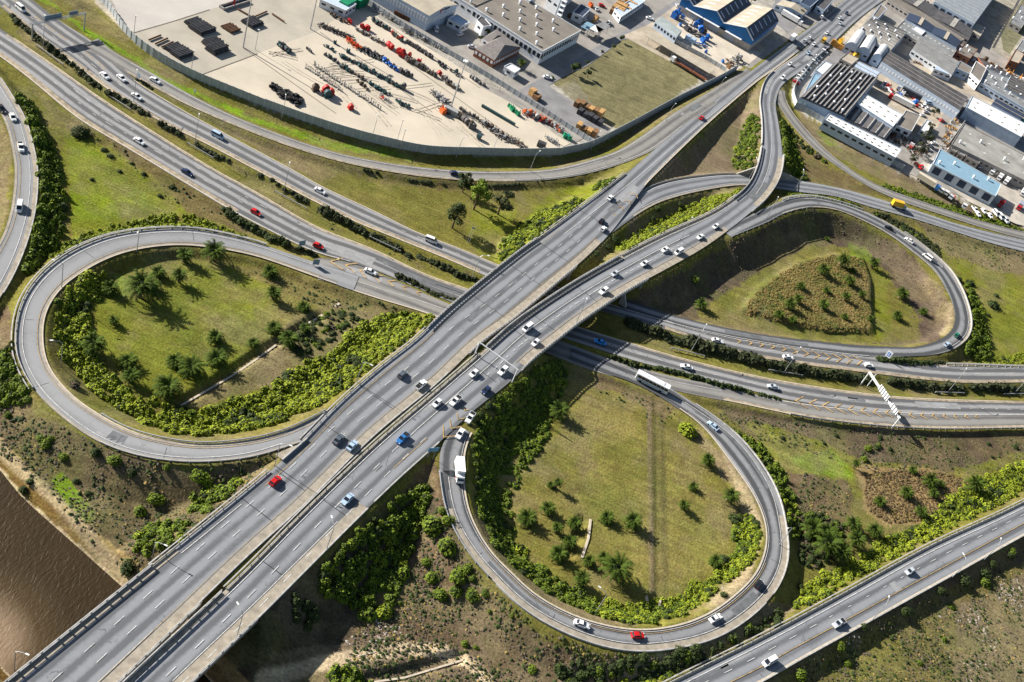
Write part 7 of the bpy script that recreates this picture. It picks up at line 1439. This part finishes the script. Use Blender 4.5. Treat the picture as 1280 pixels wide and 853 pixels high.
ROWS=[ # x0,y0,x1,y1,n,kinds,mats,scale,label
 (401,32,438,48,13,('heap','frame'),(M_dark,M_brnp),.75,'dark scrap piece in the ridge left of the orange heap'),
 (434,49,450,62,7,('heap','block'),(M_orred,M_redm),.8,'orange red scrap piece in the long ridge of the yard'),
 (450,60,475,73,9,('heap',),(M_dark,),.9,'black scrap piece at the lower end of the orange ridge'),
 (478,74,498,90,11,('block','axle'),(M_bluem,M_greyp),.75,'blue and grey machine part below the black heap'),(500,90,514,97,5,('rim','block'),(M_greyp,),.9,'grey drum at the end of the blue row'),
 (412,17,432,29,7,('block','axle'),(M_brnp,M_greyp),.7,'brown part at the top left of the red machine row'),(436,27,438,30,2,('rim','block'),(M_redm,),.9,'small red drum at the upper end of the red row'),(450,34,463,39,4,('rim','block'),(M_redm,),1.0,'red drum in the upper group of the red row'),
 (446,37,480,56,10,('frame','axle'),(M_brnp,M_lgrey),.8,'rusty frame between the two red groups'),(484,57,490,62,3,('rim','rim'),(M_redm,),1.05,'red drum in the middle group of the red row'),(497,66,506,73,4,('rim','rim'),(M_redm,),1.15,'big red drum in the lower group of the red row'),
 (508,75,545,96,15,('rim','block'),(M_greyp,M_brnp),.95,'grey brown drum in the long row below the red drums'),(547,92,549,94,1,('rim',),(M_redm,),1.1,'single red machine standing at the end of the grey drum row'),(552,98,572,112,8,('rim','frame'),(M_brnp,M_lgrey,M_greyp),.9,'mixed part at the foot of the tall mast'),
 (465,26,486,38,9,('rim','block'),(M_greyp,M_dteal),.75,'dark part in the upper row beside the paling fence'),(490,42,503,52,6,('block','rim'),(M_redm,M_dteal,M_brnp),.8,'mixed coloured part in the middle of the fence side row'),(508,53,540,73,14,('rim','block'),(M_greyp,M_dark),.8,'dark part in the lower stretch of the fence side row'),(547,79,556,84,4,('rim','axle'),(M_dark,),.8,'dark part in the short row right of the small red machines'),(565,89,576,96,4,('axle','block'),(M_greyp,M_dteal),.8,'part in the short row beside the red flag like machine'),
 (511,70,512,71,1,('block',),(M_redm,),.9,'small red machine alone, left of two'),(524,77,525,78,1,('block',),(M_redm,),.9,'small red machine alone, right of two'),
 (406,57,418,64,5,('axle','block'),(M_dteal,),.6,'small teal part in the short upper left row'),(425,69,437,77,6,('axle','block'),(M_dteal,M_greyp),.7,'small teal part in the second row of the yard middle'),(440,77,500,110,24,('axle','block'),(M_dteal,M_greyp),.75,'dark teal part in the longest diagonal row'),(502,111,504,112,1,('rim',),(M_greyp,),1.2,'lone grey drum at the end of the diagonal rows'),
 (427,83,440,91,6,('axle','block'),(M_dteal,M_brnp),.75,'dark part in the third row of the yard middle'),(444,93,456,101,5,('axle','block'),(M_brnp,M_greyp),.7,'brown part in the third row, lower stretch'),(447,103,459,111,5,('axle','block'),(M_brnp,),.75,'brown part in the fourth row'),(461,104,484,118,10,('axle','block'),(M_dteal,),.7,'teal part in the fourth row, lower stretch'),(474,119,486,128,4,('block','frame'),(M_lgrey,M_redm),.7,'grey red part in the lowest short row'),(496,127,509,134,6,('axle','block'),(M_dteal,M_dark),.75,'dark part in the lowest right row'),
 (406,68,423,79,6,('block','axle'),(M_greyp,M_dteal),.65,'grey part in the left short row'),(417,53,419,55,1,('block',),(M_dteal,),.8,'single teal box above the yard rows'),(434,65,435,66,1,('block',),(M_dteal,),.8,'single teal box in the middle of the yard'),
 (381,84,428,115,28,('post',),(M_lgrey,),.7,'thin grey stand in the lower of two long thin rows'),(391,81,476,138,44,('post',),(M_lgrey,M_greyp),.7,'thin grey stand in the upper of two long thin rows'),
 (542,117,556,128,8,('heap','frame','block'),(M_lgrey,M_greyp),.9,'grey clutter left of the mast foot'),(548,134,562,143,4,('frame','block'),(M_dark,M_lgrey),.8,'dark clutter below the mast foot'),(566,141,592,162,9,('rim','block'),(M_greyp,M_brnp),1.1,'big grey drum in the lower right row'),(574,136,598,150,6,('block','frame'),(M_greyp,),.8,'grey part in the thin row above the big drums'),(602,153,632,174,14,('frame','rim','heap'),(M_brnp,M_lgrey,M_greyp),.9,'ring or frame in the row left of the wall bend'),(634,173,655,184,12,('heap','frame'),(M_brnp,M_lgrey),.8,'brown scrap in the patch against the yard wall'),
 (583,152,583,152,1,('block',),(M_bluem,),1.2,'blue crate beside the big drums'),(598,173,599,173,1,('rim',),(M_dteal,),1.4,'big teal drum at the end of the drum row'),
 (656,141,686,154,20,('rim','heap','block'),(M_orred,M_dark,M_lgrey,M_redm),1.0,'red and black part in the crowded pile at the fence'),(690,156,702,165,6,('block','frame'),(M_lgrey,M_orred),.95,'white and orange part below the crowded pile'),(683,173,696,180,5,('frame',),(M_lgrey,),.8,'grey frame in the bottom right yard corner'),(705,170,713,176,3,('block','rim'),(M_green,M_teal),1.0,'green machine in the bottom right yard corner'),(634,133,648,145,5,('block',),(M_green,),.9,'bright green machine above the long teal pipe'),
 (588,96,606,108,9,('block','axle'),(M_greyp,M_lgrey),.7,'grey part in the small rows beside the fence lamp'),(464,12,480,18,4,('frame',),(M_lgrey,),.9,'grey ring frame at the top of the fence side'),(481,20,500,30,6,('frame','block'),(M_lgrey,M_brnp),.8,'pale frame along the paling fence, upper stretch'),(504,38,515,42,4,('frame',),(M_greyp,),.9,'grey frame along the paling fence, middle stretch'),(520,44,560,66,10,('frame','block'),(M_lgrey,M_greyp),.85,'grey frame along the paling fence, lower stretch'),
 (424,111,426,113,0,('block',),(M_redm,),1,''),(347,55,362,66,8,('axle','rim'),(M_dark,M_dteal),.8,'black part in the small heap left of the yard rows'),(384,60,388,66,3,('block',),(M_greyp,),.6,'small grey part between heap and rows'),
]
for x0,y0,x1,y1,n,ks,ms,s,lab in ROWS:
    n=int(n*1.5) if n>5 else n
    for k in range(n):
        t=(k+.5)/n; ypart(ks[k%len(ks)],ms[(k*7+k//3)%len(ms)],x0+(x1-x0)*t+RNG.uniform(-1,1),y0+(y1-y0)*t+RNG.uniform(-.6,.6),s*RNG.uniform(.85,1.2),lab,'yard row: '+lab if n>1 else None)
# tyre heap
tp=MB().tube((0,0,0),(0,0,.38),.62,n=10).me('tyre',M_tyre)
for k in range(90):
    t=RNG.random(); x=340+34*t+RNG.uniform(-3,3)+(RNG.uniform(-4,4) if t>.7 else 0); y=107+20*t**.9+RNG.uniform(-3,3)*(1+t)
    o=ob('tyre',tp,None,yloc(x,y,YG+RNG.choice([0,0,.4,.8]))); o.rotation_euler=(RNG.uniform(-.5,.5),RNG.uniform(-.5,.5),0); o.scale=(1.3,1.3,1.3); setp(o,'black tyre in the heap at the lower left of the pale yard','tyre','tyres of the dark heap')
# big machine group left
for x,y,r,m,l in ((394,113,1.5,M_brnp,'big brown wheel standing left of the red drums'),(407,115,1.6,M_redm,'big red drum, left of two beside the teal one'),(413,118,1.4,M_redm,'big red drum, right of two beside the teal one'),(409,121,1.6,M_dteal,'big dark teal drum under the two red drums'),(438,136,1.1,M_redm,'red machine alone near the yard wall')):
    o=MB().tube((0,-.7,r),(0,.7,r),r,n=16).tube((0,-.9,r),(0,.9,r),r*.5,n=10).box((0,0,.25),(r*2.2,2,.3)).ob('cable_drum',m,None,yloc(x,y)); o.rotation_euler=(0,0,.8); setp(o,l,'drum')
# pipe bundles
def bundle(x,y,px_len,w_,nrow,r,m,label,ang=None,h=2,name='pipe_stack',cat='pipe stack',group='dark pipe stacks'):
    a=yloc(x,y);b=yloc(*px_len); d=(b-a);L_=d.length; rz=math.atan2(d.y,d.x); e=empty(name,(a+b)/2,rz)
    for l in range(h):
        for k in range(nrow-l):
            yy=(k-(nrow-l-1)/2)*2*r; MB().tube((-L_/2,yy,r+l*1.75*r),(L_/2+RNG.uniform(-.4,.4),yy,r+l*1.75*r),r,n=8).ob('pipe',m,e)
    return setp(e,label,cat,group)
for (x,y,x2,y2,nr,h_,l) in ((238,34,253,29,9,2,'dark pipe stack, the highest of four on the gravel'),(243,40,262,34,9,2,'dark pipe stack just under the highest one'),(212,66,228,60,8,2,'dark pipe stack nearest the wall, left'),(218,71,236,65,7,2,'dark pipe stack nearest the wall, right'),(257,58,274,54,7,3,'tall dark pipe stack in the middle, upper'),(262,66,280,60,7,3,'tall dark pipe stack in the middle, lower'),(282,38,294,34,7,1,'small brown pipe stack left of the tall mast'),(308,32,322,27,8,2,'dark pipe stack right of the tall mast')):
    bundle(x,y,(x2,y2),0,nr,.42,M_rust if 'brown' in l else M_dark,l,h=h_)
for (x,y,x2,y2,l) in ((186,51,201,45,'upper of three thin beams on the gravel'),(194,56,209,49,'middle of three thin beams on the gravel'),(202,60,217,53,'lowest of three thin beams on the gravel'),(318,22,334,15,'dark beam at the top of the gravel yard'),(340,18,355,28,'brown beam right of the gravel yard stacks'),(297,12,318,24,'brown beam left of the gravel yard top')):
    bundle(x,y,(x2,y2),0,1,.35,M_rust,l,h=1,name='steel_beam',cat='beam',group='loose beams')
e=empty('sunken_pit',yloc(292,8)); q=[yloc(274,9)-e.location,yloc(306,-1)-e.location,yloc(312,3)-e.location,yloc(280,13)-e.location]
w_=MB()
for a,b in zip(q,q[1:]+q[:1]): d=b-a; w_.box((a+b)/2+Vector((0,0,.5)),(d.length,.4,1.0),math.atan2(d.y,d.x))
w_.ob('rim_wall',M_concd,e); MB().prism([(p.x,p.y) for p in q],.05,.12).ob('pit_floor',M_roofs,e); MB().box((0,0,1.6),(.7,.7,3.2)).ob('red_pump',M_redm,e); setp(e,'low walled pit with a small red pump at the top of the gravel yard','pit')
def container(x,y,x2,y2,w_,h,m,label,name='container',cat='container',group=None,gz=YG):
    a=yloc(x,y,gz);b=yloc(x2,y2,gz);d=b-a; e=empty(name,(a+b)/2,math.atan2(d.y,d.x)); L_=d.length
    b1=MB().box((0,0,h/2),(L_,w_,h)).ob('body',m,e); r=MB()
    n=int(L_/.5)
    for k in range(n):
        for s in (-1,1): r.box((-L_/2+(k+.5)*L_/n,s*w_/2,h/2),(.12,.14,h*.92))
    r.box((L_/2+.04,0,h/2),(.08,w_*.9,h*.9)).box((0,0,h+.03),(L_*.96,w_*.94,.06)); r.ob('rib',m,b1) 
    return setp(e,label,cat,group)
container(427,14,440,7,4.5,4,M_green,'left one of two bright green sheds at the top of the yard'); container(443,9,455,3,4.5,4,M_green,'right one of two bright green sheds at the top of the yard')
container(493,17,517,29,1.6,1.8,M_rust,'long rusty trough against the paling fence')
container(602,133,643,157,1.0,1.0,M_dteal,'very long teal pipe section lying in the lower right yard')
container(671,181,681,185,2.4,2.0,M_dark,'dark open bin near the wall at the lower right of the yard')
container(556,138,572,146,2.4,2.2,M_lgrey,'grey machine frame with the orange cabin below the tall mast')
ypart('block',M_orred,553,141,1.6,'orange cabin at the foot of the tall mast',None,'machine_cabin')
def timber(x,y,x2,y2,w_,h,label,m=M_wood):
    a=yloc(x,y);b=yloc(x2,y2);d=b-a; e=empty('timber_stack',(a+b)/2,math.atan2(d.y,d.x)); L_=d.length; g=random.Random(int(x))
    n=max(2,int(L_/2.2))
    for k in range(n):
        hh=h*g.uniform(.6,1.1); MB().box((-L_/2+(k+.5)*L_/n,g.uniform(-.3,.3),hh/2),(L_/n*.88,w_*g.uniform(.8,1),hh),g.uniform(-.05,.05)).ob('timber_bundle',m if g.random()<.6 else M_woodd,e)
    return setp(e,label,'timber stack','timber stacks')
timber(661,117,674,126,3.2,3,'single stack of orange timber on the street beside the fence')
timber(718,130,752,148,5,3.2,'orange timber stack, uppermost in the corner below the grass lot')
timber(722,140,752,157,4,2.5,'dark mixed timber stack in the corner, middle',M_dark); timber(720,158,746,171,4,2.6,'reddish timber stack nearest the wall in the corner')
timber(768,20,778,10,7,4,'pale timber pile beside the street at the top, left of two'); timber(779,16,792,4,8,4,'pale timber pile beside the street at the top, right of two')
# tall floodlight masts and yard poles
def mast(x,y,h,label,heads=3):
    g=yloc(x,y); e=empty('floodlight_mast',g); MB().tube((0,0,-.3),(0,0,h),.32,.18,n=8).ob('pole',M_steel,e)
    hd=MB().tube((0,0,h),(0,0,h+.3),.9,n=10)
    for k in range(6): hd.box((math.cos(k)*1.0,math.sin(k)*1.0,h+.1),(.5,.4,.35),k)
    hd.ob('floodlight_ring',M_lens,e); return setp(e,label,'floodlight mast','tall floodlight masts')
mast(304,59,22,'tall floodlight mast beside the dark pipe stacks'); mast(388,36,22,'tall floodlight mast at the top middle of the pale yard'); mast(564,133,22,'tall floodlight mast in the lower right of the pale yard')
for x,y,l in ((239,89,'behind the wall below the pipe stacks'),(319,62,'just right of the tall mast on the gravel'),(167,46,'at the upper left corner of the gravel yard'),(497,174,'inside the yard wall near its middle'),(617,186,'inside the yard wall right of the drum row'),(624,114,'beside the paling fence near the crowded pile'),(500,186,'outside the yard wall near its middle')):
    g=yloc(x,y); e=empty('yard_lamp',g); MB().tube((0,0,-.3),(0,0,9),.13,.09,n=6).ob('pole',M_steel,e); MB().box((0,0,9.1),(.9,.4,.25)).ob('lamp_head',M_lens,e); setp(e,'slim lamp post '+l,'lamp post','slim lamp posts of the yard')
# road train, trailers, trucks in yards
def rig(x,y,x2,y2,label,m,cab,name='articulated_truck',n=2,open_=False):
    a=yloc(x,y);b=yloc(x2,y2);d=b-a;L_=d.length; e=empty(name,a,math.atan2(d.y,d.x))
    c=MB(); c.box((1.1,0,1.7),(2.0,2.3,2.4)).box((.1,0,1.1),(.5,2.2,1.2)); cb=c.ob('cab',cab,e); MB().box((.1,0,2.2),(.06,2.0,.9)).ob('windscreen',M_glass,cb)
    seg=(L_-2.8)/n
    for k in range(n):
        s=MB(); x0=2.6+k*seg; 
        if open_: s.box((x0+seg/2,0,1.3),(seg-.4,2.4,.3)).box((x0+seg/2,1.15,2.2),(seg-.4,.12,1.6)).box((x0+seg/2,-1.15,1.7),(seg-.4,.12,.7)); s.ob('trailer',M_boxr,e); MB().box((x0+seg/2,1.0,2.3),(seg-.6,.4,1.7)).ob('tarpaulin',M_boxg,e)
        else: s.box((x0+seg/2,0,2.3),(seg-.4,2.5,2.7)); s.ob('trailer',m,e)
        wheels(e,(x0+seg*.72,x0+seg*.85),1.2,.5)
    wheels(e,(.8,),1.15,.5); return setp(e,label,'truck','trucks parked in the yards')
rig(838,76,882,103,'road train with rusty open trailers parked on the grass lot edge',M_boxr,M_paint['white'],open_=True)
rig(1001,33,975,18,'white tanker style truck and trailer on the street behind the blue warehouse',M_boxw,M_paint['white'],n=1)
rig(1172,239,1144,222,'long cream trailer truck parked below the workshop',M_paint['cream'],M_paint['blue'],n=1)
rig(1110,122,1139,137,'white and red trailer in the loading yard, lower of two',M_boxw,M_paint['red'],n=1); rig(1120,112,1150,128,'dark trailer in the loading yard, upper of two',M_boxg,M_paint['silver'],n=1)
container(1254,142,1280,156,2.5,2.6,M_teal,'long dark green container above the big white roof',gz=YG)
def tk(x,y,x2,y2,bl,cabm,boxm,label,fl=False):
    a=yloc(x,y);b=yloc(x2,y2);d=b-a; truck('truck',(a+b)/2,math.atan2(d.y,d.x),bl,2.4,2.3,cabm,boxm,label,'truck','trucks parked in the yards',flat=fl)
tk(1241,213,1237,220,5,M_paint['white'],M_boxw,'leftmost of three white box trucks beside the grey roof'); tk(1251,220,1246,227,5,M_paint['white'],M_boxw,'middle of three white box trucks beside the grey roof'); tk(1259,225,1254,232,5,M_paint['white'],M_boxw,'rightmost of three white box trucks beside the grey roof')
tk(1251,256,1247,260,2.6,M_paint['red'],M_redm,'short red truck in the shade right of the workshop'); tk(1275,257,1271,264,4.5,M_paint['red'],M_door,'red truck with grey box at the right border'); tk(1279,240,1276,247,4,M_paint['white'],M_boxw,'white truck cut by the right border')
tk(1178,236,1174,243,3,M_paint['white'],M_lgrey,'white truck cab, left one of the pair beside the cream trailer',True); tk(1184,239,1180,246,3,M_paint['white'],M_lgrey,'white truck cab, right one of the pair beside the cream trailer',True); tk(1192,246,1186,250,3.5,M_paint['silver'],M_redm,'flat truck with red load right of the truck cabs',True)
tk(1206,256,1203,262,3,M_paint['white'],M_lgrey,'white forklift like truck in the middle of the truck yard',True); tk(1204,235,1208,239,2.8,M_paint['white'],M_lgrey,'small white truck at the dark garage door',True); tk(1224,246,1230,250,3,M_paint['white'],M_lgrey,'small white truck at the right end of the workshop',True)
tk(1144,206,1150,212,3.5,M_paint['red'],M_orred,'orange crane truck at the left end of the workshop',True); tk(1135,187,1139,183,3.2,M_paint['white'],M_redm,'white and red truck under the dark street trees',True)
PK=[(1218,263,'pickup'),(1222,269,'hatch'),(1229,265,'hatch'),(1237,271,'hatch'),(1244,268,'van'),(1250,272,'van'),(1257,277,'suv')]
for i,(x,y,k) in enumerate(PK):
    g=yloc(x,y); g2=yloc(x+6,y+8); place_vehicle(k,g,math.atan2(g2.y-g.y,g2.x-g.x),'white' if i!=6 else 'silver',f'white {KN[k]} {ORD[i]} in the parked row by the bush strip' if i!=6 else 'silver SUV seventh from the left in the parked row by the bush strip',VC[k],'cars parked in the truck yard')
PK=[(996,101,'hatch','white'),(995,104,'sedan','red'),(999,98,'suv','white'),(1003,93,'hatch','white'),(1006,90,'hatch','silver'),(1008,87,'sedan','black'),(1010,85,'hatch','white'),(1017,79,'suv','white'),(1020,76,'hatch','silver'),(1023,72,'sedan','white'),(1030,66,'suv','white'),(1033,63,'hatch','navy')]
for i,(x,y,k,c) in enumerate(PK):
    g=yloc(x,y); g2=yloc(x+8,y+4); place_vehicle(k,g,math.atan2(g2.y-g.y,g2.x-g.x),c,f'{CN[c]} {KN[k]} {ORD[i]} in the row along the sawtooth factory street',VC[k],'cars parked beside the climbing road')
PK=[(1155,134,'suv','white'),(1159,137,'hatch','white'),(1157,141,'sedan','silver'),(1153,145,'hatch','white'),(1160,130,'van','paleblue'),(1177,152,'hatch','red'),(1160,188,'sedan','white'),(1163,184,'hatch','silver'),(1167,180,'sedan','white'),(1188,188,'hatch','white'),(1201,197,'hatch','white'),(1225,210,'suv','silver')]
for i,(x,y,k,c) in enumerate(PK):
    g=yloc(x,y); place_vehicle(k,g,.6,c,f'{CN[c]} {KN[k]} {ORD[sorted(p[0] for p in PK).index(x)]} among those parked between factories and workshop',VC[k],'cars parked in the industrial block')
PK=[(722,20,'van','white'),(730,26,'hatch','white'),(745,12,'sedan','silver'),(752,8,'hatch','red'),(760,30,'pickup','white'),(700,50,'hatch','grey'),(812,24,'sedan','white'),(852,10,'pickup','white'),(846,8,'hatch','silver'),(684,98,'sedan','white'),(575,44,'hatch','white'),(545,38,'van','white'),(590,60,'sedan','silver')]
for i,(x,y,k,c) in enumerate(PK):
    place_vehicle(k,yloc(x,y),.4+(i%3)*.8,c,f'{CN[c]} {KN[k]}, {ORD[sorted(p[0] for p in PK).index(x)]} among those parked around the top factory street',VC[k],'cars parked around the top factory')
# blue machines in the scrap yard
for i,(x,y,k,m,s) in enumerate([(843,22,'block',M_bluem,2.6),(848,20,'heap',M_bluem,1.6),(850,32,'block',M_bluem,1),(869,33,'block',M_bluem,2),(874,30,'rim',M_bluem,1.6),(862,38,'heap',M_greyp,1.3),(868,42,'frame',M_greyp,1.6),(874,46,'heap',M_greyp,1.3),(878,52,'block',M_bluem,1.6),(883,50,'block',M_bluem,1.8),(877,57,'heap',M_bluem,1.2),(875,40,'rim',M_bluem,1.6),(880,41,'block',M_brnp,1.4),(882,66,'block',M_bluem,1.0),(858,38,'block',M_dark,1.6),(864,32,'post',M_greyp,1.8),(912,80,'heap',M_brnp,1.4),(917,77,'frame',M_lgrey,1.4),(922,78,'heap',M_dark,1.4),(903,78,'block',M_bluem,.9),(923,74,'block',M_lgrey,1.8),(910,85,'block',M_woodd,1.2)]):
    ypart(k,m,x,y,s,f'{"blue" if m is M_bluem else "grey or brown"} machine piece {"cluttering the walled yard beside the blue gabled warehouse"}','machines in the blue warehouse yard')
for x,y,l in ((859,50,'left'),(865,54,'right')): container(x-2.5,y-1.5,x+2.5,y+1.5,3,2.6,M_paint['paleblue'],f'{l} one of two pale turquoise cabins at the paling fence')
o=MB().box((0,0,1.5),(1,11,3)).box((.3,4,2.2),(1.2,2.5,3.4)).ob('hoarding',M_orange,None,yloc(1046,60)); a=yloc(1037,56);b=yloc(1056,65); o.rotation_euler=(0,0,math.atan2((b-a).y,(b-a).x)+math.pi/2); o.location=(a+b)/2; L_=(b-a).length; o.scale=(1,L_/11,1); setp(o,'orange hoarding at the street corner below the junction','hoarding')
ypart('block',M_paint['yellow'],1050,54,1.8,'yellow machine behind the orange hoarding',None); ypart('block',M_paint['yellow'],1068,73,2.0,'yellow truck cab by the barrel vaulted roofs',None); ypart('block',M_orange,1061,74,1.6,'orange crate by the barrel vaulted roofs',None)
for i,(x,y) in enumerate(((1098,167),(1102,169),(1106,170),(1100,164),(1104,166))): ypart('heap',M_paint['yellow'],x,y,.9,'yellow digger part in front of the open bays','yellow digger parts')
for i in range(40):
    x=1100+RNG.uniform(0,60);y=165+(x-1100)*.35+RNG.uniform(-4,12); ypart(['heap','block','frame'][i%3],[M_greyp,M_brnp,M_lgrey,M_rust][i%4],x,y,RNG.uniform(.8,1.3),'scrap piece in the cluttered yard right of the long white roof','scrap pieces of the long roof yard')
for i in range(60):
    x=1215+RNG.uniform(0,65);y=73+(x-1215)*.45+RNG.uniform(-3,14); ypart(['heap','block','frame','rim'][i%4],[M_greyp,M_brnp,M_lgrey,M_rust,M_orange,M_paint['white']][i%6],x,y,RNG.uniform(.9,1.7),'scrap piece in the salvage yard near the railway','scrap pieces of the salvage yard')
for i in range(24):
    x=1100+RNG.uniform(0,50);y=104+(x-1100)*.5+RNG.uniform(-3,10); ypart(['block','heap','frame'][i%3],[M_lgrey,M_bluem,M_paint['white'],M_redm][i%4],x,y,RNG.uniform(.8,1.4),'loose equipment in the loading yard behind the sawtooth factory','equipment of the loading yard')
for i in range(16):
    x=1150+RNG.uniform(-6,4);y=76+RNG.uniform(-4,4); ypart(['block','heap'][i%2],[M_wood,M_woodd][i%2],x,y,.9,'timber scrap on the dirt lot in the upper right','timber scraps')
for i in range(30):
    x=1185+RNG.uniform(0,14);y=150+RNG.uniform(0,38); ypart(['block','heap'][i%2],[M_wood,M_brnp,M_lgrey][i%3],x+(150-y)*.25,y,.9,'building rubble beside the white wall above the workshop','rubble beside the white wall')
panelwall([(1183,184),(1205,153)],3,'tall white wall above the light blue workshop',m=M_signw)
for i,(x,y) in enumerate([(726,12),(732,16),(738,8),(700,30),(712,22)]): ypart('block',[M_lgrey,M_rust,M_orred][i%3],x,y,1.4,'loose crate on the factory apron at the top','crates on the factory apron')
for i,(x,y) in enumerate([(734,34),(737,30)]): ypart('block',M_wood,x+8,y-6,1.2,'wooden crate beside the gate canopy','wooden crates at the gate')
# red lettering on the warehouse gable: a slanted swoosh and a dark word, as small raised shapes
wa=[o for o in bpy.data.objects if o.get('label','').startswith('pale blue grey warehouse with beige gable')][0]
a=gen(536.7,20,9.4);b=gen(572,6,9.4); d=(b-a);d.z=0;d.normalize(); nn=Vector((d.y,-d.x,0)); 
if nn.dot(Vector((-d.y,d.x,0)))>0: pass
back=gen(502,-34,9.4)-b
if nn.dot(back)>0: nn=-nn
c=a.lerp(b,.42)+nn*.12-wa.location; rz=math.atan2(d.y,d.x)
sm=MB().box(c+Vector((0,0,.5)),(2.6,.1,.4),rz).box(c+d*-.8+Vector((0,0,0)),(.6,.1,1.6),rz).ob('red_emblem',M_redm,wa)
lt=MB()
for k in range(7): lt.box(c+d*(2.0+k*.75)+Vector((0,0,.35)),(.5,.1,.8 if k%2 else .6),rz)
lt.ob('dark_lettering',M_dark,wa)
for o in bpy.data.objects:
    if '_used' in o: del o['_used']
# prototypes that were never placed
for o in list(bpy.data.objects):
    if o.parent is None and o.location.z<-45 and o.type=='EMPTY':
        for c in list(o.children_recursive): bpy.data.objects.remove(c)
        bpy.data.objects.remove(o)
# debris and leaves floating things: two people sized figures are too small in the photograph to tell
